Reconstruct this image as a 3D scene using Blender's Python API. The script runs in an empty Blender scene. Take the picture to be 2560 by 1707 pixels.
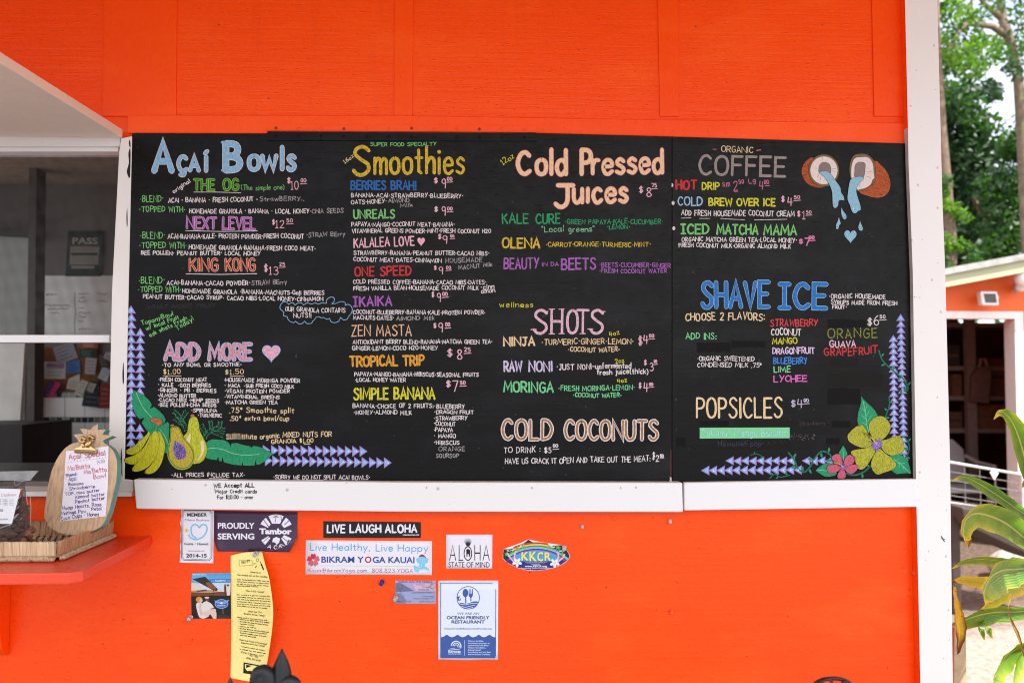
import bpy, bmesh, math, random
from mathutils import Vector, Matrix

scene = bpy.context.scene
COL = scene.collection
rad = math.radians

# ------------------------------------------------------------------ camera
F = 2100.0                      # focal length in pixels of the 2560 x 1707 photograph
CAM = Vector((0.0, -1.89, 1.5))
YAW, PITCH, ROLL = rad(2.1), rad(2.4), rad(-0.14)
fwd = Vector((math.sin(YAW) * math.cos(PITCH), math.cos(YAW) * math.cos(PITCH), math.sin(PITCH)))
right = Vector((math.cos(YAW), -math.sin(YAW), 0))
up = right.cross(fwd)
r2 = right * math.cos(ROLL) - up * math.sin(ROLL)
u2 = right * math.sin(ROLL) + up * math.cos(ROLL)
cam_data = bpy.data.cameras.new('camera')
cam = bpy.data.objects.new('camera', cam_data)
COL.objects.link(cam)
M = Matrix((r2, u2, -fwd)).transposed().to_4x4()
M.translation = CAM
cam.matrix_world = M
cam_data.sensor_width = 36.0
cam_data.lens = 36.0 * F / 2560.0
cam_data.clip_start = 0.05
cam_data.clip_end = 400.0
cam_data.dof.use_dof = True
cam_data.dof.focus_distance = 1.9
cam_data.dof.aperture_fstop = 4.0
scene.camera = cam

# ------------------------------------------------------------------ light
SUN_EL, SUN_AZ = rad(60), math.atan2(0.66, -0.75)     # azimuth measured from +Y towards +X
sx, sy = math.sin(SUN_AZ), math.cos(SUN_AZ)
world = bpy.data.worlds.new('World')
scene.world = world
world.use_nodes = True
nt = world.node_tree
nt.nodes.clear()
sky = nt.nodes.new('ShaderNodeTexSky')
sky.sky_type = 'NISHITA'
sky.sun_disc = False
sky.sun_elevation = SUN_EL
sky.sun_rotation = SUN_AZ
sky.dust_density = 2.5
sky.ozone_density = 1.0
bg = nt.nodes.new('ShaderNodeBackground')
bg.inputs[1].default_value = 0.12
wo = nt.nodes.new('ShaderNodeOutputWorld')
wtc = nt.nodes.new('ShaderNodeTexCoord')
wns = nt.nodes.new('ShaderNodeTexNoise')
wns.inputs['Scale'].default_value = 2.6
wns.inputs['Detail'].default_value = 7.0
wrp = nt.nodes.new('ShaderNodeValToRGB')
wrp.color_ramp.elements[0].position, wrp.color_ramp.elements[1].position = 0.34, 0.60
wmx = nt.nodes.new('ShaderNodeMix')
wmx.data_type = 'RGBA'
wmx.inputs[7].default_value = (9.5, 9.6, 9.9, 1)      # bright thin cloud over the clear sky
nt.links.new(wtc.outputs['Generated'], wns.inputs['Vector'])
nt.links.new(wns.outputs['Fac'], wrp.inputs[0])
nt.links.new(wrp.outputs[0], wmx.inputs[0])
nt.links.new(sky.outputs[0], wmx.inputs[6])
nt.links.new(wmx.outputs[2], bg.inputs[0])
nt.links.new(bg.outputs[0], wo.inputs[0])
sun_data = bpy.data.lights.new('sun', 'SUN')
sun_data.energy = 4.6
sun_data.angle = rad(0.5)
sun_data.color = (1.0, 0.965, 0.91)
sun = bpy.data.objects.new('sun', sun_data)
COL.objects.link(sun)
sdir = Vector((sx * math.cos(SUN_EL), sy * math.cos(SUN_EL), math.sin(SUN_EL)))
sun.rotation_euler = sdir.to_track_quat('Z', 'Y').to_euler()
sun.location = sdir * 20
vs = scene.view_settings
vs.view_transform = 'Standard'
vs.look = 'None'
vs.exposure = 1.17
vs.gamma = 1.0
vs.use_curve_mapping = False
scene.cycles.max_bounces = 8
scene.cycles.diffuse_bounces = 4
scene.cycles.glossy_bounces = 3
scene.cycles.transparent_max_bounces = 24
scene.cycles.use_denoising = True
scene.cycles.denoising_input_passes = 'RGB_ALBEDO_NORMAL'
scene.cycles.denoising_prefilter = 'ACCURATE'
scene.cycles.filter_width = 1.05
scene.cycles.caustics_reflective = False
scene.cycles.caustics_refractive = False

# ------------------------------------------------------------------ rays from photograph pixels to real planes
def ray(px, py):
    return (r2 * ((px - 1280) / F) - u2 * ((py - 853.5) / F) + fwd)
def W(px, py, Y=0.0):
    d = ray(px, py)
    return CAM + d * ((Y - CAM.y) / d.y)
def onZ(px, py, z):
    d = ray(px, py)
    return CAM + d * ((z - CAM.z) / d.z)
def onX(px, py, x):
    d = ray(px, py)
    return CAM + d * ((x - CAM.x) / d.x)
def onP(px, py, p, n):
    d = ray(px, py)
    return CAM + d * ((p - CAM).dot(n) / d.dot(n))

# ------------------------------------------------------------------ materials
def lin(c):
    c = c / 255.0
    return c / 12.92 if c <= 0.04045 else ((c + 0.055) / 1.055) ** 2.4
def rgb(r, g, b, k=1.0):
    return (lin(r) * k, lin(g) * k, lin(b) * k, 1.0)
_m = {}
def new_mat(name):
    m = bpy.data.materials.new(name)
    m.use_nodes = True
    t = m.node_tree
    return m, t, t.nodes['Principled BSDF']
def nd(t, typ, **kw):
    n = t.nodes.new(typ)
    for k, v in kw.items():
        setattr(n, k, v)
    return n
def mapped(t, scale):
    tc = nd(t, 'ShaderNodeTexCoord')
    mp = nd(t, 'ShaderNodeMapping')
    mp.inputs['Scale'].default_value = scale
    t.links.new(tc.outputs['Object'], mp.inputs['Vector'])
    return mp.outputs[0]
def noise(t, vec, scale=1.0, detail=4.0, rough=0.55):
    n = nd(t, 'ShaderNodeTexNoise')
    n.inputs['Scale'].default_value = scale
    n.inputs['Detail'].default_value = detail
    n.inputs['Roughness'].default_value = rough
    t.links.new(vec, n.inputs['Vector'])
    return n.outputs['Fac']
def ramp(t, fac, stops):
    r = nd(t, 'ShaderNodeValToRGB')
    e = r.color_ramp.elements
    while len(e) < len(stops):
        e.new(0.5)
    for el, (p, c) in zip(e, stops):
        el.position = p
        el.color = c
    t.links.new(fac, r.inputs[0])
    return r.outputs[0]
def mixc(t, fac, a, b, mode='MIX'):
    n = nd(t, 'ShaderNodeMix', data_type='RGBA', blend_type=mode)
    for s, v in ((n.inputs[0], fac), (n.inputs[6], a), (n.inputs[7], b)):
        if isinstance(v, (float, int, tuple)):
            s.default_value = v
        else:
            t.links.new(v, s)
    return n.outputs[2]
def math_(t, op, a, b=0.0):
    n = nd(t, 'ShaderNodeMath', operation=op)
    for s, v in ((n.inputs[0], a), (n.inputs[1], b)):
        if isinstance(v, (float, int)):
            s.default_value = v
        else:
            t.links.new(v, s)
    return n.outputs[0]
def bump(t, bs, h, strength, dist):
    b = nd(t, 'ShaderNodeBump')
    b.inputs['Strength'].default_value = strength
    b.inputs['Distance'].default_value = dist
    t.links.new(h, b.inputs['Height'])
    t.links.new(b.outputs[0], bs.inputs['Normal'])
def ink(r, g, b, var=0.16, rough=0.55, k=0.92, streak=(420, 420, 160), spec=0.3):
    """marker paint or print, with slight streaks"""
    key = ('ink', r, g, b, var, rough, k, spec)
    if key in _m:
        return _m[key]
    m, t, bs = new_mat('paint_%d_%d_%d' % (r, g, b))
    c = rgb(r, g, b, k)
    d = tuple(x * (1 - 2.2 * var) for x in c[:3]) + (1,)
    if var > 0:
        f = noise(t, mapped(t, streak), 1.0, 3.0, 0.6)
        t.links.new(ramp(t, f, [(0.36, d), (0.56, c)]), bs.inputs['Base Color'])
    else:
        bs.inputs['Base Color'].default_value = c
    bs.inputs['Roughness'].default_value = rough
    bs.inputs['Specular IOR Level'].default_value = spec
    _m[key] = m
    return m
def painted_wood(name, base, dark, rough=0.36, grain=0.22, speck=None, vert=False, wear=None, dist=0.0015, spec=0.5, fade=None):
    m, t, bs = new_mat(name)
    sc = (38, 38, 3.2) if vert else (3.2, 38, 95)
    g = noise(t, mapped(t, sc), 1.0, 6.0, 0.62)
    lump = noise(t, mapped(t, (34, 34, 34)), 1.0, 5.0, 0.6)
    dimple = noise(t, mapped(t, (42, 200, 190) if not vert else (190, 200, 42)), 1.0, 2.0, 0.5)
    dim2 = ramp(t, dimple, [(0.62, (0, 0, 0, 1)), (0.72, (1, 1, 1, 1))])
    big = noise(t, mapped(t, (1.6, 1.6, 2.2)), 1.0, 3.0, 0.5)
    col = mixc(t, ramp(t, big, [(0.35, (0, 0, 0, 1)), (0.7, (1, 1, 1, 1))]), dark, base)
    if fade:
        fd = noise(t, mapped(t, (2.6, 2.6, 7.0)), 1.0, 7.0, 0.65)
        col = mixc(t, ramp(t, fd, [(0.50, (0, 0, 0, 1)), (0.72, (1, 1, 1, 1))]), col, fade)
        dr = noise(t, mapped(t, (14, 14, 1.1)), 1.0, 4.0, 0.6)
        col = mixc(t, ramp(t, dr, [(0.60, (0, 0, 0, 1)), (0.78, (0.5, 0.5, 0.5, 1))]), col, tuple(x * 0.8 for x in dark[:3]) + (1,))
    if speck:
        sp = noise(t, mapped(t, (115, 115, 115)), 1.0, 1.0, 0.4)
        col = mixc(t, ramp(t, sp, [(0.775, (0, 0, 0, 1)), (0.79, (1, 1, 1, 1))]), col, speck)
    if wear:
        wr = noise(t, mapped(t, (26, 26, 9) if vert else (7, 26, 30)), 1.0, 6.0, 0.7)
        col = mixc(t, ramp(t, wr, [(0.70, (0, 0, 0, 1)), (0.74, (1, 1, 1, 1))]), col, wear)
    t.links.new(col, bs.inputs['Base Color'])
    rr = ramp(t, lump, [(0.3, (rough - 0.06,) * 3 + (1,)), (0.7, (rough + 0.1,) * 3 + (1,))])
    t.links.new(rr, bs.inputs['Roughness'])
    bs.inputs['Specular IOR Level'].default_value = spec
    h = math_(t, 'ADD', math_(t, 'ADD', math_(t, 'MULTIPLY', g, 0.55), math_(t, 'MULTIPLY', lump, 0.6)), math_(t, 'MULTIPLY', dim2, 0.30))
    bump(t, bs, h, grain, dist)
    return m
def plain(name, c, rough=0.6, metal=0.0, var=0.15, scale=20, bumpy=0.0, spec=0.5):
    key = ('plain', name)
    if key in _m:
        return _m[key]
    m, t, bs = new_mat(name)
    f = noise(t, mapped(t, (scale,) * 3), 1.0, 5.0, 0.6)
    d = tuple(x * (1 - var * 2) for x in c[:3]) + (1,)
    l = tuple(min(1, x * (1 + var * 0.6)) for x in c[:3]) + (1,)
    t.links.new(ramp(t, f, [(0.3, d), (0.68, l)]), bs.inputs['Base Color'])
    bs.inputs['Roughness'].default_value = rough
    bs.inputs['Metallic'].default_value = metal
    bs.inputs['Specular IOR Level'].default_value = spec
    if bumpy:
        bump(t, bs, f, bumpy, 0.002)
    _m[key] = m
    return m

ORANGE = painted_wood('orange_wall_paint', (0.95, 0.076, 0.0026, 1), (0.91, 0.064, 0.002, 1), 0.26, 0.9, speck=(0.09, 0.015, 0.008, 1), spec=0.2, dist=0.0022, fade=(0.96, 0.098, 0.006, 1))
ORANGE_TRIM = painted_wood('orange_trim_paint', (0.95, 0.076, 0.0026, 1), (0.92, 0.066, 0.002, 1), 0.26, 0.6, vert=True, spec=0.2, dist=0.002, fade=(0.96, 0.098, 0.006, 1))
ORANGE_SHELF = painted_wood('orange_shelf_paint', (0.80, 0.062, 0.014, 1), (0.72, 0.05, 0.010, 1), 0.30, 0.22)
WHITE_TRIM = painted_wood('white_trim_paint', (0.80, 0.765, 0.735, 1), (0.775, 0.735, 0.70, 1), 0.42, 0.24, speck=(0.35, 0.27, 0.22, 1), vert=True, wear=(0.60, 0.52, 0.45, 1))
WHITE_LEDGE = painted_wood('white_ledge_paint', (0.78, 0.765, 0.755, 1), (0.76, 0.74, 0.725, 1), 0.42, 0.24, speck=(0.45, 0.38, 0.34, 1), wear=(0.62, 0.56, 0.50, 1))
WHITE_WORN = painted_wood('worn_white_paint', (0.77, 0.73, 0.69, 1), (0.70, 0.65, 0.60, 1), 0.48, 0.3, vert=True, wear=(0.20, 0.15, 0.11, 1))
TAUPE = painted_wood('taupe_shutter_paint', (0.82, 0.665, 0.53, 1), (0.76, 0.61, 0.48, 1), 0.45, 0.9, wear=(0.88, 0.83, 0.76, 1))
BLACK = painted_wood('black_board_paint', (0.0036, 0.0030, 0.0033, 1), (0.0028, 0.0024, 0.0027, 1), 0.30, 0.6, speck=(0.035, 0.032, 0.032, 1), dist=0.0012, spec=0.14, fade=(0.0120, 0.0115, 0.0125, 1))

# ------------------------------------------------------------------ mesh builder
class MB:
    def __init__(self):
        self.v, self.f, self.mi, self.mats = [], [], [], []
        self.k = 0
    def m(self, mat):
        if mat not in self.mats:
            self.mats.append(mat)
        return self.mats.index(mat)
    def face(self, pts, mat):
        b = len(self.v)
        self.v += [Vector(p) for p in pts]
        self.f.append(tuple(range(b, b + len(pts))))
        self.mi.append(self.m(mat))
    def mesh(self, vs_, fs, mat):
        b = len(self.v)
        self.v += [Vector(p) for p in vs_]
        i = self.m(mat)
        for q in fs:
            self.f.append(tuple(x + b for x in q))
            self.mi.append(i)
    def box(self, a, b, mat):
        (x0, y0, z0), (x1, y1, z1) = a, b
        v = [(x0, y0, z0), (x1, y0, z0), (x1, y1, z0), (x0, y1, z0), (x0, y0, z1), (x1, y0, z1), (x1, y1, z1), (x0, y1, z1)]
        self.mesh(v, [(0, 3, 2, 1), (4, 5, 6, 7), (0, 1, 5, 4), (1, 2, 6, 5), (2, 3, 7, 6), (3, 0, 4, 7)], mat)
    def prism(self, front, ext, mat, side=None, back=None):
        """front: 3D loop, anticlockwise seen from the front; ext: vector to the back loop"""
        n = len(front)
        fr = [Vector(p) for p in front]
        bk = [p + Vector(ext) for p in fr]
        self.mesh(fr, [tuple(range(n))], mat)
        self.mesh(bk, [tuple(reversed(range(n)))], back or side or mat)
        self.mesh(fr + bk, [(i, i + n, (i + 1) % n + n, (i + 1) % n) for i in range(n)], side or mat)
    def tube(self, path, r, mat, n=8, cap=True):
        path = [Vector(p) for p in path]
        rs = r if isinstance(r, (list, tuple)) else [r] * len(path)
        vs_, fs = [], []
        ref = Vector((0.13, 0.21, 0.97))
        for i, p in enumerate(path):
            d = (path[min(i + 1, len(path) - 1)] - path[max(i - 1, 0)]).normalized()
            a = d.cross(ref)
            if a.length < 0.05:
                a = d.cross(Vector((1, 0, 0)))
            a.normalize()
            b = d.cross(a)
            for j in range(n):
                t = 2 * math.pi * j / n
                vs_.append(p + (a * math.cos(t) + b * math.sin(t)) * rs[i])
        for i in range(len(path) - 1):
            for j in range(n):
                k = (j + 1) % n
                fs.append((i * n + j, i * n + k, (i + 1) * n + k, (i + 1) * n + j))
        if cap:
            fs.append(tuple(reversed(range(n))))
            fs.append(tuple(range((len(path) - 1) * n, len(path) * n)))
        self.mesh(vs_, fs, mat)
    def ball(self, c, r, mat, seg=10, ring=7, sc=(1, 1, 1)):
        vs_, fs = [], []
        for i in range(ring + 1):
            a = math.pi * i / ring
            for j in range(seg):
                t = 2 * math.pi * j / seg
                vs_.append(Vector(c) + Vector((r * sc[0] * math.sin(a) * math.cos(t), r * sc[1] * math.sin(a) * math.sin(t), r * sc[2] * math.cos(a))))
        for i in range(ring):
            for j in range(seg):
                k = (j + 1) % seg
                fs.append((i * seg + j, (i + 1) * seg + j, (i + 1) * seg + k, i * seg + k))
        self.mesh(vs_, fs, mat)
    def build(self, name, parent=None, smooth=False, bevel=0.0, base=None, weld=False):
        if parent is not None:
            o0 = Vector(parent['_base'])
        elif base is not None:
            o0 = Vector(base)
        else:
            xs = [p.x for p in self.v]; ys = [p.y for p in self.v]; zs = [p.z for p in self.v]
            o0 = Vector(((min(xs) + max(xs)) / 2, (min(ys) + max(ys)) / 2, min(zs)))
        me = bpy.data.meshes.new(name)
        me.from_pydata([tuple(p - o0) for p in self.v], [], self.f)
        for mt in self.mats:
            me.materials.append(mt)
        me.polygons.foreach_set('material_index', self.mi)
        if weld or bevel:
            bm = bmesh.new()
            bm.from_mesh(me)
            bmesh.ops.remove_doubles(bm, verts=bm.verts, dist=1e-5)
            bm.to_mesh(me)
            bm.free()
        if smooth:
            me.polygons.foreach_set('use_smooth', [True] * len(me.polygons))
        me.update()
        o = bpy.data.objects.new(name, me)
        COL.objects.link(o)
        if parent is not None:
            o.parent = parent
        else:
            o.location = o0
        o['_base'] = tuple(o0)
        if bevel:
            md = o.modifiers.new('bevel', 'BEVEL')
            md.width = bevel
            md.segments = 2
            md.limit_method = 'ANGLE'
        return o
def thing(name, label, cat, loc=(0, 0, 0), group=None):
    o = bpy.data.objects.new(name, None)
    COL.objects.link(o)
    o.location = loc
    o['_base'] = tuple(loc)
    return tag(o, label, cat, group)
def tag(o, label, cat, group=None):
    o['label'] = label
    o['category'] = cat
    if group:
        o['group'] = group
    return o
def kind(o, k):
    o['kind'] = k
    return o

# ------------------------------------------------------------------ a hand-lettered stroke alphabet (cap height 10)
GL = {
'A': (6, "0,0 3,10 6,0;1,3.4 5,3.4"), 'B': (5.6, "0,0 0,10;~0,10 3.6,9.6 4.6,7.6 3.4,5.6 0,5.2;~0,5.2 4,4.7 5.4,2.6 4,.5 0,0"),
'C': (5.6, "~5.4,8.4 3.6,10 1.4,9 0,5 1.2,1.2 3.4,0 5.6,1.4"), 'D': (5.8, "0,0 0,10;~0,10 3.4,9.4 5.7,5.6 4,1.2 0,0"),
'E': (5, "5,10 0,10 0,0 5,0;0,5.2 4.2,5.2"), 'F': (4.8, "4.8,10 0,10 0,0;0,5.4 4,5.4"),
'G': (6, "~5.6,8.6 3.6,10 1.3,9 0,5 1.2,1 3.4,0 5.6,1.2 5.8,4.4;5.9,4.6 3.4,4.6"), 'H': (5.6, "0,0 0,10;5.6,0 5.6,10;0,5 5.6,5"),
'I': (.6, ".3,10 .3,0"), 'Ī': (4, "0,10 4,10;2,10 2,0;0,0 4,0"), 'Í': (1.6, ".8,10 .8,0;0,12 1.7,13.6"), 'J': (4.6, ".6,10 4.8,10;~3.2,10 3.2,3 2.2,.4 1,.2 0,1.6"),
'K': (5.4, "0,0 0,10;5,10 0,4.4;1.6,6 5.4,0"), 'L': (4.6, "0,10 0,0 4.6,0"), 'M': (8, "0,0 .9,10 4,2.6 7.1,10 8,0"), 'N': (6.4, "0,0 0,10 6.4,0 6.4,10"),
'O': (6.2, "~3.1,10 .8,8.6 0,5 .9,1.2 3.1,0 5.4,1.3 6.2,5 5.3,8.8 3.1,10"), 'P': (5.2, "0,0 0,10;~0,10 3.8,9.6 5.2,7.4 3.8,5 0,4.6"),
'R': (5.6, "0,0 0,10;~0,10 3.8,9.6 5.2,7.4 3.8,5 0,4.7;2.2,4.7 5.6,0"), 'S': (5.4, "~5.2,8.6 3.4,10 1.2,9.4 .6,7.4 2.6,5.4 4.8,3.8 5,1.6 3.2,0 1.2,.2 0,1.6"),
'T': (5.8, "0,10 5.8,10;2.9,10 2.9,0"), 'U': (5.6, "~0,10 0,3 1.2,.4 2.8,0 4.4,.5 5.6,3 5.6,10"), 'V': (5.8, "0,10 2.9,0 5.8,10"),
'W': (8.6, "0,10 1.9,0 4.3,8 6.7,0 8.6,10"), 'X': (5.4, "0,10 5.4,0;5.4,10 0,0"), 'Y': (5.6, "0,10 2.8,5;5.6,10 1.6,0"), 'Z': (5.4, ".2,10 5.2,10 0,0 5.4,0"),
'Ç': (5.6, "~5.4,8.4 3.6,10 1.4,9 0,5 1.2,1.2 3.4,0 5.6,1.4;~3,0 4,-1.4 3.2,-2.8 1.2,-2.6"),
'0': (5, "~2.5,10 .6,8.6 0,5 .7,1.2 2.5,0 4.3,1.3 5,5 4.2,8.8 2.5,10"), '1': (2.8, "0,8 1.4,10 1.4,0;0,0 2.8,0"), '2': (5, "~.2,8 1.6,10 4,9.4 4.4,7 2.6,3.6 0,0;0,0 5,0"),
'3': (4.8, "~.2,9 2,10 4.2,8.8 3.8,6.4 1.8,5.4;~1.8,5.4 4.4,4.6 4.8,2 3,0 0,.8"), '4': (5, ".6,10 0,4 5,4;3.6,9 3.6,0"), '5': (4.8, "4.6,10 .8,10 .6,5.6;~.6,5.6 3,6.2 4.8,4 4.2,1 2,0 0,.8"),
'6': (4.8, "~4.2,9.8 1.6,7.4 0,3.4 1.2,.4 3,0 4.8,1.8 4.2,4.6 2,5 .4,3.4"), '7': (5, "0,10 5,10 1.8,0"), '8': (4.9, "~2.6,5.2 .6,7.4 1.2,9.4 2.6,10 4.2,9.2 4.4,7.4 2.6,5.2 .3,2.8 .8,.6 2.6,0 4.6,.8 4.9,2.8 2.6,5.2"),
'9': (4.4, "~4.4,7.6 3,10 .8,9.4 0,7 1.4,5.2 3.4,5.4 4.4,7.6;~4.4,9 4.3,5 3.8,0"),
'$': (4.6, "~4.6,8 2.6,9 .6,7.8 1.4,5.6 3.8,4.2 4.4,2.2 2.4,.9 .2,2;1.9,10.6 1.7,-.6;3.1,10.6 2.9,-.6"), '¢': (3, "~2.8,8.6 1.2,9 .2,7.6 1.2,6.2 2.8,6.6;1.9,10 1.5,5.2"),
'·': (2.6, "1.3,5"), '.': (1, ".5,.3"), ',': (1, ".6,.4 .2,-1.4"), ':': (1, ".5,6.5;.5,1.6"), '!': (1, ".5,10 .5,3;.5,.3"), '-': (3, "0,5 3,5"), '–': (4, "0,5 4,5"),
'(': (2, "~2,10.6 .4,7.6 0,4.6 .5,1.6 2,-1"), ')': (2, "~0,10.6 1.6,7.6 2,4.6 1.5,1.6 0,-1"), '/': (3.4, "0,-1 3.4,10.4"), '"': (1.6, "0,10 .2,8;1.4,10 1.6,8"), "'": (.8, ".6,10 .2,8"),
'+': (4, "0,4.4 4,4.4;2,6.6 2,2.2"), '?': (4, "~0,8.4 1.6,10 3.8,8.8 3,6.2 1.8,4.6 1.8,3;1.8,.3"), '*': (2, "0,4 2,6;0,6 2,4"), '✓': (3, "0,4 1,2.4 3,7"),
'a': (5, "~4.2,5 2.4,6 .6,4.8 .2,2 1.4,.2 3,.6 4.2,2.6;4.3,5.8 4.3,1.4 5,0"), 'b': (4.4, "0,10 0,0;~0,3.6 1.6,5.8 3.8,5.2 4.4,3 3.4,.4 1.6,0 0,1.6"),
'c': (4.2, "~4,5 2.4,6 .6,4.8 .1,2.6 1.2,.3 2.6,0 4.2,1.2"), 'ç': (4.2, "~4,5 2.4,6 .6,4.8 .1,2.6 1.2,.3 2.6,0 4.2,1.2;2.4,0 2.8,-1.4 1.6,-2"), 'd': (4.4, "4.3,10 4.3,0;~4.3,4 2.8,5.8 .8,5 .1,2.6 1,.3 2.6,0 4.3,2"),
'e': (4.4, "~.3,3.2 4.2,3.4 3.8,5.4 2.2,6 .6,5 .1,2.6 1,.4 2.6,0 4.4,1.2"), 'f': (3.6, "~3.6,9.4 2.4,10 1.6,8.4 1.5,0;.2,5.8 3.2,5.8"),
'g': (4.4, "~4.2,5 2.4,6 .6,4.8 .3,2.4 1.6,.6 3.2,1.2 4.2,3;~4.3,5.8 4.3,-1.6 3,-3.4 1,-3"), 'h': (4, "0,10 0,0;~0,3.6 1.8,5.8 3.6,5.4 4,3.4 4,0"),
'i': (.8, ".4,6 .4,0;.4,8.4"), 'j': (1.8, "~1.4,6 1.4,-1.6 .6,-3.2 -.6,-2.8;1.4,8.4"), 'k': (4, "0,10 0,0;3.8,6 0,2.6;1.2,3.6 4,0"), 'l': (.6, ".3,10 .3,0"),
'm': (6, "0,6 0,0;~0,3.8 1.4,5.8 2.8,5.2 3,3.4 3,0;~3,3.8 4.4,5.8 5.8,5.2 6,3.4 6,0"), 'n': (4, "0,6 0,0;~0,3.6 1.8,5.8 3.6,5.4 4,3.4 4,0"),
'o': (4.4, "~2.2,6 .5,5 0,3 .6,.8 2.2,0 3.9,.8 4.4,3 3.9,5.2 2.2,6"), 'p': (4.4, "0,6 0,-3.4;~0,3.8 1.6,5.8 3.8,5.2 4.4,3 3.4,.5 1.6,0 0,1.6"),
'r': (3, "0,6 0,0;~0,3.4 1.4,5.6 3,5.6"), 's': (3.7, "~3.6,5 2,6 .5,5 .8,3.7 2.6,2.8 3.6,1.5 2.2,0 0,.8"), 't': (3.4, "1.6,9 1.6,.8 2.8,0;0,6 3.4,6"),
'u': (4.2, "~0,6 0,1.8 1,.1 2.4,.3 4,2.4;4.1,6 4.1,0"), 'v': (4.2, "0,6 2.1,0 4.2,6"), 'w': (6, "0,6 1.4,0 3,4.8 4.6,0 6,6"), 'x': (4, "0,6 4,0;4,6 0,0"), 'y': (4.4, "0,6 2,1;4.4,6 1,-3.4"), 'z': (4, "0,6 4,6 0,0 4,0"),
'ı': (.8, ".4,6 .4,0"),
}
def spline(pts, n=4, closed=False):
    out = []
    L = len(pts)
    rng = range(L) if closed else range(L - 1)
    for i in rng:
        if closed:
            p0, p1, p2, p3 = pts[(i - 1) % L], pts[i], pts[(i + 1) % L], pts[(i + 2) % L]
        else:
            p0, p1, p2, p3 = pts[max(i - 1, 0)], pts[i], pts[i + 1], pts[min(i + 2, L - 1)]
        for k in range(n):
            t = k / n
            a, b, c, d = -t ** 3 + 2 * t * t - t, 3 * t ** 3 - 5 * t * t + 2, -3 * t ** 3 + 4 * t * t + t, t ** 3 - t * t
            out.append(((a * p0[0] + b * p1[0] + c * p2[0] + d * p3[0]) / 2, (a * p0[1] + b * p1[1] + c * p2[1] + d * p3[1]) / 2))
    if not closed:
        out.append(pts[-1])
    return out
_gs = {}
def glyph(ch, n=4):
    key = (ch, n)
    if key not in _gs:
        w, s = GL[ch]
        st = []
        for part in s.split(';'):
            sm = part[0] == '~'
            pts = [tuple(float(q) for q in p.split(',')) for p in part.lstrip('~').split()]
            st.append(spline(pts, n) if sm and len(pts) > 2 else pts)
        _gs[key] = (w, st)
    return _gs[key]

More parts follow.
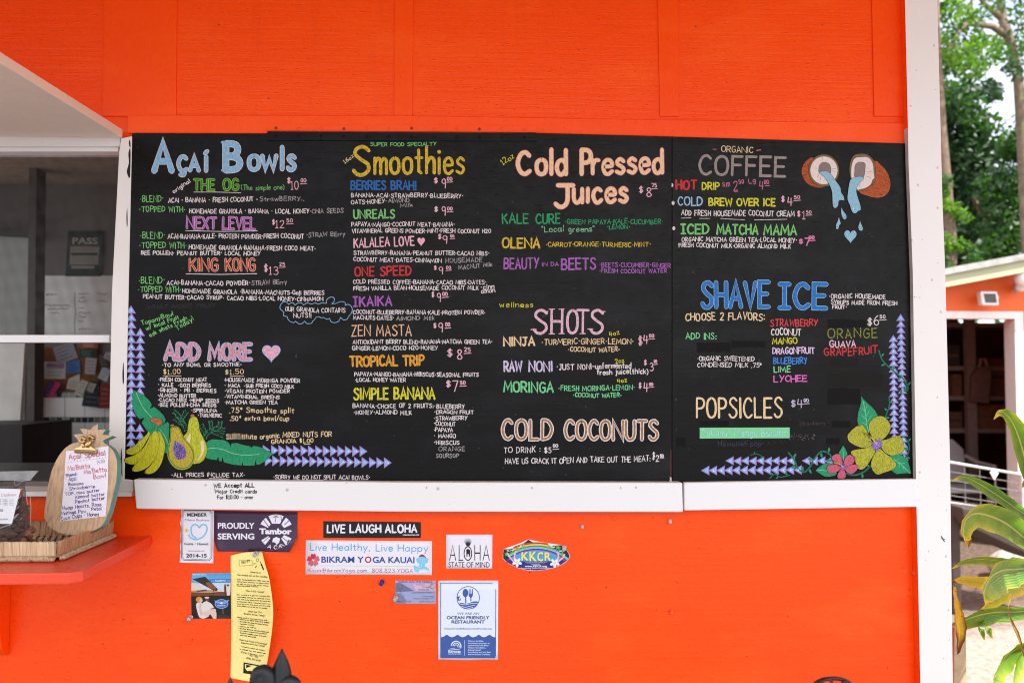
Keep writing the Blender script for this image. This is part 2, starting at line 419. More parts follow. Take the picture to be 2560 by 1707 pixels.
class Art:
    """paint and print laid on a real surface; surf(px, py, lift) gives the point on it"""
    def __init__(self, surf, key=(0, 0, 1.0)):
        self.b = MB()
        self.surf = surf
        self.key = key
        self.cnt = 0
    def at(self, key):
        self.key = key
        return self
    def P(self, x, y, lift):
        kx, ky, s = self.key
        return self.surf(kx + x * s, ky + y * s, lift)
    def eps(self):
        self.cnt += 1
        return (self.cnt % 14) * 1.2e-5
    def ribbon(self, pts, w, mat, lift, closed=False, caps=True):
        """pts and w in the current key's units"""
        l = lift + self.eps()
        h = w / 2
        q = [pts[0]]
        for p in pts[1:]:
            if abs(p[0] - q[-1][0]) + abs(p[1] - q[-1][1]) > 1e-3:
                q.append(p)
        if len(q) == 1:
            x, y = q[0]
            self.b.face([self.P(x + h * 1.35 * math.cos(a * math.pi / 4), y - h * 1.35 * math.sin(a * math.pi / 4), l) for a in range(8)], mat)
            return
        n = len(q)
        vs_ = []
        for i in range(n):
            if closed:
                a, b, c = q[(i - 1) % n], q[i], q[(i + 1) % n]
            else:
                a, b, c = q[max(i - 1, 0)], q[i], q[min(i + 1, n - 1)]
            d1 = (b[0] - a[0], b[1] - a[1]); d2 = (c[0] - b[0], c[1] - b[1])
            if d1 == (0, 0): d1 = d2
            if d2 == (0, 0): d2 = d1
            l1, l2 = math.hypot(*d1) or 1, math.hypot(*d2) or 1
            n1 = (-d1[1] / l1, d1[0] / l1); n2 = (-d2[1] / l2, d2[0] / l2)
            mx, my = n1[0] + n2[0], n1[1] + n2[1]
            ml = math.hypot(mx, my)
            if ml < 0.35:
                mx, my, k = n1[0], n1[1], 1.0
            else:
                mx, my = mx / ml, my / ml
                k = min(1.0 / max(mx * n1[0] + my * n1[1], 0.2), 1.9)
            vs_.append((b[0] + mx * h * k, b[1] + my * h * k))
            vs_.append((b[0] - mx * h * k, b[1] - my * h * k))
        V = [self.P(x, y, l) for x, y in vs_]
        fs = [(2 * i, 2 * i + 1, 2 * i + 3, 2 * i + 2) for i in range(n - 1)]
        if closed:
            fs.append((2 * n - 2, 2 * n - 1, 1, 0))
        elif caps:
            for (e, o) in ((0, 1), (n - 1, n - 2)):
                bx, by = q[e]
                ang = math.atan2(by - q[o][1], bx - q[o][0])
                k0 = len(V)
                arc = [(bx + h * .9 * math.cos(ang + t), by + h * .9 * math.sin(ang + t)) for t in (-1.57, -.8, 0, .8, 1.57)]
                V += [self.P(x, y, l + 6e-6) for x, y in arc]
                fs.append((k0 + 4, k0 + 3, k0 + 2, k0 + 1, k0))
        self.b.mesh(V, fs, mat)
    def poly(self, pts, mat, lift, smooth=0, edge=None, ew=1.0):
        if smooth:
            pts = spline(pts, smooth, True)
        l = lift + self.eps()
        a = sum(pts[i][0] * pts[(i + 1) % len(pts)][1] - pts[(i + 1) % len(pts)][0] * pts[i][1] for i in range(len(pts)))
        seq = list(reversed(pts)) if a > 0 else pts
        self.b.face([self.P(x, y, l) for x, y in seq], mat)
        if edge:
            self.ribbon(pts, ew, edge, lift + 1.7e-4, closed=True)
    def hand(self, text, x0, y0, x1, y1, h, mat, w=None, lift=2e-4, seed=None, jit=0.45, gap=2.2, space=3.0, n=4, outline=None, ow=0):
        """hand lettering fitted between (x0, y0) and (x1, y1) on the baseline, cap height h"""
        rnd = random.Random(text if seed is None else seed)
        tot = 0.0
        for i, ch in enumerate(text):
            tot += space if ch == ' ' else GL[ch][0]
            if i < len(text) - 1:
                tot += gap
        L = math.hypot(x1 - x0, y1 - y0)
        ux, uy = (x1 - x0) / L, (y1 - y0) / L
        kx, kh = L / tot, h / 10.0
        w = w if w else h * 0.15
        if not outline:                          # sizes are read edge to edge, strokes run down the middle
            h -= w * .85
            kh = h / 10.0
            x0, y0 = x0 + (ux * .4 + uy * .42) * w, y0 + (uy * .4 - ux * .42) * w
            kx = max(L - .8 * w, L * .5) / tot
        x = 0.0
        for ch in text:
            if ch == ' ':
                x += space + gap
                continue
            gw, st = glyph(ch, n)
            rot, xs = rnd.uniform(-jit, jit) * .16, 1 + rnd.uniform(-jit, jit) * .22
            dy, sl, hs = rnd.uniform(-jit, jit) * h * .15 + math.sin(x * .045 + len(text)) * jit * h * .10, rnd.uniform(-jit, jit) * .12, 1 + rnd.uniform(-jit, jit) * .12
            for s in st:
                pts = []
                for gx, gy in s:
                    lx = (x + gw / 2 + (gx - gw / 2) * xs) * kx + sl * gy * kh
                    ly = gy * kh * hs + dy + rot * (gx - gw / 2) * kx
                    pts.append((x0 + ux * lx + uy * ly, y0 + uy * lx - ux * ly))
                if outline:
                    self.ribbon(pts, w + 2 * ow, outline, lift)
                    self.ribbon(pts, w, mat, lift + 3e-4)
                else:
                    self.ribbon(pts, w * rnd.uniform(.88, 1.12), mat, lift)
            x += gw + gap
    def line(self, pts, w, mat, lift=2e-4, smooth=0):
        self.ribbon(spline(pts, smooth) if smooth else pts, w, mat, lift)
    def rect(self, x0, y0, x1, y1, mat, lift):
        l = lift + self.eps()
        self.b.face([self.P(x0, y1, l), self.P(x1, y1, l), self.P(x1, y0, l), self.P(x0, y0, l)], mat)
    def ell(self, cx, cy, rx, ry, mat, lift, n=16, edge=None, ew=1.0, rot=0):
        c, s = math.cos(rot), math.sin(rot)
        pts = []
        for i in range(n):
            t = 2 * math.pi * i / n
            a, b = rx * math.cos(t), ry * math.sin(t)
            pts.append((cx + a * c - b * s, cy + a * s + b * c))
        self.poly(pts, mat, lift, 0, edge, ew)
    def heart(self, cx, cy, w, h, mat, lift, edge=None, ew=1.0):
        pts = []
        for i in range(28):
            t = 2 * math.pi * i / 28
            pts.append((cx + w / 2 * math.sin(t) ** 3, cy - h / 2 * ((13 * math.cos(t) - 5 * math.cos(2 * t) - 2 * math.cos(3 * t) - math.cos(4 * t)) / 14.5)))
        self.poly(pts, mat, lift, 0, edge, ew)
    def type(self, text, x0, y0, x1, y1, mat, h, lift=2e-4, bold=0.0, shear=0.0):
        """printed type: the built-in face, fitted to the box between the two baseline ends"""
        cu = bpy.data.curves.new('type', 'FONT')
        cu.body = text
        cu.offset = bold
        cu.shear = shear
        cu.resolution_u = 3
        tmp = bpy.data.objects.new('type', cu)
        me = bpy.data.meshes.new_from_object(tmp)
        bpy.data.objects.remove(tmp)
        bpy.data.curves.remove(cu)
        if not me.vertices:
            return
        xs = [v.co.x for v in me.vertices]
        ax, bx = min(xs), max(xs)
        cap = 0.73
        L = math.hypot(x1 - x0, y1 - y0)
        ux, uy = (x1 - x0) / L, (y1 - y0) / L
        l = lift + self.eps()
        V = []
        for v in me.vertices:
            lx = (v.co.x - ax) / (bx - ax) * L
            ly = v.co.y / cap * h
            V.append(self.P(x0 + ux * lx + uy * ly, y0 + uy * lx - ux * ly, l))
        fs = []
        for p in me.polygons:
            q = tuple(p.vertices)
            fs.append(q)
        self.b.mesh(V, fs, mat)
        bpy.data.meshes.remove(me)
    def build(self, name, parent=None, base=None):
        return self.b.build(name, parent, base=base)

def wall_surf(Y):
    return lambda px, py, lift: W(px, py, Y - lift)
# zoomed windows on the photograph: origin and pixels per unit
ZA = (310, 340, .24235); ZB = (310, 700, .24235); ZC = (300, 960, .29762); ZD = (840, 340, .24235); ZE = (840, 700, .30612)
ZF = (1230, 340, .24230); ZG = (1230, 700, .30612); ZH = (1660, 340, .26786); ZI = (1680, 680, .33806); ZJ = (430, 1260, .28502)
ZK = (740, 1270, .17217); ZL = (1080, 1300, .22961); ZM = (2040, 960, .15941); ZN = (300, 960, .17007); ZP = (1980, 360, .16582)
ZQ = (0, 1040, .28070); ZR = (440, 1380, .11905); ZS = (1240, 1330, .08503); ZT = (2240, 0, .31873); ZU = (2330, 480, .20408)
ZV = (2330, 780, .2359); ZW = (2330, 1100, .38721); ZX = (0, 330, .25518); ZY = (0, 730, .25518); ZB2 = (0, 1150, .17227)
def zp(key, x, y):
    return (key[0] + x * key[2], key[1] + y * key[2])

# ------------------------------------------------------------------ ground
def ground_material():
    m, t, bs = new_mat('sandy_ground')
    a = noise(t, mapped(t, (1.3, 1.3, 1.3)), 1.0, 6.0, 0.62)
    b = noise(t, mapped(t, (26, 26, 26)), 1.0, 6.0, 0.75)
    tc = nd(t, 'ShaderNodeTexCoord')
    sp = nd(t, 'ShaderNodeSeparateXYZ')
    t.links.new(tc.outputs['Object'], sp.inputs[0])
    sand = ramp(t, b, [(0.3, (0.17, 0.13, 0.095, 1)), (0.52, (0.30, 0.26, 0.215, 1)), (0.75, (0.40, 0.36, 0.31, 1))])
    litter = ramp(t, b, [(0.34, (0.035, 0.02, 0.014, 1)), (0.5, (0.095, 0.058, 0.040, 1)), (0.62, (0.17, 0.115, 0.08, 1)), (0.75, (0.27, 0.21, 0.155, 1))])
    y = math_(t, 'ADD', sp.outputs['Y'], math_(t, 'MULTIPLY', a, 2.2))
    msk = ramp(t, math_(t, 'MULTIPLY', y, 0.1), [(0.40, (0, 0, 0, 1)), (0.47, (1, 1, 1, 1))])
    t.links.new(mixc(t, msk, sand, litter), bs.inputs['Base Color'])
    bs.inputs['Roughness'].default_value = 0.95
    bump(t, bs, b, 0.6, 0.03)
    return m
g = MB()
g.face([(-90, -60, 0), (90, -60, 0), (90, 160, 0), (-90, 160, 0)], ground_material())
kind(g.build('ground', base=(0, 0, 0)), 'structure')
g = MB()
g.face([(-14, -26, 0.004), (16, -26, 0.004), (16, -0.35, 0.004), (-14, -0.35, 0.004)], plain('grey_bounce_ground', (0.23, 0.24, 0.265, 1), 0.9, var=.2, scale=45, bumpy=.5))  # unseen grey ground, added to cool the light bounced onto the wall
kind(g.build('bounce_ground'), 'structure')

# ------------------------------------------------------------------ the kiosk
XR = W(2350, 780, -0.023).x - 0.012
XL = -3.4
ZT = 2.62
DEPTH = 3.4
kiosk = thing('food_kiosk', 'orange plywood food kiosk with white trim, serving window and propped shutter', 'kiosk', (0, 0, 0))
def slab(mb, px, yf, thick, mat, side=None):
    mb.prism([W(x, y, yf) for x, y in px], (0, thick, 0), mat, side)
def rectpx(x0, y0, x1, y1):
    return [(x0, y1), (x1, y1), (x1, y0), (x0, y0)]
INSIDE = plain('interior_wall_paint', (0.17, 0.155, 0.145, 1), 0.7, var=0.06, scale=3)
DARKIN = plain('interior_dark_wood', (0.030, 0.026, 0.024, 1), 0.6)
xo, z_sill, z_head = W(303, 780).x, W(150, 1241).z, W(150, 352).z
b = MB()
b.box((XL, 0, 0), (xo, 0.09, z_sill), ORANGE)
b.box((XL, 0, z_head), (xo, 0.09, ZT), ORANGE)
b.box((XL, 0, z_sill), (XL + 0.5, 0.09, z_head), ORANGE)
b.box((xo, 0, 0), (XR, 0.09, ZT), ORANGE)
b.build('front_wall', kiosk)
b = MB()
b.box((XR - 0.09, 0.0905, 0), (XR, DEPTH, ZT), ORANGE)
b.build('side_wall', kiosk)
b = MB()
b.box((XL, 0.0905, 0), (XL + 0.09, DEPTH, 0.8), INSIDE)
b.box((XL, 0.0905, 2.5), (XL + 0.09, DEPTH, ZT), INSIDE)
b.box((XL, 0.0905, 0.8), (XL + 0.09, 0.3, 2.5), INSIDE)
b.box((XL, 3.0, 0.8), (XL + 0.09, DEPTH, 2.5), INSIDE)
b.build('side_wall', kiosk)  # unseen left wall; its wide opening is added to let light into the kitchen
YB = 3.1
xa, xb, za, zb = W(-210, 845, YB).x, W(66, 845, YB).x, W(66, 1062, YB).z, W(66, 588, YB).z
b = MB()
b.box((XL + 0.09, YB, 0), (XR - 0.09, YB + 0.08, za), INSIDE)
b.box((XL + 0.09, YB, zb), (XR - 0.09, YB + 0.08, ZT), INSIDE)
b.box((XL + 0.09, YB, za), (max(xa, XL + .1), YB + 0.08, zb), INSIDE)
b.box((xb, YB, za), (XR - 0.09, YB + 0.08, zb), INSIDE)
b.build('back_wall', kiosk)
b = MB()
b.box((XL + .09, 0.09, 0.004), (XR - .09, YB, 0.06), plain('kiosk_floor', (0.3, 0.29, 0.28, 1), 0.5))
b.build('floor', kiosk)
b = MB()
b.box((XL - 0.3, 0.0, ZT + 0.001), (XR + 0.06, DEPTH + 0.3, ZT + 0.12), plain('roof_board', (0.48, 0.36, 0.28, 1), 0.8))
b.box((XL - 0.3, -1.75, ZT + 0.001), (1.86, -0.001, ZT + 0.12), plain('porch_soffit', (0.78, 0.38, 0.18, 1), 0.8))
b.build('roof', kiosk)

# battens and the trim board over the menu
for (a0, a1, l0, l1) in ((256, 445, 256, 440), (988, 1034, 985, 1031), (1641, 1695, 1650, 1698), (2176, 2266, 2186, 2268)):
    b = MB()
    slab(b, [(l0, 291), (l1, 291), (a1 if a0 > 900 else 443, -180), (a0 if a0 > 900 else 262, -180)], -0.0035, 0.0034, ORANGE_TRIM)
    b.build('batten', kiosk, bevel=0.0012)
b = MB()
slab(b, [(318, 333), (660, 334), (1345, 333), (1680, 342), (2264, 360), (2263, 308), (1690, 300), (1000, 289), (318, 288)], -0.007, 0.0069, ORANGE_TRIM)
b.build('trim_board', kiosk, bevel=0.0015)
b = MB()
slab(b, [(668, 327), (1341, 331), (1341, 315), (668, 312)], -0.010, 0.0029, ORANGE_TRIM)
screw = ink(150, 40, 15, 0.05)
for i in range(12):
    x = 690 + i * 56.5
    p = W(x, 319 + (i % 2) * 2 + x * 0.002, -0.0103)
    b.ball(p, 0.0035, ORANGE_TRIM if i % 3 else screw, 8, 5, (1, 0.4, 1))
b.build('nailing_strip', kiosk)

# corner post: white face, its left edge orange except beside the menu
pl = [(2264, -160), (2264, 0), (2270, 319), (2273, 407), (2282, 680), (2293, 1266), (2301, 1707), (2305, 1900)]
pr = [(2340, -160), (2343, 0), (2351, 300), (2356, 500), (2363, 677), (2375, 1150), (2382, 1707), (2385, 1900)]
b = MB()
YF = -0.024
fl = [W(x, y, YF) for x, y in pl]
fr = [W(x, y, YF) for x, y in pr]
fl = [Vector((p.x - (0.0015 if i % 2 else 0), p.y, p.z)) for i, p in enumerate(fl)]
fl[0].z = fr[0].z = ZT - 0.002
fl[-1].z = fr[-1].z = 0.0
xb_ = lambda p: Vector((p.x, -0.0005, p.z))
for i in range(len(fl) - 1):
    b.face([fl[i + 1], fr[i + 1], fr[i], fl[i]], WHITE_TRIM)
    b.face([fr[i + 1], xb_(fr[i + 1]), xb_(fr[i]), fr[i]], WHITE_TRIM)
    zsplit = (fl[i].z + fl[i + 1].z) / 2
    sm_ = ORANGE_TRIM if (zsplit > W(2266, 356).z or zsplit < W(2293, 1266).z) else plain('grey_worn_edge', (0.52, 0.47, 0.44, 1), 0.6)
    b.face([xb_(fl[i + 1]), fl[i + 1], fl[i], xb_(fl[i])], sm_)
b.build('corner_post', kiosk)

# ledge boards under the menu
led = MB()
slab(led, [(340, 1272), (1000, 1279), (1708, 1280), (1706, 1206), (1000, 1205), (333, 1198)], -0.036, 0.0355, WHITE_LEDGE)
ledge = led.build('ledge_board', kiosk, bevel=0.003)
b = MB()
slab(b, [(1711, 1276), (2296, 1267), (2294, 1197), (1710, 1206)], -0.026, 0.0255, WHITE_LEDGE)
b.build('ledge_board', kiosk, bevel=0.003)

# serving window
win = MB()
slab(win, [(269, 1229), (332, 1229), (332, 1199), (311, 1197), (330, 340), (302, 346), (297, 380), (279, 730)], -0.014, 0.0139, WHITE_WORN)
wf = win.build('window_frame', kiosk, bevel=0.002)
b = MB()
FAR = -700
slab(b, [(FAR, 368), (299, 366), (301, 338), (FAR, 336)], -0.006, 0.06, WHITE_WORN)
slab(b, [(FAR, 381), (296, 379), (296, 368.5), (FAR, 370)], 0.002, 0.05, WHITE_WORN)
b.build('window_header', kiosk, bevel=0.001)
b = MB()
slab(b, [(FAR, 857), (273, 856), (274, 837), (FAR, 837)], 0.018, 0.03, WHITE_LEDGE)
b.build('window_rail', kiosk, bevel=0.0015)
b = MB()
slab(b, [(FAR, 1241), (329, 1241), (329, 1229.5), (FAR, 1229)], -0.018, 0.1, WHITE_LEDGE)
b.build('window_sill', kiosk, bevel=0.0015)
b = MB()
slab(b, [(273, 856), (277, 856), (277, 838), (273, 838)], 0.016, 0.02, plain('latch_metal', (0.3, 0.29, 0.27, 1), 0.4, 0.8))
b.build('window_latch', kiosk)
b = MB()
wire = plain('screen_wire', (0.05, 0.05, 0.05, 1), 0.5, 0.3, var=0.02)
Zt, Zb_, Xr_ = W(150, 379, 0.035).z, W(150, 840, 0.035).z, W(298, 500, 0.035).x
Xl_ = XL + 0.5
n = int((Zt - Zb_) / 0.0024)
for i in range(n):
    z = Zb_ + i * 0.0024
    b.face([(Xl_, 0.035, z), (Xr_, 0.035, z), (Xr_, 0.035, z + 0.0003), (Xl_, 0.035, z + 0.0003)], wire)
n = int((Xr_ - Xl_) / 0.0024)
for i in range(n):
    x = Xl_ + i * 0.0024
    b.face([(x, 0.0353, Zb_), (x + 0.0003, 0.0353, Zb_), (x + 0.0003, 0.0353, Zt), (x, 0.0353, Zt)], wire)
b.build('insect_screen', kiosk)
# shutter propped open above the window
hz = W(305, 343, -0.02)
ang = rad(1.3)
b = MB()
L_ = 0.62
x1 = hz.x - 0.002
tri = [(-0.012, 0.0), (-L_, -math.sin(ang) * L_), (-L_, -math.sin(ang) * L_ + 0.019), (-0.012, 0.019)]
prof = [Vector((x1, y, hz.z + z)) for y, z in tri]
b.prism(list(reversed(prof)), (-2.2, 0, 0), TAUPE, TAUPE)
b.build('shutter', kiosk, bevel=0.0015)

# counter shelf
zs = W(382, 1339, -0.001).z
fa, fb, fc = onZ(376, 1341, zs), onZ(209, 1426, zs), onZ(172, 1431, zs)
top = [Vector((-2.7, fc.y, zs)), fc, fb, Vector((fa.x, -0.001, zs)), Vector((-2.7, -0.001, zs))]
b = MB()
b.prism(top, (0, 0, -0.021), ORANGE_SHELF)
shelf = b.build('counter_shelf', kiosk, bevel=0.0025)
b = MB()
bx = W(27, 1500).x
prof = [(-0.001, zs - 0.022), (-0.20, zs - 0.022), (-0.20, zs - 0.05), (-0.06, zs - 0.12), (-0.03, W(15, 1610).z), (-0.012, W(15, 1632).z), (-0.001, W(15, 1636).z)]
b.prism([Vector((bx, y, z)) for y, z in prof], (-0.02, 0, 0), ORANGE_TRIM)
b.build('shelf_bracket', kiosk, bevel=0.002)
a = Art(lambda px, py, lift: W(px, py, -0.0142 - lift), (0, 0, 1))
smear = ink(24, 21, 20, .2)
for k, pts in enumerate([[(326, 372), (321, 384), (322, 408), (317, 430), (324, 446), (326, 420)], [(325, 350), (322, 356), (324, 368), (326.5, 366)], [(318, 520), (316, 540), (317, 566), (319, 560)], [(309, 905), (306, 930), (307, 960), (310, 950)], [(304, 1120), (301, 1150), (303, 1180), (306, 1190)]]):
    a = Art(lambda px, py, lift: W(px, py, -0.0142 - lift), (0, 0, 1))
    a.poly(pts, smear, 1e-4, 3)
    a.build('paint_smear', wf)

# second screen in the back opening
b = MB()
grey = plain('back_screen_mesh', (0.30, 0.31, 0.30, 1), 0.6, var=.03)
for i in range(int((zb - za) / .006)):
    z = za + i * .006
    b.face([(max(xa, XL + .1), YB + .04, z), (xb, YB + .04, z), (xb, YB + .04, z + .0046), (max(xa, XL + .1), YB + .04, z + .0046)], grey)
for i in range(int((xb - max(xa, XL + .1)) / .006)):
    x = max(xa, XL + .1) + i * .006
    b.face([(x, YB + .0404, za), (x + .0042, YB + .0404, za), (x + .0042, YB + .0404, zb), (x, YB + .0404, zb)], grey)
b.build('back_screen', kiosk)
# writing on the ledge board
inkK = ink(28, 26, 26, 0.1)
a = Art(wall_surf(-0.0362), ZC)
a.hand('WE Accept ALL', 785, 872, 1130, 866, 40, inkK, 8)
a.hand('Major Credit cards', 800, 916, 1150, 916, 33, inkK, 6)
a.hand('For $10.00 - over', 815, 964, 1120, 966, 34, inkK, 6)
a.build('card_notice', ledge)

for k, (x, y, r) in enumerate([(514, 1212, 3), (718, 1224, 4), (537, 1224, 3), (1095, 1221, 4), (1330, 1219, 3), (1590, 1218, 3)]):
    m_ = MB()
    m_.ball(W(x, y, -0.0362), r * .0009, ink(196, 188, 184, 0, .4), 10, 5, (1, .25, 1))
    m_.build('screw', ledge)
a = Art(wall_surf(YF), (0, 0, 1))
dm = ink(70, 60, 56, .1)
a.line([(2353, 1340), (2358, 1347), (2361, 1353)], 2.6, dm, 2e-4); a.line([(2356, 1348), (2363, 1347)], 1.4, dm, 2e-4); a.line([(2357, 1343), (2352, 1347)], 1.2, dm, 2e-4)
a.build('dirt_mark', bpy.data.objects['corner_post'])
for k, (x, y) in enumerate([(2277, 266), (2344, 420), (2344, 520), (2335, 115), (2295, 463), (2330, 700), (2300, 1180), (2352, 780), (2365, 1390)]):
    m_ = MB()
    m_.ball(W(x, y, YF), .0026, ink(214, 196, 182, 0, .4), 8, 5, (1, .3, 1.2))
    m_.build('nail_head', bpy.data.objects['corner_post'])

# inside the kitchen
wp = MB()
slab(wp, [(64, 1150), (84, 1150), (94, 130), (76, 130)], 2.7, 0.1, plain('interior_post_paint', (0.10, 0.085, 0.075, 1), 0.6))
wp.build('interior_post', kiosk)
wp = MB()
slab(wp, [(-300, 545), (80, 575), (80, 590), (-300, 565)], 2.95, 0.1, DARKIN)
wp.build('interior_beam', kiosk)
wp = MB()
slab(wp, [(-300, 1052), (50, 1050), (62, 858), (-300, 858)], 2.92, 0.03, plain('kitchen_door_paint', (0.85, 0.84, 0.79, 1), 0.6, var=0.1, scale=5))
wp.build('kitchen_door', kiosk)
til = plain('kitchen_tile', (0.82, 0.83, 0.83, 1), 0.25, var=0.05, scale=2)
a = Art(wall_surf(YB - 0.004), ZY)
a.rect(300, 985, 1400, 2600, til, 0)
gr = ink(96, 98, 98, 0.0)
for x in (440, 635, 830, 1025, 1220):
    a.line([(x, 1030), (x, 1225)], 5, gr, 6e-4)
    a.line([(x, 1275), (x, 1900)], 5, gr, 6e-4)
for y in (1030, 1225, 1275, 1470, 1680):
    a.line([(300, y), (1400, y)], 5, gr, 7e-4)
rnd = random.Random(3)
mos = [ink(30, 42, 58, .05, .2), ink(58, 70, 62, .05, .2), ink(120, 135, 130, .05, .2), ink(165, 170, 162, .05, .2)]
for j in range(17):
    for yy in (985, 1228):
        a.rect(305 + j * 62, yy, 362 + j * 62, yy + 44, mos[rnd.randrange(4)], 1e-3)
a.build('tiled_wall', kiosk)
wc = MB()
zc = W(200, 1205, 0.10).z
wc.box((XL + 0.6, 0.15, zc - 0.04), (xo, 0.55, zc), plain('kitchen_counter_top', (0.02, 0.02, 0.022, 1), 0.35))
wc.box((XL + 0.6, 0.2, 0.08), (xo, 0.5, zc - 0.041), DARKIN)
wc.build('kitchen_counter', kiosk)
wc = MB()
slab(wc, [(FAR, 1229), (300, 1229), (300, 1204), (FAR, 1204)], 0.091, 0.03, plain('sill_back_wood', (0.2, 0.17, 0.15, 1), 0.6))
wc.build('sill_back', kiosk)
cabi = MB()
slab(cabi, [(-260, 1230), (55, 1230), (55, 1062), (-260, 1066)], 2.3, 0.5, DARKIN)
tag(cabi.build('fridge'), 'dark low fridge below the white kitchen door inside the window', 'fridge')

gw = MB()
gw.box((-8.0, 4.6, 0), (-2.2, 4.7, 2.6), plain('pale_fence_paint', (0.40, 0.41, 0.39, 1), 0.8, var=.1, scale=3))
for i in range(9):
    gw.box((-7.9 + i * .7, 4.56, 0), (-7.8 + i * .7, 4.599, 2.6), plain('pale_fence_paint', (0.40, 0.41, 0.39, 1), 0.8))
tag(gw.build('board_fence'), 'pale board fence behind the kiosk seen through the back screen', 'fence')
IZ = YB - 0.008
def sheet(name, pts, mat, lift, key=ZY, parent=None):
    m_ = MB()
    m_.prism([W(*zp(key, x, y), IZ - lift) for x, y in pts], (0, 0.0015, 0), mat)
    return m_.build(name, parent)
s = sheet('pass_sign', [(640, 1415), (990, 1415), (1015, 970), (665, 970)], ink(26, 46, 36, .05), 0.004, ZX)
tag(s, 'dark green placard reading PASS on the kitchen wall above the whiteboard', 'sign')
a = Art(wall_surf(IZ - 0.0045), ZX)
a.type('PASS', 708, 1095, 958, 1098, ink(190, 185, 175, 0), 62, bold=.03)
pw = ink(165, 160, 150, 0.05)
a.poly([(690, 1120), (972, 1122), (962, 1300), (682, 1298)], pw, 2e-4)
a.poly([(698, 1183), (958, 1183), (956, 1210), (697, 1210)], ink(28, 55, 36, 0), 4e-4)
a.poly([(700, 1310), (925, 1312), (922, 1338), (698, 1336)], pw, 2e-4)
for y in (1140, 1160, 1230, 1250, 1272):
    a.line([(705, y), (930, y)], 5, ink(110, 105, 100, 0), 4e-4)
a.build('lettering', s)
wbd = sheet('whiteboard', [(425, 425), (1400, 425), (1400, -160), (425, -160)], plain('whiteboard_face', (0.86, 0.87, 0.86, 1), 0.3, var=0.03), 0.003)
tag(wbd, 'whiteboard with faint black and red lists seen through the insect screen', 'whiteboard')
a = Art(wall_surf(IZ - 0.0035), ZY)
kk, rr_ = ink(60, 60, 62, 0), ink(170, 60, 55, 0)
rnd = random.Random(8)
for i, (x, y, x2, c) in enumerate([(450, 25, 570, kk), (440, 130, 700, kk), (470, 165, 690, kk), (490, 205, 590, kk), (770, 20, 890, rr_), (950, 20, 1070, rr_), (770, 55, 850, rr_), (770, 90, 860, rr_), (950, 90, 1065, rr_), (770, 160, 840, rr_), (770, 205, 900, rr_), (775, 240, 860, rr_), (770, 280, 830, rr_), (770, 360, 900, kk)]):
    pts = [(x + k * 9, y + rnd.uniform(-10, 10)) for k in range(int((x2 - x) / 9))]
    a.line(pts, 5, c, 2e-4)
a.line([(735, 0), (730, 100), (742, 200), (730, 300), (735, 410)], 5, kk, 2e-4)
a.build('writing', wbd)
cork = sheet('cork_board', [(385, 955), (965, 955), (975, 540), (395, 540)], plain('cork', (0.22, 0.085, 0.03, 1), 0.9, var=0.2, scale=60), 0.003)
tag(cork, 'brown cork board crowded with pinned papers on the kitchen wall', 'notice board')
notes = [
 ('paper_note', [(420, 850), (640, 850), (645, 690), (430, 680)], (205, 205, 200), 'white sheet with a pink picture pinned at the left of the cork board'),
 ('paper_note', [(565, 715), (765, 640), (710, 490), (515, 545)], (150, 148, 160), 'large tilted grey sheet pinned at the top of the cork board'),
 ('paper_note', [(650, 800), (790, 785), (780, 660), (655, 690)], (60, 110, 175), 'blue picture card pinned beside the white sheet on the cork board'),
 ('paper_note', [(650, 945), (790, 965), (780, 800), (670, 850)], (205, 200, 180), 'cream scrap of paper low in the middle of the cork board'),
 ('paper_note', [(830, 800), (930, 810), (950, 650), (840, 640)], (175, 170, 170), 'upright pale slip pinned right of the blue picture card'),
 ('paper_note', [(780, 640), (950, 640), (955, 560), (770, 560)], (30, 52, 42), 'dark green card pinned high on the cork board'),
 ('paper_note', [(790, 550), (960, 550), (960, 470), (790, 480)], (150, 90, 70), 'reddish brown card at the top edge of the cork board'),
 ('paper_note', [(955, 840), (1045, 880), (1090, 770), (1010, 730)], (190, 200, 210), 'pale blue tilted slip pinned near the window post'),
 ('paper_note', [(970, 740), (1075, 735), (1080, 600), (965, 610)], (70, 55, 50), 'dark photo print pinned above the pale blue slip'),
 ('paper_note', [(1010, 640), (1110, 690), (1110, 590), (1040, 590)], (190, 188, 200), 'small lilac white slip at the right end of the cork board'),
 ('paper_note', [(800, 1115), (960, 1130), (970, 870), (850, 880)], (34, 44, 56), 'dark slate flyer hanging below the cork board'),
 ('paper_note', [(960, 1135), (1080, 1140), (1080, 900), (985, 900)], (130, 45, 25), 'red and yellow flyer hanging beside the window post'),
 ('hang_tag', [(725, 1000), (800, 1030), (870, 880), (800, 855)], (195, 192, 182), 'cream hang tag dangling from the cork board'),
 ('hang_tag', [(850, 960), (905, 990), (945, 900), (875, 885)], (190, 186, 170), 'small square cream tag beside the larger hang tag'),
 ('hang_tag', [(435, 1010), (510, 1035), (595, 900), (530, 870)], (200, 45, 120), 'bright pink card dangling from the cork board'),
 ('hang_tag', [(415, 985), (470, 1000), (540, 880), (480, 870)], (60, 25, 80), 'purple card half hidden behind the bright pink card'),
]
rnd = random.Random(5)
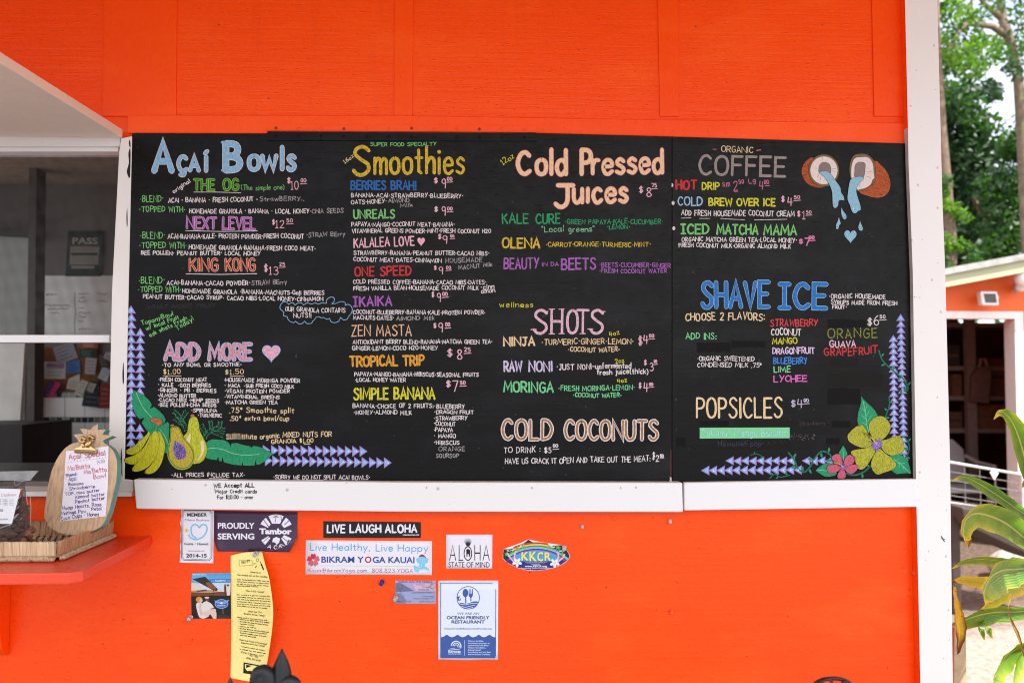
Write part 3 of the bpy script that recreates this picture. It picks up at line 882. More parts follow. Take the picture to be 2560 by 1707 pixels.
for i, (nm, pts, c, lb) in enumerate(notes):
    s = sheet(nm, pts, ink(*c, .06), 0.0055 + 0.0022 * i)
    tag(s, lb, 'tag' if nm == 'hang_tag' else 'note', 'papers pinned to the kitchen cork board')
    x0, y0 = pts[0]; x1_, y1_ = pts[1]; x3, y3 = pts[3]
    a = Art(wall_surf(IZ - (0.0057 + 0.0022 * i)), ZY)
    c2 = ink(*[int(max(0, q - 70)) if sum(c) > 330 else min(255, q + 70) for q in c], 0)
    for k in range(4):
        f0, f1, v = rnd.uniform(.12, .2), rnd.uniform(.6, .88), .2 + k * .2
        P = lambda u, v: (x0 + (x1_ - x0) * u + (x3 - x0) * v, y0 + (y1_ - y0) * u + (y3 - y0) * v)
        a.line([P(f0, v), P(f1, v)], 6, c2, 1e-4)
    if i == 0:
        a.poly([(455, 735), (630, 745), (632, 700), (460, 692)], ink(165, 120, 160, .1), 3e-4)
    a.build('print', s)

# ------------------------------------------------------------------ the hut across the yard
HY = 5.4
hp = lambda x, y, d=0.0: W(x, y, HY + d)
hl, hr = W(2300, 900, HY).x - 1.2, W(2560, 900, HY).x + 2.2
H_OR = plain('hut_orange_paint', (0.90, 0.15, 0.022, 1), 0.6, var=0.05, scale=3)
H_WH = plain('hut_white_trim', (0.80, 0.79, 0.77, 1), 0.55, var=0.03)
FASC = plain('pale_green_fascia', (0.40, 0.43, 0.27, 1), 0.6, var=0.05, scale=4)
SHEL = plain('hut_shelf_timber', (0.19, 0.155, 0.14, 1), 0.7, var=0.1)
hut = thing('storage_hut', 'orange hut across the yard with white framed opening and pale green fascia', 'hut', (hl + 1.5, HY, 0))
dl, dr = W(2330, 900, HY).x - 0.55, W(2534, 820, HY).x
zt = W(2450, 797, HY).z
zb_ = 0.0
eL, eR = W(2363, 696, HY - .27), W(2560, 659, HY - .27)
slope = (eR.z - eL.z) / (eR.x - eL.x)
ez = lambda x: eL.z + slope * (x - eL.x)
b = MB()
b.prism([Vector((hl, HY, 0)), Vector((dl, HY, 0)), Vector((dl, HY, ez(dl) + .05)), Vector((hl, HY, ez(hl) + .05))], (0, .1, 0), H_OR)
b.prism([Vector((dr, HY, 0)), Vector((hr, HY, 0)), Vector((hr, HY, ez(hr) + .05)), Vector((dr, HY, ez(dr) + .05))], (0, .1, 0), H_OR)
b.prism([Vector((dl, HY, zt)), Vector((dr, HY, zt)), Vector((dr, HY, ez(dr) + .05)), Vector((dl, HY, ez(dl) + .05))], (0, .1, 0), H_OR)
b.build('wall', hut)
b = MB()
for x, w in ((hl, .08), (hr - .08, .08)):
    b.prism([Vector((x, HY + .11, 0)), Vector((x + w, HY + .11, 0)), Vector((x + w, HY + .11, ez(x))), Vector((x, HY + .11, ez(x)))], (0, 2.3, 0), H_OR)
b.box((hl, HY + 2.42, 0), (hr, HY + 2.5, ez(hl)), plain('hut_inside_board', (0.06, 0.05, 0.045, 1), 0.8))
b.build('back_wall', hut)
b = MB()
b.prism([Vector((hl - .4, HY - .30, ez(hl - .4) + .03)), Vector((hr + .3, HY - .30, ez(hr + .3) + .03)), Vector((hr + .3, HY - .30, ez(hr + .3) + .085)), Vector((hl - .4, HY - .30, ez(hl - .4) + .085))], (0, 3.2, 0), plain('weathered_roof', (0.36, 0.36, 0.34, 1), 0.7, var=0.25, scale=9))
b.build('roof', hut)
b = MB()
b.prism([Vector((hl - .4, HY - .27, ez(hl - .4) - .075)), Vector((hr + .3, HY - .27, ez(hr + .3) - .075)), Vector((hr + .3, HY - .27, ez(hr + .3) + .028)), Vector((hl - .4, HY - .27, ez(hl - .4) + .028))], (0, .03, 0), FASC)
b.build('fascia', hut)
b = MB()
b.box((dl - .07, HY - .025, zt), (dr + .075, HY - .001, zt + .065), H_WH)
b.box((dl - .07, HY - .025, 0), (dl, HY - .001, zt - .001), H_WH)
b.box((dr - .004, HY - .025, 0), (dr + .075, HY - .001, zt - .001), H_WH)
b.box((dr - .004, HY - .0009, 0), (dr - .001, HY + .13, zt - .001), H_WH)
b.build('door_frame', hut)
b = MB()
sy_ = HY + 1.3
def hpp(x, y): return W(x, y, sy_)
for (x0, x1_) in ((2417, 2440), (2560, 2580), (2300, 2320)):
    p0, p1 = hpp(x0, 900), hpp(x1_, 900)
    b.box((p0.x, sy_, .02), (p1.x, sy_ + .06, 2.25), SHEL)
for y in (806, 915, 990, 1072):
    z = hpp(2450, y).z
    b.box((hl + .2, sy_ + .061, z - .045), (hr - .2, sy_ + .5, z), SHEL)
b.build('shelf_rack', hut)
boxm = [plain('carton_brown', (0.13, 0.06, 0.03, 1), 0.8), plain('carton_red', (0.10, 0.045, 0.03, 1), 0.8), plain('carton_dark', (0.03, 0.025, 0.025, 1), 0.8)]
for i, (x0, y0, x1_, y1, k, lb) in enumerate([(2376, 862, 2410, 914, 2, 'dark carton on the upper left shelf of the hut'), (2392, 935, 2415, 989, 0, 'brown carton on the left shelf below the dark carton'), (2486, 895, 2536, 989, 1, 'tall reddish carton on the right shelf of the hut'), (2376, 1030, 2416, 1071, 1, 'low red carton on the bottom left shelf of the hut'), (2455, 1012, 2540, 1071, 0, 'wide brown carton on the bottom right shelf of the hut')]):
    p0, p1 = hpp(x0, y1), hpp(x1_, y0)
    m_ = MB()
    zf = hpp(2450, {914: 915, 989: 990, 1071: 1072}[y1]).z
    m_.box((p0.x, sy_ + .08, zf + .001), (p1.x, sy_ + .38, p1.z), boxm[k])
    m_.box((p0.x + .02, sy_ + .0795, (zf + p1.z) / 2 - .012), (p1.x - .02, sy_ + .0799, (zf + p1.z) / 2 + .012), boxm[(k + 1) % 3])
    tag(m_.build('carton', bevel=0.004), lb, 'box', 'cartons on the hut shelves')
# cloth bag on the upright
m_ = MB()
q = [W(x, y, sy_ - .08) for x, y in [(2428, 1003), (2474, 1009), (2482, 930), (2470, 915), (2448, 918), (2432, 940)]]
m_.prism(q, (0, .06, 0), plain('bag_cloth', (0.13, 0.085, 0.075, 1), 0.9))
bag_ = m_.build('cloth_bag', bevel=0.012)
tag(bag_, 'brown cloth bag hanging on the shelf upright inside the hut', 'bag')
m_ = MB()
m_.tube([W(2448, 918, sy_ - .05), W(2452, 897, sy_ - .04), W(2462, 896, sy_ - .04), W(2468, 916, sy_ - .05)], .012, plain('bag_handle', (0.3, 0.2, 0.15, 1), 0.8), 6)
m_.build('handle', bag_)

# floodlight and security lamp on the gable
fl_ = thing('floodlight', 'square white floodlight with dark lens mounted on the orange hut wall', 'lamp', tuple(W(2475, 768, HY - .1)))
m_ = MB()
q = [W(x, y, HY - .16) for x, y in [(2456, 763), (2499, 764), (2494, 728), (2451, 728)]]
m_.prism(q, (0, .07, 0), H_WH)
m_.build('housing', fl_, bevel=.012)
m_ = MB()
q = [W(x, y, HY - .1615) for x, y in [(2463, 757), (2493, 757), (2489, 734), (2459, 734)]]
m_.prism(q, (0, .0012, 0), plain('lamp_lens', (0.06, 0.05, 0.055, 1), 0.25))
m_.build('lens', fl_)
m_ = MB()
p = W(2475, 746, HY)
m_.tube([Vector((p.x, HY - .09, p.z)), Vector((p.x, HY - .002, p.z))], .025, H_WH, 8)
m_.build('bracket', fl_)
sl_ = thing('security_lamp', 'white round headed security lamp at the right edge under the green fascia', 'lamp', tuple(W(2556, 720, HY - .2)))
m_ = MB()
p = W(2560, 693, HY - .2)
m_.ball(p, .085, H_WH, 14, 10, (1, .8, 1.1))
m_.build('lamp_head', sl_, smooth=True)
m_ = MB()
m_.ball(W(2552, 717, HY - .16), .045, H_WH, 12, 8)
m_.tube([W(2552, 717, HY - .15), W(2552, 717, HY - .002)], .03, H_WH, 8)
m_.build('sensor', sl_, smooth=True)
m_ = MB()
m_.tube([W(2534, 712, HY - .06), W(2541, 735, HY - .06)], .012, plain('grey_cable', (.4, .38, .37, 1), .5), 6)
m_.build('cable_clip', sl_)

# plastic chair inside
PL = plain('white_plastic', (0.34, 0.34, 0.35, 1), 0.4, var=0.05)
pc = thing('plastic_chair', 'white plastic garden chair standing inside the hut opening', 'chair', tuple(Vector((W(2390, 1100, HY + .75).x, HY + .75, 0))))
cx, cy = pc.location.x, pc.location.y
m_ = MB(); m_.box((cx - .24, cy - .22, .41), (cx + .24, cy + .24, .45), PL); m_.build('seat', pc, bevel=.01)
m_ = MB()
m_.prism([Vector((cx - .22, cy + .2, .46)), Vector((cx + .22, cy + .2, .46)), Vector((cx + .25, cy + .3, .78)), Vector((cx + .15, cy + .32, .88)), Vector((cx - .15, cy + .32, .88)), Vector((cx - .25, cy + .3, .78))], (0, .02, 0), PL)
m_.build('backrest', pc, bevel=.006)
for sx_ in (-1, 1):
    m_ = MB(); m_.tube([(cx + sx_ * .26, cy - .2, .45), (cx + sx_ * .27, cy - .18, .66), (cx + sx_ * .27, cy + .1, .67), (cx + sx_ * .25, cy + .27, .72)], .02, PL, 6); m_.build('armrest', pc)
    for yy in (-.19, .21):
        m_ = MB(); m_.tube([(cx + sx_ * .2, cy + yy, .41), (cx + sx_ * .26, cy + yy * 1.25, 0)], [.03, .018], PL, 6); m_.build('leg', pc)

# white wire rack over a dark timber trough in front of the hut
RY = 3.6
rk = thing('wire_rack', 'white wire basket rack slanting in front of the hut', 'rack', tuple(W(2470, 1290, RY)))
WH = plain('white_wire', (0.50, 0.50, 0.50, 1), 0.4, var=.03)
WH2 = plain('grey_wire', (0.22, 0.21, 0.20, 1), 0.4, var=.05)
def rp(x, y, d=0.0): return W(x, y, RY + d)
m_ = MB()
m_.tube([rp(2310, 1144), rp(2375, 1155), rp(2560, 1187), rp(2640, 1201)], .009, WH, 8)
m_.build('top_rail', rk)
m_ = MB()
m_.tube([rp(2330, 1252), rp(2385, 1260), rp(2520, 1281), rp(2640, 1299)], .014, WH, 8)
m_.build('bottom_rail', rk)
m_ = MB()
for f in (.22, .42, .6, .78):
    m_.tube([rp(2310, 1144 + 108 * f), rp(2640, 1201 + 98 * f)], .0022, WH2, 6)
for k in range(8):
    x = 2335 + k * 38
    m_.tube([rp(x, 1148 + (x - 2335) * .173), rp(x + 3, 1253 + (x - 2335) * .155)], .0022, WH2, 6)
for k in range(8):
    x = 2335 + k * 38
    m_.tube([rp(x + 3, 1253 + (x - 2335) * .155), rp(x + 3, 1240 + (x - 2335) * .155, .6)], .003, WH2, 6)
m_.build('wire_grid', rk)
m_ = MB()
m_.tube([rp(2554, 1186), rp(2556, 1282)], .02, plain('rack_post_metal', (.5, .5, .5, 1), .4), 8)
for x, y in ((2345, 1255), (2635, 1298)):
    p = rp(x, y, .3)
    m_.tube([p, Vector((p.x, p.y, 0))], .014, WH, 8)
m_.build('post', rk)
m_ = MB()
h_ = [(2478, 1180), (2494, 1187), (2497, 1178), (2490, 1172), (2484, 1176)]
m_.prism([rp(x, y, -.03) for x, y in [(2486, 1199), (2496, 1183), (2492, 1176), (2482, 1174), (2477, 1182)]], (0, .012, 0), H_WH)
m_.build('heart_tag', rk)
tr_ = MB()
q = [W(x, y, 3.3) for x, y in [(2412, 1312), (2640, 1420), (2640, 1300), (2404, 1268)]]
tr_.prism(q, (0, .5, 0), plain('dark_trough_wood', (0.045, 0.033, 0.028, 1), 0.7))
for p in (q[0], q[1]):
    tr_.box((p.x - .03, p.y + .1, 0), (p.x + .03, p.y + .16, p.z + .03), plain('dark_trough_wood', (0.045, 0.033, 0.028, 1), 0.7))
tag(tr_.build('planter_trough', bevel=.01), 'long dark timber trough under the white wire rack', 'planter')
st = MB()
p = onZ(2540, 1412, .1)
for i in range(9):
    pass
st.ball(Vector((p.x, p.y, .10)), .16, plain('pale_stone', (.36, .34, .31, 1), .8, bumpy=.3), 14, 9, (1.3, 1, .75))
tag(st.build('garden_stone', smooth=True), 'pale rounded stone on the leaf litter beside the dark trough', 'stone')
lg = MB()
p0, p1 = onZ(2380, 1325, .06), onZ(2408, 1331, .06)
lg.tube([p0 - Vector((.5, 0, 0)), p0, p1], [.05, .05, .042], plain('bamboo_pole', (.55, .38, .2, 1), .6), 9)
tag(lg.build('cut_log'), 'short tan cut log lying on the litter beside the corner post', 'log')
sk = MB()
slab(sk, [(2382, 1900), (2420, 1900), (2416, 1573), (2385, 1568)], 0.12, 0.03, plain('tan_stake_wood', (0.50, 0.38, 0.25, 1), 0.7))
tag(sk.build('wooden_stake', bevel=.003), 'tan wooden stake behind the corner post under the yellow leaf', 'stake')

# ------------------------------------------------------------------ trees
def leaf_mat(name, a, bcol, trans=0.35):
    m, t, bs = new_mat(name)
    f = noise(t, mapped(t, (2.2, 2.2, 2.2)), 1.0, 4.0, 0.6)
    col = ramp(t, f, [(0.3, a), (0.7, bcol)])
    t.links.new(col, bs.inputs['Base Color'])
    bs.inputs['Roughness'].default_value = 0.4
    tr = nd(t, 'ShaderNodeBsdfTranslucent')
    t.links.new(mixc(t, 1.0, col, (1.6, 2.0, 0.7, 1), 'MULTIPLY'), tr.inputs[0])
    mx = nd(t, 'ShaderNodeMixShader')
    mx.inputs[0].default_value = trans
    t.links.new(bs.outputs[0], mx.inputs[1])
    t.links.new(tr.outputs[0], mx.inputs[2])
    t.links.new(mx.outputs[0], t.nodes['Material Output'].inputs[0])
    return m
LF_D = leaf_mat('dark_green_leaf', (0.012, 0.040, 0.018, 1), (0.034, 0.090, 0.024, 1), .25)
LF_M = leaf_mat('mid_green_leaf', (0.026, 0.075, 0.018, 1), (0.065, 0.15, 0.026, 1), .38)
LF_L = leaf_mat('bright_green_leaf', (0.06, 0.14, 0.016, 1), (0.15, 0.25, 0.025, 1), .5)
BARK_T = plain('tan_bark', (0.23, 0.165, 0.115, 1), 0.85, var=0.25, scale=12, bumpy=.4)
BARK_B = plain('brown_bark', (0.18, 0.12, 0.085, 1), 0.9, var=0.25, scale=14, bumpy=.5)
def add_leaves(mb, c, r, n, size, mat, rnd, flat=1.0):
    for _ in range(int(n * 1.35)):
        while True:
            u = Vector((rnd.uniform(-1, 1), rnd.uniform(-1, 1), rnd.uniform(-1, 1)))
            if u.length < 1:
                break
        u = u * (0.55 + 0.45 * u.length)
        p = Vector(c) + Vector((u.x * r, u.y * r, u.z * r * flat))
        s = size * .78 * rnd.uniform(.55, 1.25)
        d = Vector((rnd.gauss(0, 1), rnd.gauss(0, 1), rnd.gauss(-.35, .6))).normalized()
        e = d.cross(Vector((rnd.gauss(0, 1), rnd.gauss(0, 1), rnd.gauss(0, 1)))).normalized()
        nn = d.cross(e)
        mb.face([p - d * s, p - d * s * .25 + e * s * .42, p + d * s * .35 + e * s * .36 + nn * s * .12, p + d * s, p + d * s * .35 - e * s * .36 + nn * s * .12, p - d * s * .25 - e * s * .42], mat)
def at(px, py, Y): return W(px, py, Y)
def tree(name, label, trunk, tr, bark, limbs, clumps, seed, group='trees behind the hut'):
    rnd = random.Random(seed)
    base = Vector((trunk[0].x, trunk[0].y, 0))
    o = thing(name, label, 'tree', tuple(base), group)
    m = MB()
    pts = [base] + trunk if trunk[0].z > .2 else trunk
    rs = [tr * (1.25 - .55 * i / (len(pts) - 1)) for i in range(len(pts))]
    m.tube(pts, rs, bark, 12)
    m.build('trunk', o, smooth=True)
    for lp, lr in limbs:
        m = MB()
        m.tube(lp, [lr * (1 - .6 * i / (len(lp) - 1)) for i in range(len(lp))], bark, 8)
        m.build('limb', o, smooth=True)
    m = MB()
    for c, r, n, size, mat in clumps:
        add_leaves(m, c, r, n, size, mat, rnd)
    m.build('crown', o)
    return o
# 1: tall tan tree at the right edge
Y1 = 8.6
tk = [at(2575, 760, Y1), at(2560, 420, Y1), at(2553, 300, Y1), at(2546, 200, Y1), at(2530, 115, Y1), at(2508, 55, Y1), at(2499, -20, Y1), at(2505, -260, Y1), at(2520, -560, Y1)]
tk = [Vector((tk[0].x + .15, Y1, 0)), tk[0]] + tk[1:]
l1 = [at(2520, 92, Y1), at(2480, 66, Y1), at(2440, 62, Y1 - .1), at(2415, 60, Y1 - .2), at(2392, 88, Y1 - .3), at(2375, 120, Y1 - .4), at(2330, 150, Y1 - .5)]
l2 = [at(2508, 50, Y1), at(2478, 24, Y1), at(2462, 12, Y1), at(2445, -12, Y1 - .1), at(2410, -80, Y1 - .2)]
l3 = [at(2436, 62, Y1 - .1), at(2430, 30, Y1 - .2), at(2428, -10, Y1 - .2), at(2420, -60, Y1 - .3)]
l4 = [at(2392, 88, Y1 - .3), at(2402, 120, Y1 - .3), at(2406, 150, Y1 - .3)]
cl = []
rnd = random.Random(11)
for (x, y, r, n, mt) in [(2352, 15, .22, 200, LF_M), (2395, 20, .20, 150, LF_L), (2420, 45, .15, 80, LF_L), (2360, 95, .18, 120, LF_M), (2355, 140, .24, 260, LF_L), (2395, 135, .18, 140, LF_L), (2418, 165, .17, 130, LF_L), (2372, 175, .14, 60, LF_D), (2450, 118, .16, 110, LF_L), (2490, 112, .16, 110, LF_L), (2500, 135, .14, 80, LF_M), (2545, 120, .22, 130, LF_M), (2556, 60, .22, 90, LF_D), (2540, 20, .14, 40, LF_D), (2440, 175, .14, 60, LF_L), (2465, 165, .12, 45, LF_M), (2480, 20, .16, 70, LF_M), (2450, 40, .16, 60, LF_M), (2400, 70, .16, 80, LF_D), (2440, 95, .14, 60, LF_L), (2520, 165, .12, 60, LF_M), (2550, 170, .16, 80, LF_D), (2425, 140, .16, 90, LF_M), (2480, 150, .10, 40, LF_L)]:
    for k in range(3):
        cl.append((at(x + rnd.uniform(-10, 10), y + rnd.uniform(-10, 10), Y1 + rnd.uniform(-.9, .6)), r, n // 3, .052, mt))
for k in range(26):
    cl.append((at(rnd.uniform(2150, 3300), rnd.uniform(-1000, -90), Y1 + rnd.uniform(-1.6, 1.6)), rnd.uniform(.4, .9), 130, .06, rnd.choice([LF_M, LF_L, LF_D])))
for k in range(14):
    cl.append((at(rnd.uniform(2600, 3300), rnd.uniform(-100, 420), Y1 + rnd.uniform(-1.0, 1.6)), rnd.uniform(.4, .8), 130, .06, rnd.choice([LF_M, LF_L, LF_D])))
tree('shade_tree', 'tall tan barked tree with a bent trunk rising at the right edge against the sky', tk, .062, BARK_T, [(l1, .045), (l2, .045), (l3, .022), (l4, .018)], cl, 21)
# 2: dark bushy tree
Y2 = 11.5
cl = []
def fill(x0, y0, x1_, y1, cnt, r, n, size, mats, Y, dy):
    for _ in range(cnt):
        cl.append((at(rnd.uniform(x0, x1_), rnd.uniform(y0, y1), Y + rnd.uniform(-dy, dy)), r * rnd.uniform(.7, 1.2), n, size, rnd.choice(mats)))
fill(2330, 215, 2440, 330, 16, .30, 130, .075, [LF_D, LF_D, LF_M], Y2, .6)
fill(2330, 315, 2480, 680, 46, .42, 190, .085, [LF_D, LF_D, LF_D, LF_M], Y2 + .5, .9)
fill(1900, 200, 2320, 700, 60, .6, 150, .09, [LF_D, LF_D, LF_M], Y2 + .8, .9)
fill(2470, 205, 2486, 250, 4, .16, 50, .07, [LF_D], Y2, .3)
tree('dense_tree', 'dark dense leafed tree with sky glints right beside the corner post', [at(2410, 900, Y2 + .6), at(2440, 640, Y2 + .5), at(2452, 545, Y2), at(2430, 490, Y2)], .07, BARK_B, [([at(2452, 545, Y2 - .3), at(2475, 525, Y2 - .5), at(2490, 518, Y2 - .5)], .04), ([at(2475, 545, Y2 - .2), at(2448, 520, Y2 - .6), at(2432, 492, Y2 - .7)], .035)], cl, 22)
# 3: bright bushy tree to the right, lower
Y3 = 9.6
cl = []
fill(2505, 320, 2600, 420, 16, .26, 150, .06, [LF_M, LF_M, LF_L], Y3, .4)
fill(2480, 420, 2620, 660, 34, .30, 150, .065, [LF_M, LF_D, LF_M], Y3, .5)
fill(2620, 300, 3300, 700, 50, .6, 170, .08, [LF_M, LF_D, LF_M], Y3 + .6, .9)
tree('bushy_tree', 'mid green bushy tree leaning over the pale green fascia of the hut', [at(2700, 900, Y3 + .6), at(2660, 640, Y3 + .5), at(2640, 500, Y3 + .4)], .09, BARK_B, [([at(2650, 560, Y3 + .4), at(2590, 480, Y3 + .2), at(2540, 430, Y3)], .04)], cl, 23)
# 4: brown trunk with vine leaves next to the post
Y4 = 7.9
cl = []
for (x, y, r, n, mt) in [(2366, 515, .10, 60, LF_L), (2390, 530, .12, 70, LF_L), (2415, 545, .09, 40, LF_L), (2360, 480, .08, 40, LF_M), (2372, 610, .12, 80, LF_L), (2400, 615, .12, 70, LF_L), (2430, 620, .10, 50, LF_M), (2362, 660, .10, 50, LF_M), (2425, 655, .12, 60, LF_M), (2440, 640, .08, 30, LF_M), (2362, 455, .10, 50, LF_M)]:
    cl.append((at(x, y, Y4 - .1), r, n, .045, mt))
fill(2200, 100, 2320, 600, 12, .3, 120, .06, [LF_M, LF_L], Y4 + .5, .5)
tree('vine_tree', 'slim brown trunk wrapped in bright vine leaves beside the white corner post', [at(2378, 800, Y4), at(2376, 600, Y4), at(2364, 450, Y4), at(2354, 330, Y4), at(2340, 100, Y4), at(2330, -200, Y4)], .066, BARK_B, [], cl, 24)
# far green mass closing the yard
m = MB()
rnd = random.Random(77)
for k in range(110):
    x, z = rnd.uniform(-12, 26), rnd.uniform(.3, 4.6)
    add_leaves(m, (x, 19 + rnd.uniform(-1.5, 1.5), z), rnd.uniform(.9, 1.4), 80, .2, rnd.choice([LF_D, LF_D, LF_M]), rnd)
kind(m.build('far_woodland'), 'stuff')

# ------------------------------------------------------------------ ti plant by the corner
def ti_mat():
    m, t, bs = new_mat('ti_leaf')
    tc = nd(t, 'ShaderNodeAttribute', attribute_name='hue')
    f = noise(t, mapped(t, (18, 18, 18)), 1.0, 4.0, .6)
    v = math_(t, 'ADD', tc.outputs['Fac'], math_(t, 'MULTIPLY', math_(t, 'SUBTRACT', f, .5), .55))
    col = ramp(t, v, [(0.05, (0.04, 0.17, 0.02, 1)), (0.36, (0.15, 0.32, 0.03, 1)), (0.58, (0.40, 0.48, 0.04, 1)), (0.78, (0.66, 0.52, 0.03, 1)), (0.97, (0.16, 0.05, 0.015, 1))])
    sp = noise(t, mapped(t, (130, 130, 130)), 1.0, 1.0, .4)
    spm = math_(t, 'MULTIPLY', ramp(t, sp, [(0.70, (0, 0, 0, 1)), (0.73, (1, 1, 1, 1))]), ramp(t, v, [(0.3, (0, 0, 0, 1)), (0.7, (1, 1, 1, 1))]))
    col = mixc(t, spm, col, (0.22, 0.07, 0.02, 1))
    ac = nd(t, 'ShaderNodeAttribute', attribute_name='across')
    vein = math_(t, 'SINE', math_(t, 'MULTIPLY', ac.outputs['Fac'], 46.0))
    mid = math_(t, 'LESS_THAN', math_(t, 'ABSOLUTE', ac.outputs['Fac']), 0.07)
    col = mixc(t, math_(t, 'MULTIPLY', math_(t, 'ADD', vein, 1.0), 0.10), col, (0.02, 0.07, 0.012, 1))
    col = mixc(t, math_(t, 'MULTIPLY', mid, 0.45), col, (0.55, 0.66, 0.30, 1))
    bump(t, bs, vein, 0.35, 0.002)
    t.links.new(col, bs.inputs['Base Color'])
    bs.inputs['Roughness'].default_value = 0.36
    bs.inputs['Specular IOR Level'].default_value = 0.35
    tr = nd(t, 'ShaderNodeBsdfTranslucent')
    t.links.new(mixc(t, 1.0, col, (1.7, 1.7, 0.7, 1), 'MULTIPLY'), tr.inputs[0])
    mx = nd(t, 'ShaderNodeMixShader')
    mx.inputs[0].default_value = .42
    t.links.new(bs.outputs[0], mx.inputs[1]); t.links.new(tr.outputs[0], mx.inputs[2])
    t.links.new(mx.outputs[0], t.nodes['Material Output'].inputs[0])
    return m
TI = ti_mat()
stem_p = Vector((W(2690, 1707, .35).x, .35, 0))
ti = thing('ti_plant', 'ti plant with long green and yellowing leaves reaching past the white corner post', 'plant', tuple(stem_p))
m = MB()
m.tube([stem_p, stem_p + Vector((.02, 0, .6)), stem_p + Vector((-.02, .02, 1.1)), stem_p + Vector((.0, .02, 1.42))], [.03, .026, .022, .016], plain('ti_stem_bark', (.3, .25, .17, 1), .8, bumpy=.4), 10)
m.build('stem', ti, smooth=True)
def ti_leaf(pts, width, ys, hues, roll=0.5, fold=.30):
    """pts: tip to root in the photograph, ys: depth at tip and root; a folded tapering blade"""
    n = 18
    sp = spline(pts, 6)
    L = [0]
    for i in range(1, len(sp)):
        L.append(L[-1] + math.hypot(sp[i][0] - sp[i - 1][0], sp[i][1] - sp[i - 1][1]))
    path = []
    for k in range(n + 1):
        t = k / n * L[-1]
        i = max(j for j in range(len(L)) if L[j] <= t + 1e-6)
        i = min(i, len(sp) - 2)
        f = (t - L[i]) / max(L[i + 1] - L[i], 1e-6)
        x, y = sp[i][0] + (sp[i + 1][0] - sp[i][0]) * f, sp[i][1] + (sp[i + 1][1] - sp[i][1]) * f
        u = k / n
        Y = ys[0] + (ys[1] - ys[0]) * u - .05 * math.sin(u * math.pi)
        path.append(W(x, y, Y))
    view = Vector((0, -1, 0))
    V, Fs, hue, acr = [], [], [], []
    for k, p in enumerate(path):
        d = (path[min(k + 1, n)] - path[max(k - 1, 0)]).normalized()
        side = d.cross(view).normalized()
        side = (side * math.cos(roll) + d.cross(side) * math.sin(roll)).normalized()
        nn = side.cross(d).normalized()
        u = k / n
        w = .90 * width / 1000.0 * (min(1, (u / .38)) ** .62 if u < .38 else 1 - .62 * ((u - .38) / .62) ** 1.5)
        w = max(w, .0012)
        wave = .05 * width / 1000.0 * math.sin(k * 1.9)
        for j, s in enumerate((-1, -.5, 0, .5, 1)):
            acr.append(s)
            V.append(p + side * (s * w / 2) + nn * (fold * w * (abs(s) - .5) + wave * abs(s)))
            h = hues[0] + (hues[1] - hues[0]) * min(1, u * 1.3) + (.35 if u < .07 else 0)
            hue.append(h + (.16 if abs(s) == 1 else (-.06 if s == 0 else 0)))
    for k in range(n):
        for j in range(4):
            Fs.append((k * 5 + j, k * 5 + j + 1, k * 5 + j + 6, k * 5 + j + 5))
    m = MB()
    m.mesh(V, Fs, TI)
    o = m.build('leaf', ti, smooth=True)
    at_ = o.data.attributes.new('hue', 'FLOAT', 'POINT')
    for i, h in enumerate(hue):
        at_.data[i].value = h
    at_ = o.data.attributes.new('across', 'FLOAT', 'POINT')
    for i, h in enumerate(acr):
        at_.data[i].value = h
    return o
rootp = (2690, 1230)
def zw(*p): return [zp(ZW, x, y) for x, y in p]
ti_leaf([(2484, 1048), (2487, 1036), (2496, 1030), (2512, 1031), (2533, 1056), (2552, 1100), (2572, 1170), (2600, 1260), (2640, 1330)], 54, (.02, .3), (.35, .1), .25)
ti_leaf(zw((118, 264), (165, 242), (230, 244), (340, 303), (470, 388), (620, 490), (780, 560)), 33, (.0, .3), (.25, .05), .3)
ti_leaf(zw((235, 695), (212, 620), (232, 520), (290, 480), (380, 495), (500, 550), (640, 660), (820, 760)), 74, (.0, .3), (.62, .08), .2)
ti_leaf(zw((122, 830), (190, 790), (290, 772), (420, 780), (560, 795), (760, 800)), 28, (.1, .35), (.4, .15), .3)
ti_leaf(zw((345, 1062), (352, 985), (395, 905), (470, 855), (580, 840), (760, 820)), 92, (-.02, .3), (.5, .2), .1)
ti_leaf(zw((100, 905), (160, 900), (230, 902), (350, 915), (520, 900), (760, 860)), 40, (.12, .35), (.68, .4), .25)
ti_leaf(zw((160, 1385), (176, 1320), (182, 1230), (168, 1120), (150, 1020), (140, 940)), 32, (.1, .16), (1.0, .72), .1)
ti_leaf(zw((60, 1240), (150, 1195), (270, 1150), (420, 1118), (600, 1110), (800, 1060)), 54, (.14, .35), (.32, .12), .25)
ti_leaf(zw((385, 1640), (430, 1500), (500, 1400), (610, 1330), (800, 1240)), 60, (.0, .3), (.42, .2), .2)
ti_leaf(zw((342, 1290), (318, 1230), (300, 1185), (330, 1165)), 16, (.16, .2), (.3, .2), .1)
ti_leaf(zw((390, 1280), (360, 1220), (335, 1180), (345, 1150)), 18, (.16, .2), (.4, .3), .1)
ti_leaf(zw((300, 1100), (350, 1070), (420, 1030), (490, 985), (600, 950), (760, 900)), 40, (.16, .34), (.55, .5), .2)
ti_leaf(zw((594, 1400), (560, 1270), (505, 1150), (490, 1080), (520, 1000)), 9, (.0, .1), (1.0, .95), .1)
ti_leaf(zw((520, 1600), (560, 1460), (620, 1360), (800, 1300)), 56, (.05, .3), (.5, .3), .3)
ti_leaf(zw((580, 310), (590, 280), (640, 260), (760, 380)), 30, (.1, .3), (.2, .1), .3)

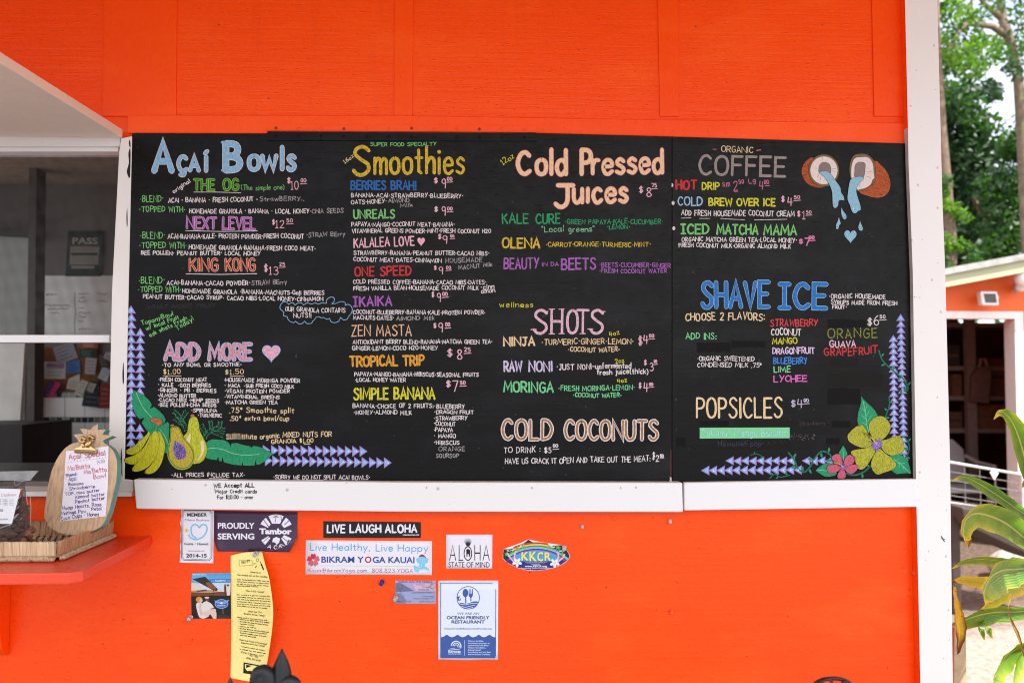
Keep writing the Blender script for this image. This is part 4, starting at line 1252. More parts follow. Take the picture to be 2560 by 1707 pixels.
# ------------------------------------------------------------------ things on the counter shelf
STRAW = None
def straw_mat(name, a, bcol, scale):
    m, t, bs = new_mat(name)
    f = noise(t, mapped(t, scale), 1.0, 4.0, .6)
    t.links.new(ramp(t, f, [(.3, a), (.45, bcol), (.62, tuple(min(1, x * 1.25) for x in bcol[:3]) + (1,)), (.72, a)]), bs.inputs['Base Color'])
    bs.inputs['Roughness'].default_value = .6
    bump(t, bs, f, .8, .002)
    return m
STRAW_F = straw_mat('straw_pale', (.46, .34, .20, 1), (.66, .53, .34, 1), (330, 12, 10))
STRAW_S = straw_mat('straw_tan', (.24, .11, .05, 1), (.45, .25, .13, 1), (12, 330, 10))
WEAVE = straw_mat('woven_reed', (.03, .018, .012, 1), (.12, .075, .045, 1), (160, 160, 90))
CORD = straw_mat('reed_cord', (.06, .04, .025, 1), (.46, .34, .21, 1), (160, 160, 160))
c0, c1 = onZ(141, 1402, zs), onZ(307, 1331, zs)            # right front and right back foot of the tray
c1.y = min(c1.y, -.03)
tray = thing('straw_tray', 'shallow woven straw tray with pale front and tan side on the orange shelf', 'tray', tuple((c0 + c1) / 2))
TH = onP(144, 1352, Vector((0, c0.y, 0)), Vector((0, 1, 0))).z - zs
d0, d1 = Vector((-1.0, c0.y, zs)), Vector((-1.0, c1.y, zs))
UPV = Vector((0, 0, 1))
d0.x = d1.x = c0.x - .55
def wall_strip(m, p, q, inner, mat):
    p, q = Vector(p), Vector(q)
    n = int((q - p).length / .0026)
    rnd = random.Random(4)
    out = (inner * -.006)
    for i in range(n):
        a, c = p.lerp(q, i / n), p.lerp(q, (i + .93) / n)
        h = TH * rnd.uniform(.985, 1.01)
        o = out * rnd.uniform(.85, 1.15)
        lo = Vector((0, 0, .007))
        m.prism([a + lo + o, c + lo + o, c + UPV * h + o * 1.6, a + UPV * h + o * 1.6], inner * .006, mat)
m_ = MB(); wall_strip(m_, d0, c0, Vector((0, 1, 0)), STRAW_F); m_.build('front_rim', tray)
sd = (c1 - c0).normalized()
inn = Vector((-sd.y, sd.x, 0))
m_ = MB(); wall_strip(m_, c0, c1, inn, STRAW_S); m_.build('side_rim', tray)
m_ = MB(); wall_strip(m_, c1, d1, Vector((0, -1, 0)), STRAW_S); m_.build('back_rim', tray)
m_ = MB()
for p, q in ((d0, c0), (c0, c1)):
    out = Vector((0, -1, 0)) if p is d0 else -inn
    n = int((q - p).length / .012)
    pts = [p.lerp(q, i / (n * 4)) + out * (.010 + .003 * math.sin(i * 1.57)) + Vector((0, 0, .006 + .0022 * math.cos(i * 1.57))) for i in range(n * 4 + 1)]
    m_.tube(pts, .0042, CORD, 6)
    pts = [p.lerp(q, i / (n * 4)) + out * (.010 - .003 * math.sin(i * 1.57)) + Vector((0, 0, .006 - .0022 * math.cos(i * 1.57))) for i in range(n * 4 + 1)]
    m_.tube(pts, .0042, CORD, 6)
m_.build('braided_edge', tray, smooth=True)
m_ = MB()
zf = zs + .007
m_.face([d0 + Vector((0, .004, .005)), c0 + Vector((-.004, .004, .005)), c1 + Vector((-.004, -.004, .005)), d1 + Vector((0, -.004, .005))], WEAVE)
rows = 14
for r in range(rows):
    f = (r + .5) / rows
    a, c = d0.lerp(d1, f), c0.lerp(c1, f)
    n = int((c - a).length / .013)
    for i in range(n):
        u = (i + (.5 if r % 2 else 0)) / n
        p = a.lerp(c, u)
        if u < .45: continue
        m_.ball((p.x, p.y, zf + .0015), .0048, CORD, 6, 4, (1.15, .8, .5))
m_.build('woven_floor', tray)

# pineapple shaped clip board leaning against the window post
PB = onZ(185, 1335, zf)
bot = Vector((0, -.135, zf)); lean = math.atan2(.085, .36)
nrm = Vector((-.16, -math.cos(lean), math.sin(lean) * .9)).normalized()
pp = onP(185, 1325, bot, Vector((0, 1, 0)))
zlow = min(onP(*zp(ZQ, x, y), pp, nrm).z for x, y in [(640, 1055), (800, 1030), (520, 1035)])
pp = pp + Vector((0, 0, 0))
def pine_surf(px, py, lift):
    return onP(px, py, pp, nrm) + nrm * lift
OAK = straw_mat('oak_board', (.40, .25, .14, 1), (.52, .35, .21, 1), (190, 190, 9))
TEAL = plain('teal_edge_paint', (.13, .31, .27, 1), .5)
outl = [(395, 905), (398, 820), (412, 720), (432, 600), (460, 490), (505, 385), (565, 300), (630, 250), (700, 228)]
outl_r = [(930, 240), (985, 280), (1025, 340), (1043, 430), (1035, 570), (1008, 700), (975, 830), (940, 920), (895, 985), (800, 1030), (720, 1050), (640, 1055), (560, 1045), (490, 1020), (430, 975)]
crown = [(700, 228), (690, 205), (652, 165), (690, 160), (745, 158), (725, 135), (713, 112), (755, 112), (808, 122), (830, 92), (868, 68), (872, 95), (868, 122), (905, 118), (945, 120), (925, 142), (912, 165), (955, 168), (1000, 175), (965, 195), (925, 210), (915, 225), (930, 240)]
shape = spline(outl, 3)[:-1] + crown[:-1] + spline(outl_r, 3)
loop = [pine_surf(*zp(ZQ, x, y), 0) for x, y in shape]
area = sum(shape[i][0] * shape[(i + 1) % len(shape)][1] - shape[(i + 1) % len(shape)][0] * shape[i][1] for i in range(len(shape)))
if area > 0:
    loop = loop[::-1]
pine = thing('pineapple_clipboard', 'pineapple shaped wooden clipboard with teal edges leaning on the window post', 'clipboard', tuple(pp))
m_ = MB(); m_.prism(loop, -nrm * .016, OAK, TEAL); m_.build('board', pine)
a = Art(pine_surf, ZQ)
a.poly([(592, 312), (970, 268), (965, 600), (945, 890), (540, 935), (570, 640)], ink(240, 236, 246, .03, k=.95), .0012)
sheet_ = a.build('paper', pine)
a = Art(pine_surf, ZQ)
RD, PU = ink(205, 78, 110, .2), ink(62, 28, 128, .12)
a.hand('Açai Special', 615, 390, 945, 352, 50, RD, 7, 1.5e-3, gap=1.6)
a.line([(612, 416), (960, 368)], .1, PU, 1.5e-3)
for i in range(13):
    a.hand('.', 608 + i * 28, 416 - i * 3.8, 612 + i * 28, 415 - i * 3.8, 30, PU, 5, 1.5e-3)
a.hand('14.00', 868, 425, 938, 412, 32, ink(120, 115, 130, 0), 3, 1.5e-3)
a.hand("Mo'Butta", 610, 490, 808, 462, 48, RD, 5.5, 1.5e-3)
a.hand("Mo'Betta", 752, 522, 958, 490, 44, RD, 5.5, 1.5e-3)
a.hand('Bowl', 838, 560, 950, 545, 44, RD, 5.5, 1.5e-3)
for tx, x0, y0, x1_, y1, h in [('Blend:', 592, 542, 695, 530, 30), ('· Açai', 585, 580, 685, 575, 42), ('· Banana', 580, 625, 750, 612, 30), ('· Strawberrie', 588, 668, 850, 638, 32), ('TOP: Mac butter', 583, 708, 892, 672, 30), ('Almond butter', 672, 738, 940, 706, 32), ('Peanut butter', 675, 782, 940, 742, 34), ('Hemp Hearts, Rose', 563, 836, 908, 800, 36), ('Petal', 820, 842, 908, 835, 34), ('Moringa Pow.', 548, 880, 780, 862, 36), ('Coco Chips · Honey', 548, 928, 888, 885, 38)]:
    a.hand(tx, x0, y0, x1_, y1, h, PU, 5.0, 1.5e-3)
a.build('writing', sheet_)
BRASS = plain('brass', (.62, .43, .20, 1), .28, 1.0, var=.08)
clip = MB()
def cs(x, y, l): return pine_surf(*zp(ZQ, 780 + (x - 780) * .94, y * .96 - 6), l * .7)
q = [(676, 312), (700, 300), (728, 292), (745, 270), (752, 245), (812, 245), (815, 262), (822, 280), (850, 300), (884, 322), (880, 340), (680, 333)]
clip.prism([cs(x, y, .012) for x, y in q[::-1]] if sum(q[i][0] * q[(i + 1) % len(q)][1] - q[(i + 1) % len(q)][0] * q[i][1] for i in range(len(q))) > 0 else [cs(x, y, .012) for x, y in q], -nrm * .002, BRASS)
clip.tube([cs(678, 330, .006), cs(882, 338, .006)], .0052, BRASS, 8)
co = clip.build('clip', pine, bevel=.0006)
clip = MB()
for cx_, cy_, r in ((764, 232, 22), (818, 220, 25)):
    pts = [cs(cx_ + r * math.cos(t * .4189), cy_ + r * math.sin(t * .4189), .016 if cx_ < 800 else .006) for t in range(16)]
    clip.tube(pts, .0032, BRASS, 8)
for x, y, x2, y2 in ((748, 250, 770, 300), (838, 232, 800, 300)):
    clip.tube([cs(x, y, .014), cs((x + x2) / 2 + 4, (y + y2) / 2, .014), cs(x2, y2, .0145)], .003, BRASS, 8)
clip.build('clip_handle', co, smooth=True)

# bag of granola
FILM, t_, bs_ = new_mat('clear_film')
bs_.inputs['Base Color'].default_value = (.06, .06, .06, 1)
bs_.inputs['Roughness'].default_value = .12
trn = nd(t_, 'ShaderNodeBsdfTransparent'); trn.inputs[0].default_value = (.93, .93, .93, 1)
mx_ = nd(t_, 'ShaderNodeMixShader'); mx_.inputs[0].default_value = .42
t_.links.new(trn.outputs[0], mx_.inputs[1]); t_.links.new(bs_.outputs[0], mx_.inputs[2])
t_.links.new(mx_.outputs[0], t_.nodes['Material Output'].inputs[0])
bump(t_, bs_, noise(t_, mapped(t_, (55, 55, 30)), 1, 4, .6), 1.0, .012)
GRAN = plain('granola_brown', (.26, .095, .045, 1), .55, var=.3, scale=70, bumpy=.5)
GY = -.19
gs = lambda x, y, l=0.0: W(*zp(ZB2, x, y), GY - l)
bagT = thing('granola_bag', 'clear plastic bag of dark granola clusters with a white label in the straw tray', 'bag', tuple(gs(100, 1110)))
gl, gr_ = gs(-420, 1100), gs(450, 1080)
zt_, z0_ = gs(0, 300).z, zf + .004
m_ = MB()
prof = []
NW, NH = 14, 12
V = []
for sgn in (-1, 1):
    for j in range(NH + 1):
        v = j / NH
        for i in range(NW + 1):
            u = i / NW
            xr = gr_.x - .004 * math.sin(v * 9) - (.012 * v if v < .9 else .012)
            x = gl.x + (xr - gl.x) * u
            bul = (.040 * (1 - v) ** .6 + .004) * (math.sin(math.pi * min(max(u, 0.0), 1)) ** .5 if 0 < u < 1 else 0)
            V.append(Vector((x, GY + sgn * bul + .004 * math.sin(u * 17 + v * 11), z0_ + (zt_ - z0_) * v)))
Fs = []
st = (NW + 1) * (NH + 1)
for s in range(2):
    for j in range(NH):
        for i in range(NW):
            a_ = s * st + j * (NW + 1) + i
            q = (a_, a_ + 1, a_ + NW + 2, a_ + NW + 1)
            Fs.append(q if s == 0 else q[::-1])
m_.mesh(V, Fs, FILM)
m_.build('film', bagT, smooth=True)
m_ = MB()
m_.prism([gs(-420, 300), gs(440, 290), gs(556, 152), gs(-420, 172)], (0, .002, 0), plain('header_film', (.30, .30, .30, 1), .25, var=.2, scale=30))
m_.build('header_fold', bagT)
m_ = MB()
rnd = random.Random(9)
for i in range(260):
    v = rnd.random() ** 1.3
    u = rnd.uniform(.12, .985)
    x = gl.x + (gr_.x - .012 - gl.x) * u
    th = .032 * (1 - v) ** .6 + .002
    r = rnd.uniform(.006, .012)
    z = z0_ + r * .8 + (gs(0, 500).z - z0_) * v * (1.0 if u < .9 else .75)
    m_.ball((x, GY + rnd.uniform(-th, th) * .8, z), r, GRAN, 7, 5, (rnd.uniform(.8, 1.6), .8, rnd.uniform(.6, 1)))
kind(m_.build('granola', bagT), 'stuff')
GLINT, tc_, bc_ = new_mat('film_glint')  # pale glossy strips: painted highlights along the creases of the bag film
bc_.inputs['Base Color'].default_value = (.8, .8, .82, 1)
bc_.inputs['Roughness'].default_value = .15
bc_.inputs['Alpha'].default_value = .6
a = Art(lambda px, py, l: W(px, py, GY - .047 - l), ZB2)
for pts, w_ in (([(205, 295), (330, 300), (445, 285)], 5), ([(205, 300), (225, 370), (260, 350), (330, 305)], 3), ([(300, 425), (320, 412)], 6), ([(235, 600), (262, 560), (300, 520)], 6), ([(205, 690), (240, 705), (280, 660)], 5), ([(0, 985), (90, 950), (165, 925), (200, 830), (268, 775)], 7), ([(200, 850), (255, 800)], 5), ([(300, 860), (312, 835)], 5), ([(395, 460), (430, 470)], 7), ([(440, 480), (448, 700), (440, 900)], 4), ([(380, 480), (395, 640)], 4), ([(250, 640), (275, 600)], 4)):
    a.line(pts, w_, GLINT, 0, 3)
a.build('film_glint', bagT)
LS = lambda px, py, l: W(px, py, GY - .045 - l)
a = Art(LS, ZB2)
a.poly([(-380, 400), (300, 418), (170, 925), (-420, 905)], ink(228, 232, 238, .03), 0)
lab = a.build('bag_label', bagT)
a = Art(LS, ZB2)
g1, g2 = ink(190, 140, 100, 0), ink(110, 110, 115, 0)
a.hand('Gourmet Cookies', -260, 545, 232, 515, 48, g1, 5, 4e-4)
for y in (575, 600, 625, 650):
    a.hand('ingredients oats butter sugar nuts', -330, y - 12, 195, y + 2, 15, g2, 3, 4e-4)
a.type('NET WT 12 OZ BAGS', -420, 735, 42, 742, ink(60, 62, 66, 0), 34, 4e-4, .02)
a.hand('336 grams', -90, 868, 118, 862, 26, g2, 4, 4e-4)
a.build('print', lab)

# ------------------------------------------------------------------ wrought iron chairs in front
IRON = plain('dark_cast_iron', (.028, .030, .033, 1), .42, .5, var=.15, scale=30, bumpy=.15)
RUST = plain('rusty_brown_iron', (.055, .016, .012, 1), .5, .3, var=.3, scale=40, bumpy=.3)
def blade(m, tip, root, w, th, mat, bend=(0, 0, 0), n=10):
    tip, root, bend = Vector(tip), Vector(root), Vector(bend)
    V, Fs = [], []
    d = (tip - root).normalized()
    side = d.cross(Vector((0, 1, 0))).normalized()
    nn = Vector((0, -1, 0))
    for k in range(n + 1):
        u = k / n
        c = root.lerp(tip, u) + bend * math.sin(u * math.pi)
        ww = w * (.55 + .45 * math.sin(min(u / .42, 1) * math.pi / 2)) if u < .42 else w * max(.02, 1 - ((u - .42) / .58) ** 1.55)
        for s, t in ((-1, 0), (-.45, .6), (0, 1), (.45, .6), (1, 0), (.45, -.6), (0, -1), (-.45, -.6)):
            V.append(c + side * (s * ww / 2) + nn * (t * th / 2 * ww / w))
    for k in range(n):
        for j in range(8):
            Fs.append((k * 8 + j, k * 8 + (j + 1) % 8, (k + 1) * 8 + (j + 1) % 8, (k + 1) * 8 + j))
    Fs += [tuple(range(8)), tuple(reversed(range(n * 8, n * 8 + 8)))]
    m.mesh(V, Fs, mat)
CY = -.52
cp = lambda x, y, d=0.0: W(x, y, CY + d)
ch = thing('iron_chair', 'black wrought iron chair with fleur de lis ornaments before the yellow flyer', 'chair', tuple(Vector((cp(660, 1900).x, CY, 0))))
m_ = MB()
blade(m_, cp(*zp(ZJ, 965, 1262)), cp(*zp(ZJ, 905, 1720)), .036, .018, IRON, (.004, 0, 0))
m_.build('ornament', ch, smooth=True)
m_ = MB()
for k, (pts, r) in enumerate([([(850, 1660), (855, 1560), (840, 1490), (800, 1465), (755, 1480), (732, 1530), (738, 1590), (770, 1600)], .0105), ([(990, 1680), (985, 1600), (1005, 1560), (1045, 1555), (1085, 1580), (1095, 1640), (1070, 1660)], .010)]):
    pp_ = [cp(*zp(ZJ, x, y)) for x, y in spline(pts, 3)]
    m_.tube(pp_, [r * (1.0 - .55 * i / len(pp_)) + .003 for i in range(len(pp_))], IRON, 10)
m_.ball(cp(*zp(ZJ, 800, 1535)), .017, IRON, 12, 8, (1, .6, 1.2))
m_.ball(cp(*zp(ZJ, 1050, 1620)), .016, IRON, 12, 8, (1, .6, 1.2))
m_.build('scroll', ch, smooth=True)
m_ = MB()
blade(m_, cp(*zp(ZJ, 512, 1512)), cp(*zp(ZJ, 510, 1740)), .017, .012, IRON)
m_.build('ornament', ch, smooth=True)
m_ = MB()
xl_, xr_, zr = cp(560, 1730).x, cp(830, 1730).x, cp(700, 1735).z
m_.tube([(xl_ - .06, CY, zr - .28), (xl_ - .03, CY, zr - .06), (xl_ + .04, CY, zr - .005), ((xl_ + xr_) / 2, CY, zr), (xr_ - .04, CY, zr - .005), (xr_ + .03, CY, zr - .06), (xr_ + .06, CY, zr - .28)], .009, IRON, 8)
m_.build('backrest', ch, smooth=True)
m_ = MB()
xm, ys_ = (xl_ + xr_) / 2, CY - .2
m_.ball((xm, ys_, .44), .23, IRON, 20, 8, (1, 1, .06)); m_.build('seat', ch)
for s1 in (-1, 1):
    for s2 in (-1, 1):
        m_ = MB()
        m_.tube([(xm + s1 * .13, ys_ + s2 * .15, .44), (xm + s1 * .2, ys_ + s2 * .21, 0)], .01, IRON, 8)
        if s2 > 0:
            m_.tube([(xm + s1 * .13, ys_ + .15, .44), (xl_ - .06 if s1 < 0 else xr_ + .06, CY, zr - .28)], .009, IRON, 8)
        m_.build('leg', ch)
ch2 = thing('iron_chair', 'rusty brown iron chair whose curled top rail just shows at the bottom right', 'chair', tuple(Vector((cp(2090, 1900).x, CY, 0))))
m_ = MB()
arc = [(2018, 1740), (2034, 1712), (2052, 1700), (2068, 1696), (2090, 1695), (2110, 1699), (2130, 1710), (2150, 1735), (2160, 1775)]
m_.tube([cp(x, y) for x, y in spline(arc, 3)], .0034, RUST, 8)
arc2 = [(2026, 1735), (2044, 1711), (2066, 1697), (2080, 1704), (2074, 1722), (2060, 1726), (2056, 1716)]
m_.tube([cp(x, y, -.005) for x, y in spline(arc2, 3)], .0026, RUST, 8)
arc3 = [(2145, 1740), (2128, 1708), (2112, 1702), (2104, 1716), (2114, 1728), (2126, 1722)]
m_.tube([cp(x, y, -.005) for x, y in spline(arc3, 3)], .0026, RUST, 8)
m_.build('scroll', ch2, smooth=True)
m_ = MB()
xl_, xr_, zr = cp(2018, 1740).x, cp(2160, 1775).x, cp(2090, 1775).z
m_.tube([(xl_, CY, zr + .03), (xl_ - .08, CY, zr - .1), (xl_ - .1, CY, .42)], .008, RUST, 8)
m_.tube([(xr_, CY, zr), (xr_ + .08, CY, zr - .1), (xr_ + .1, CY, .42)], .008, RUST, 8)
m_.build('backrest', ch2, smooth=True)
xm = (xl_ + xr_) / 2
m_ = MB(); m_.ball((xm, ys_, .44), .23, RUST, 20, 8, (1, 1, .06)); m_.build('seat', ch2)
for s1 in (-1, 1):
    for s2 in (-1, 1):
        m_ = MB(); m_.tube([(xm + s1 * .13, ys_ + s2 * .15, .44), (xm + s1 * .2, ys_ + s2 * .21, 0)], .01, RUST, 8); m_.build('leg', ch2)

# ------------------------------------------------------------------ the menu boards
YL, YR2 = -0.0125, -0.0105
b = MB()
slab(b, [(309, 1199), (1000, 1207), (1679, 1206), (1679, 343), (1341, 334.5), (660, 336), (330, 334)], YL, 0.0122, BLACK, plain('board_edge', (.07, .055, .05, 1), .7))
mbl = b.build('menu_board', base=W(1000, 1203, -.006))
tag(mbl, 'wide black menu board hand painted with bowls, smoothies, juices, shots and coconuts', 'menu board')
b = MB()
slab(b, [(1681.5, 1208), (2289, 1197), (2283, 1000), (2271, 500), (2262, 359), (1681.5, 343)], YR2, 0.0102, BLACK, plain('board_edge', (.07, .055, .05, 1), .7))
mbr = b.build('menu_board', base=W(1980, 1200, -.006))
tag(mbr, 'narrower black menu board painted with coffee, shave ice, popsicles and a yellow hibiscus', 'menu board')
b = MB()
slab(b, [(668, 351), (1342, 353), (1341, 333), (668, 329)], YL - .003, .0029, BLACK)
for i in range(12):
    b.ball(W(690 + i * 56.5, 342 + i * .2, YL - .0033), .0036, BLACK, 8, 5, (1, .5, 1))
b.build('mounting_strip', mbl)

a = Art(wall_surf(YL), (0, 0, 1))
a.poly([(1676, 1120), (1679, 1128), (1679, 1190), (1676, 1188), (1674, 1160)], ink(70, 22, 14, .2), 1e-4)
a.build('edge_chip', mbl)
a = Art(wall_surf(YL), (0, 0, 1))
a.poly([(1675, 1190), (1679, 1194), (1679, 1205), (1674, 1205)], ink(206, 196, 190, .1), 1.4e-4)
a.build('edge_chip', mbl)
WHT = ink(226, 216, 214); GRY = ink(165, 158, 158, .3); PNK = ink(232, 178, 190); GRN = ink(118, 196, 108); CRM = ink(233, 206, 160)
LBL = ink(138, 188, 222); PUR = ink(160, 92, 172); RED = ink(200, 40, 45); BLU = ink(34, 100, 172); GLD = ink(214, 182, 42, .24)
YEL = ink(214, 208, 30, .22); EMR = ink(30, 150, 92, .2); TAN = ink(226, 196, 150); TPE = ink(152, 138, 134); ORG = ink(228, 160, 34, .25); LIL = ink(205, 190, 220)
PCH = ink(240, 200, 158, .12); PKO = ink(222, 120, 128); MINT = ink(112, 205, 140, .2); LIME = ink(150, 190, 40); DKG = ink(20, 128, 58)
HPK = ink(224, 120, 165); BRN = ink(166, 116, 62, .2); OUT = ink(22, 19, 19, 0)
SL, SR = wall_surf(YL), wall_surf(YR2)
def grp(surf, parent, name, key, items, label=None):
    a = Art(surf, key)
    for it in items:
        it(a)
    o = a.build(name, parent)
    if label:
        o['label'] = label
    return o
def H(*args, **kw): return lambda a: a.hand(*args, **kw)
def LN(pts, w, m, **kw): return lambda a: a.line(pts, w, m, **kw)
def T(rows, mat, w=None):
    def f(a):
        for r in rows:
            a.hand(r[0], r[1], r[2], r[3], r[4], r[5], r[6] if len(r) > 6 else mat, .92 * (w if w else r[5] * .165), n=3, jit=.6)
    return f
def PR(dx, dy, dw, dh, main, mx0, my, mx1, mh, cents, cx0, cy, cx1, chh, mat=PNK, w=None):
    def f(a):
        w_ = w or mh * .085 + 1.0
        a.hand('$', dx, dy, dx + dw, dy, dh, mat, w_ * .95)
        a.hand(main, mx0, my, mx1, my, mh, mat, w_, jit=.15)
        if cents:
            a.hand(cents, cx0, cy, cx1, cy - 2, chh, mat, w_ * .85)
            a.line([(cx0 - 2, cy + chh * .24 + 4), (cx1 + 4, cy + chh * .24)], w_ * .8, mat)
    return f
B3 = dict(jit=.12)
# --- acai bowls
grp(SL, mbl, 'heading', ZA, [
  H('A', 312, 362, 492, 362, 292, LBL, 56, outline=WHT, ow=6, jit=0),
  H('ÇA', 562, 362, 772, 362, 148, LBL, 34, outline=WHT, ow=6, jit=.1), H('Í', 836, 362, 858, 362, 150, LBL, 34, outline=WHT, ow=6, jit=0),
  H('B', 1050, 354, 1200, 354, 274, LBL, 58, outline=WHT, ow=7, jit=0), LN([(1012, 68), (1080, 66)], 30, LBL), LN([(1012, 356), (1080, 356)], 26, LBL),
  H('OW', 1290, 352, 1570, 350, 142, LBL, 38, outline=WHT, ow=6, jit=.1), H('l', 1620, 345, 1644, 345, 230, LBL, 38, outline=WHT, ow=6, jit=0),
  H('S', 1690, 350, 1760, 352, 145, LBL, 36, outline=WHT, ow=6, jit=0)], 'large blue heading outlined in white')
grp(SL, mbl, 'item_name', ZA, [
  H('THE', 722, 556, 932, 556, 108, DKG, 14, outline=LIME, ow=6.5, **B3), H('OG', 1028, 558, 1178, 560, 112, DKG, 14, outline=LIME, ow=6.5, **B3),
  LN([(720, 580), (960, 580), (1205, 587)], 6, WHT), H('original', 515, 600, 690, 476, 46, WHT, 8), H('(The simple one)', 1208, 560, 1655, 558, 56, GRN, 6)])
grp(SL, mbl, 'price', ZA, [PR(1680, 488, 40, 60, '10', 1720, 556, 1802, 92, '00', 1822, 482, 1882, 42)])
grp(SL, mbl, 'ingredients', ZA, [T([('·BLEND·', 162, 690, 412, 682, 72), ('·TOPPED WITH·', 155, 790, 636, 788, 62)], GRN, 8.5),
  T([('ACAI · BANANA · FRESH COCONUT ·', 455, 690, 1380, 680, 52), ('HOMEMADE GRANOLA · BANANA · LOCAL HONEY', 672, 802, 1912, 800, 50)], WHT, 9),
  T([('StrawBERRY..', 1400, 678, 1860, 672, 50), ('·CHIA SEEDS', 1915, 800, 2265, 798, 50)], GRY, 8.5)])
grp(SL, mbl, 'item_name', ZA, [H('NEXT', 650, 950, 950, 956, 114, PUR, 15, outline=ink(226, 168, 206), ow=5, **B3), H('LEVEL', 1020, 958, 1352, 964, 120, PUR, 15, outline=ink(226, 168, 206), ow=5, **B3), LN([(635, 977), (1000, 986), (1375, 980)], 6.5, WHT)])
grp(SL, mbl, 'price', ZA, [PR(1525, 915, 34, 56, '12', 1562, 953, 1655, 82, '50', 1676, 895, 1742, 42)])
grp(SL, mbl, 'ingredients', ZA, [T([('·BLEND·', 162, 1064, 428, 1062, 72), ('·TOPPED WITH·', 155, 1165, 650, 1160, 66)], GRN, 8.5),
  T([('ACAI·BANANA·KALE· PROTEIN POWDER·FRESH COCONUT', 450, 1062, 1855, 1060, 52), ('HOMEMADE GRANOLA·BANANA·FRESH COCO MEAT·', 668, 1172, 1978, 1186, 50), ('BEE POLLEN· PEANUT BUTTER· LOCAL HONEY', 175, 1228, 1410, 1234, 46)], WHT, 9),
  T([('·STRAW BErry', 1878, 1048, 2282, 1036, 50)], GRY, 8.5)])
grp(SL, mbl, 'item_name', ZA, [H('KING', 680, 1390, 968, 1388, 122, ink(186, 32, 26), 12, outline=ink(240, 186, 148), ow=6, **B3), H('KONG', 1052, 1388, 1352, 1384, 122, ink(186, 32, 26), 12, outline=ink(240, 186, 148), ow=6, **B3), LN([(640, 1422), (1000, 1428), (1370, 1420)], 7.5, WHT)])
grp(SL, mbl, 'price', ZA, [PR(1440, 1400, 45, 80, '13', 1495, 1434, 1592, 86, '25', 1602, 1344, 1662, 38)])
grp(SL, mbl, 'ingredients', ZA, [T([('·BLEND·', 145, 1530, 425, 1524, 74)], GRN, 8.5), T([('ACAI·BANANA·CACAO POWDER·', 440, 1540, 1305, 1542, 50)], WHT, 9), T([('STRAW BErry', 1315, 1540, 1682, 1534, 52)], GRY, 8.5)])
grp(SL, mbl, 'ingredients', ZB, [T([('·TOPPED WITH·', 145, 132, 592, 128, 64)], GRN, 8.5), T([('HOMEMADE GRANOLA ·BANANA·MACNUTS·Goji BERRIES', 600, 138, 2068, 158, 48), ('PEANUT BUTTER·CACAO SYRUP· CACAO NIBS·LOCAL HONEY·CINNAMON', 195, 194, 2055, 222, 46)], WHT, 9)])
cloud = [(1650, 330), (1612, 300), (1612, 262), (1640, 228), (1680, 228), (1698, 252), (1720, 236), (1750, 238), (1762, 258), (1800, 234), (1840, 240), (1852, 258), (1890, 236), (1930, 248), (1980, 236), (2000, 250), (2040, 236), (2090, 240), (2085, 215), (2110, 185), (2145, 175), (2170, 190), (2165, 225), (2145, 245), (2190, 240), (2230, 222), (2265, 225), (2285, 240), (2280, 262), (2310, 250), (2345, 270), (2355, 310), (2340, 350), (2322, 368), (2300, 405), (2260, 410), (2235, 385), (2215, 425), (2170, 440), (2130, 425), (2122, 395), (2090, 405), (2060, 385), (2040, 392), (2010, 378), (1980, 385), (1965, 410), (1945, 425), (1935, 445), (1890, 450), (1862, 425), (1840, 448), (1800, 450), (1770, 425), (1750, 440), (1710, 425), (1690, 400), (1680, 375), (1650, 372), (1645, 345)]
grp(SL, mbl, 'cloud_note', ZB, [lambda a: a.ribbon(spline(cloud, 2, True), 6, LBL, 2e-4, closed=True), T([('OUR GRANOLA CONTAINS', 1660, 326, 2285, 340, 50), ('NUTS!!', 1745, 390, 1935, 390, 50)], WHT, 8)])
grp(SL, mbl, 'side_note', ZB, [T([('TopanyBowl', 182, 468, 512, 368, 52), ('w/ local Fruit', 232, 524, 572, 398, 46), ('ask whats Fresh', 268, 592, 655, 408, 48), ('Today!', 548, 522, 728, 414, 54)], GRN, 8.5),
  T([('WHAT MORE FRUIT', 240, 305, 950, 285, 48)], ink(13, 11, 11, 0), 14)])
grp(SL, mbl, 'heading', ZB, [H('ADD', 425, 820, 775, 822, 164, ink(222, 150, 162, .22), 32, outline=ink(160, 190, 226), ow=9, **B3), H('MORE', 880, 820, 1310, 815, 158, ink(222, 150, 162, .22), 30, outline=ink(160, 190, 226), ow=9, **B3),
  lambda a: a.heart(1520, 745, 180, 165, ink(232, 172, 190), 2e-4, ink(178, 188, 220), 12)], 'pink heading with blue outline and a heart')
grp(SL, mbl, 'add_on_list', ZB, [T([('·TO ANY BOWL OR SMOOTHIE·', 390, 895, 1216, 890, 42), ('·FRESH COCONUT MEAT', 355, 1048, 858, 1048, 42), ('· KALE  ·GOJi BERRIES', 350, 1100, 898, 1106, 40), ('·GINGER · PB · BERRIES', 348, 1152, 955, 1164, 42), ('·ALMOND BUTTER', 346, 1208, 745, 1212, 40), ('·CACAO NIBS ·HEMP SEEDS', 346, 1255, 980, 1262, 40), ('·BEE POLLEN·CHIA SEEDS', 350, 1305, 955, 1308, 40), ('·SPIRULINA', 692, 1360, 962, 1364, 40), ('·TURMERIC', 760, 1414, 1010, 1415, 42)], WHT, 8.5),
  T([('$1.00', 405, 970, 585, 964, 52), ('$1.50', 1040, 970, 1238, 970, 54)], CRM, 7), LN([(404, 986), (590, 988)], 6, CRM), LN([(1096, 988), (1236, 989)], 6, CRM)])
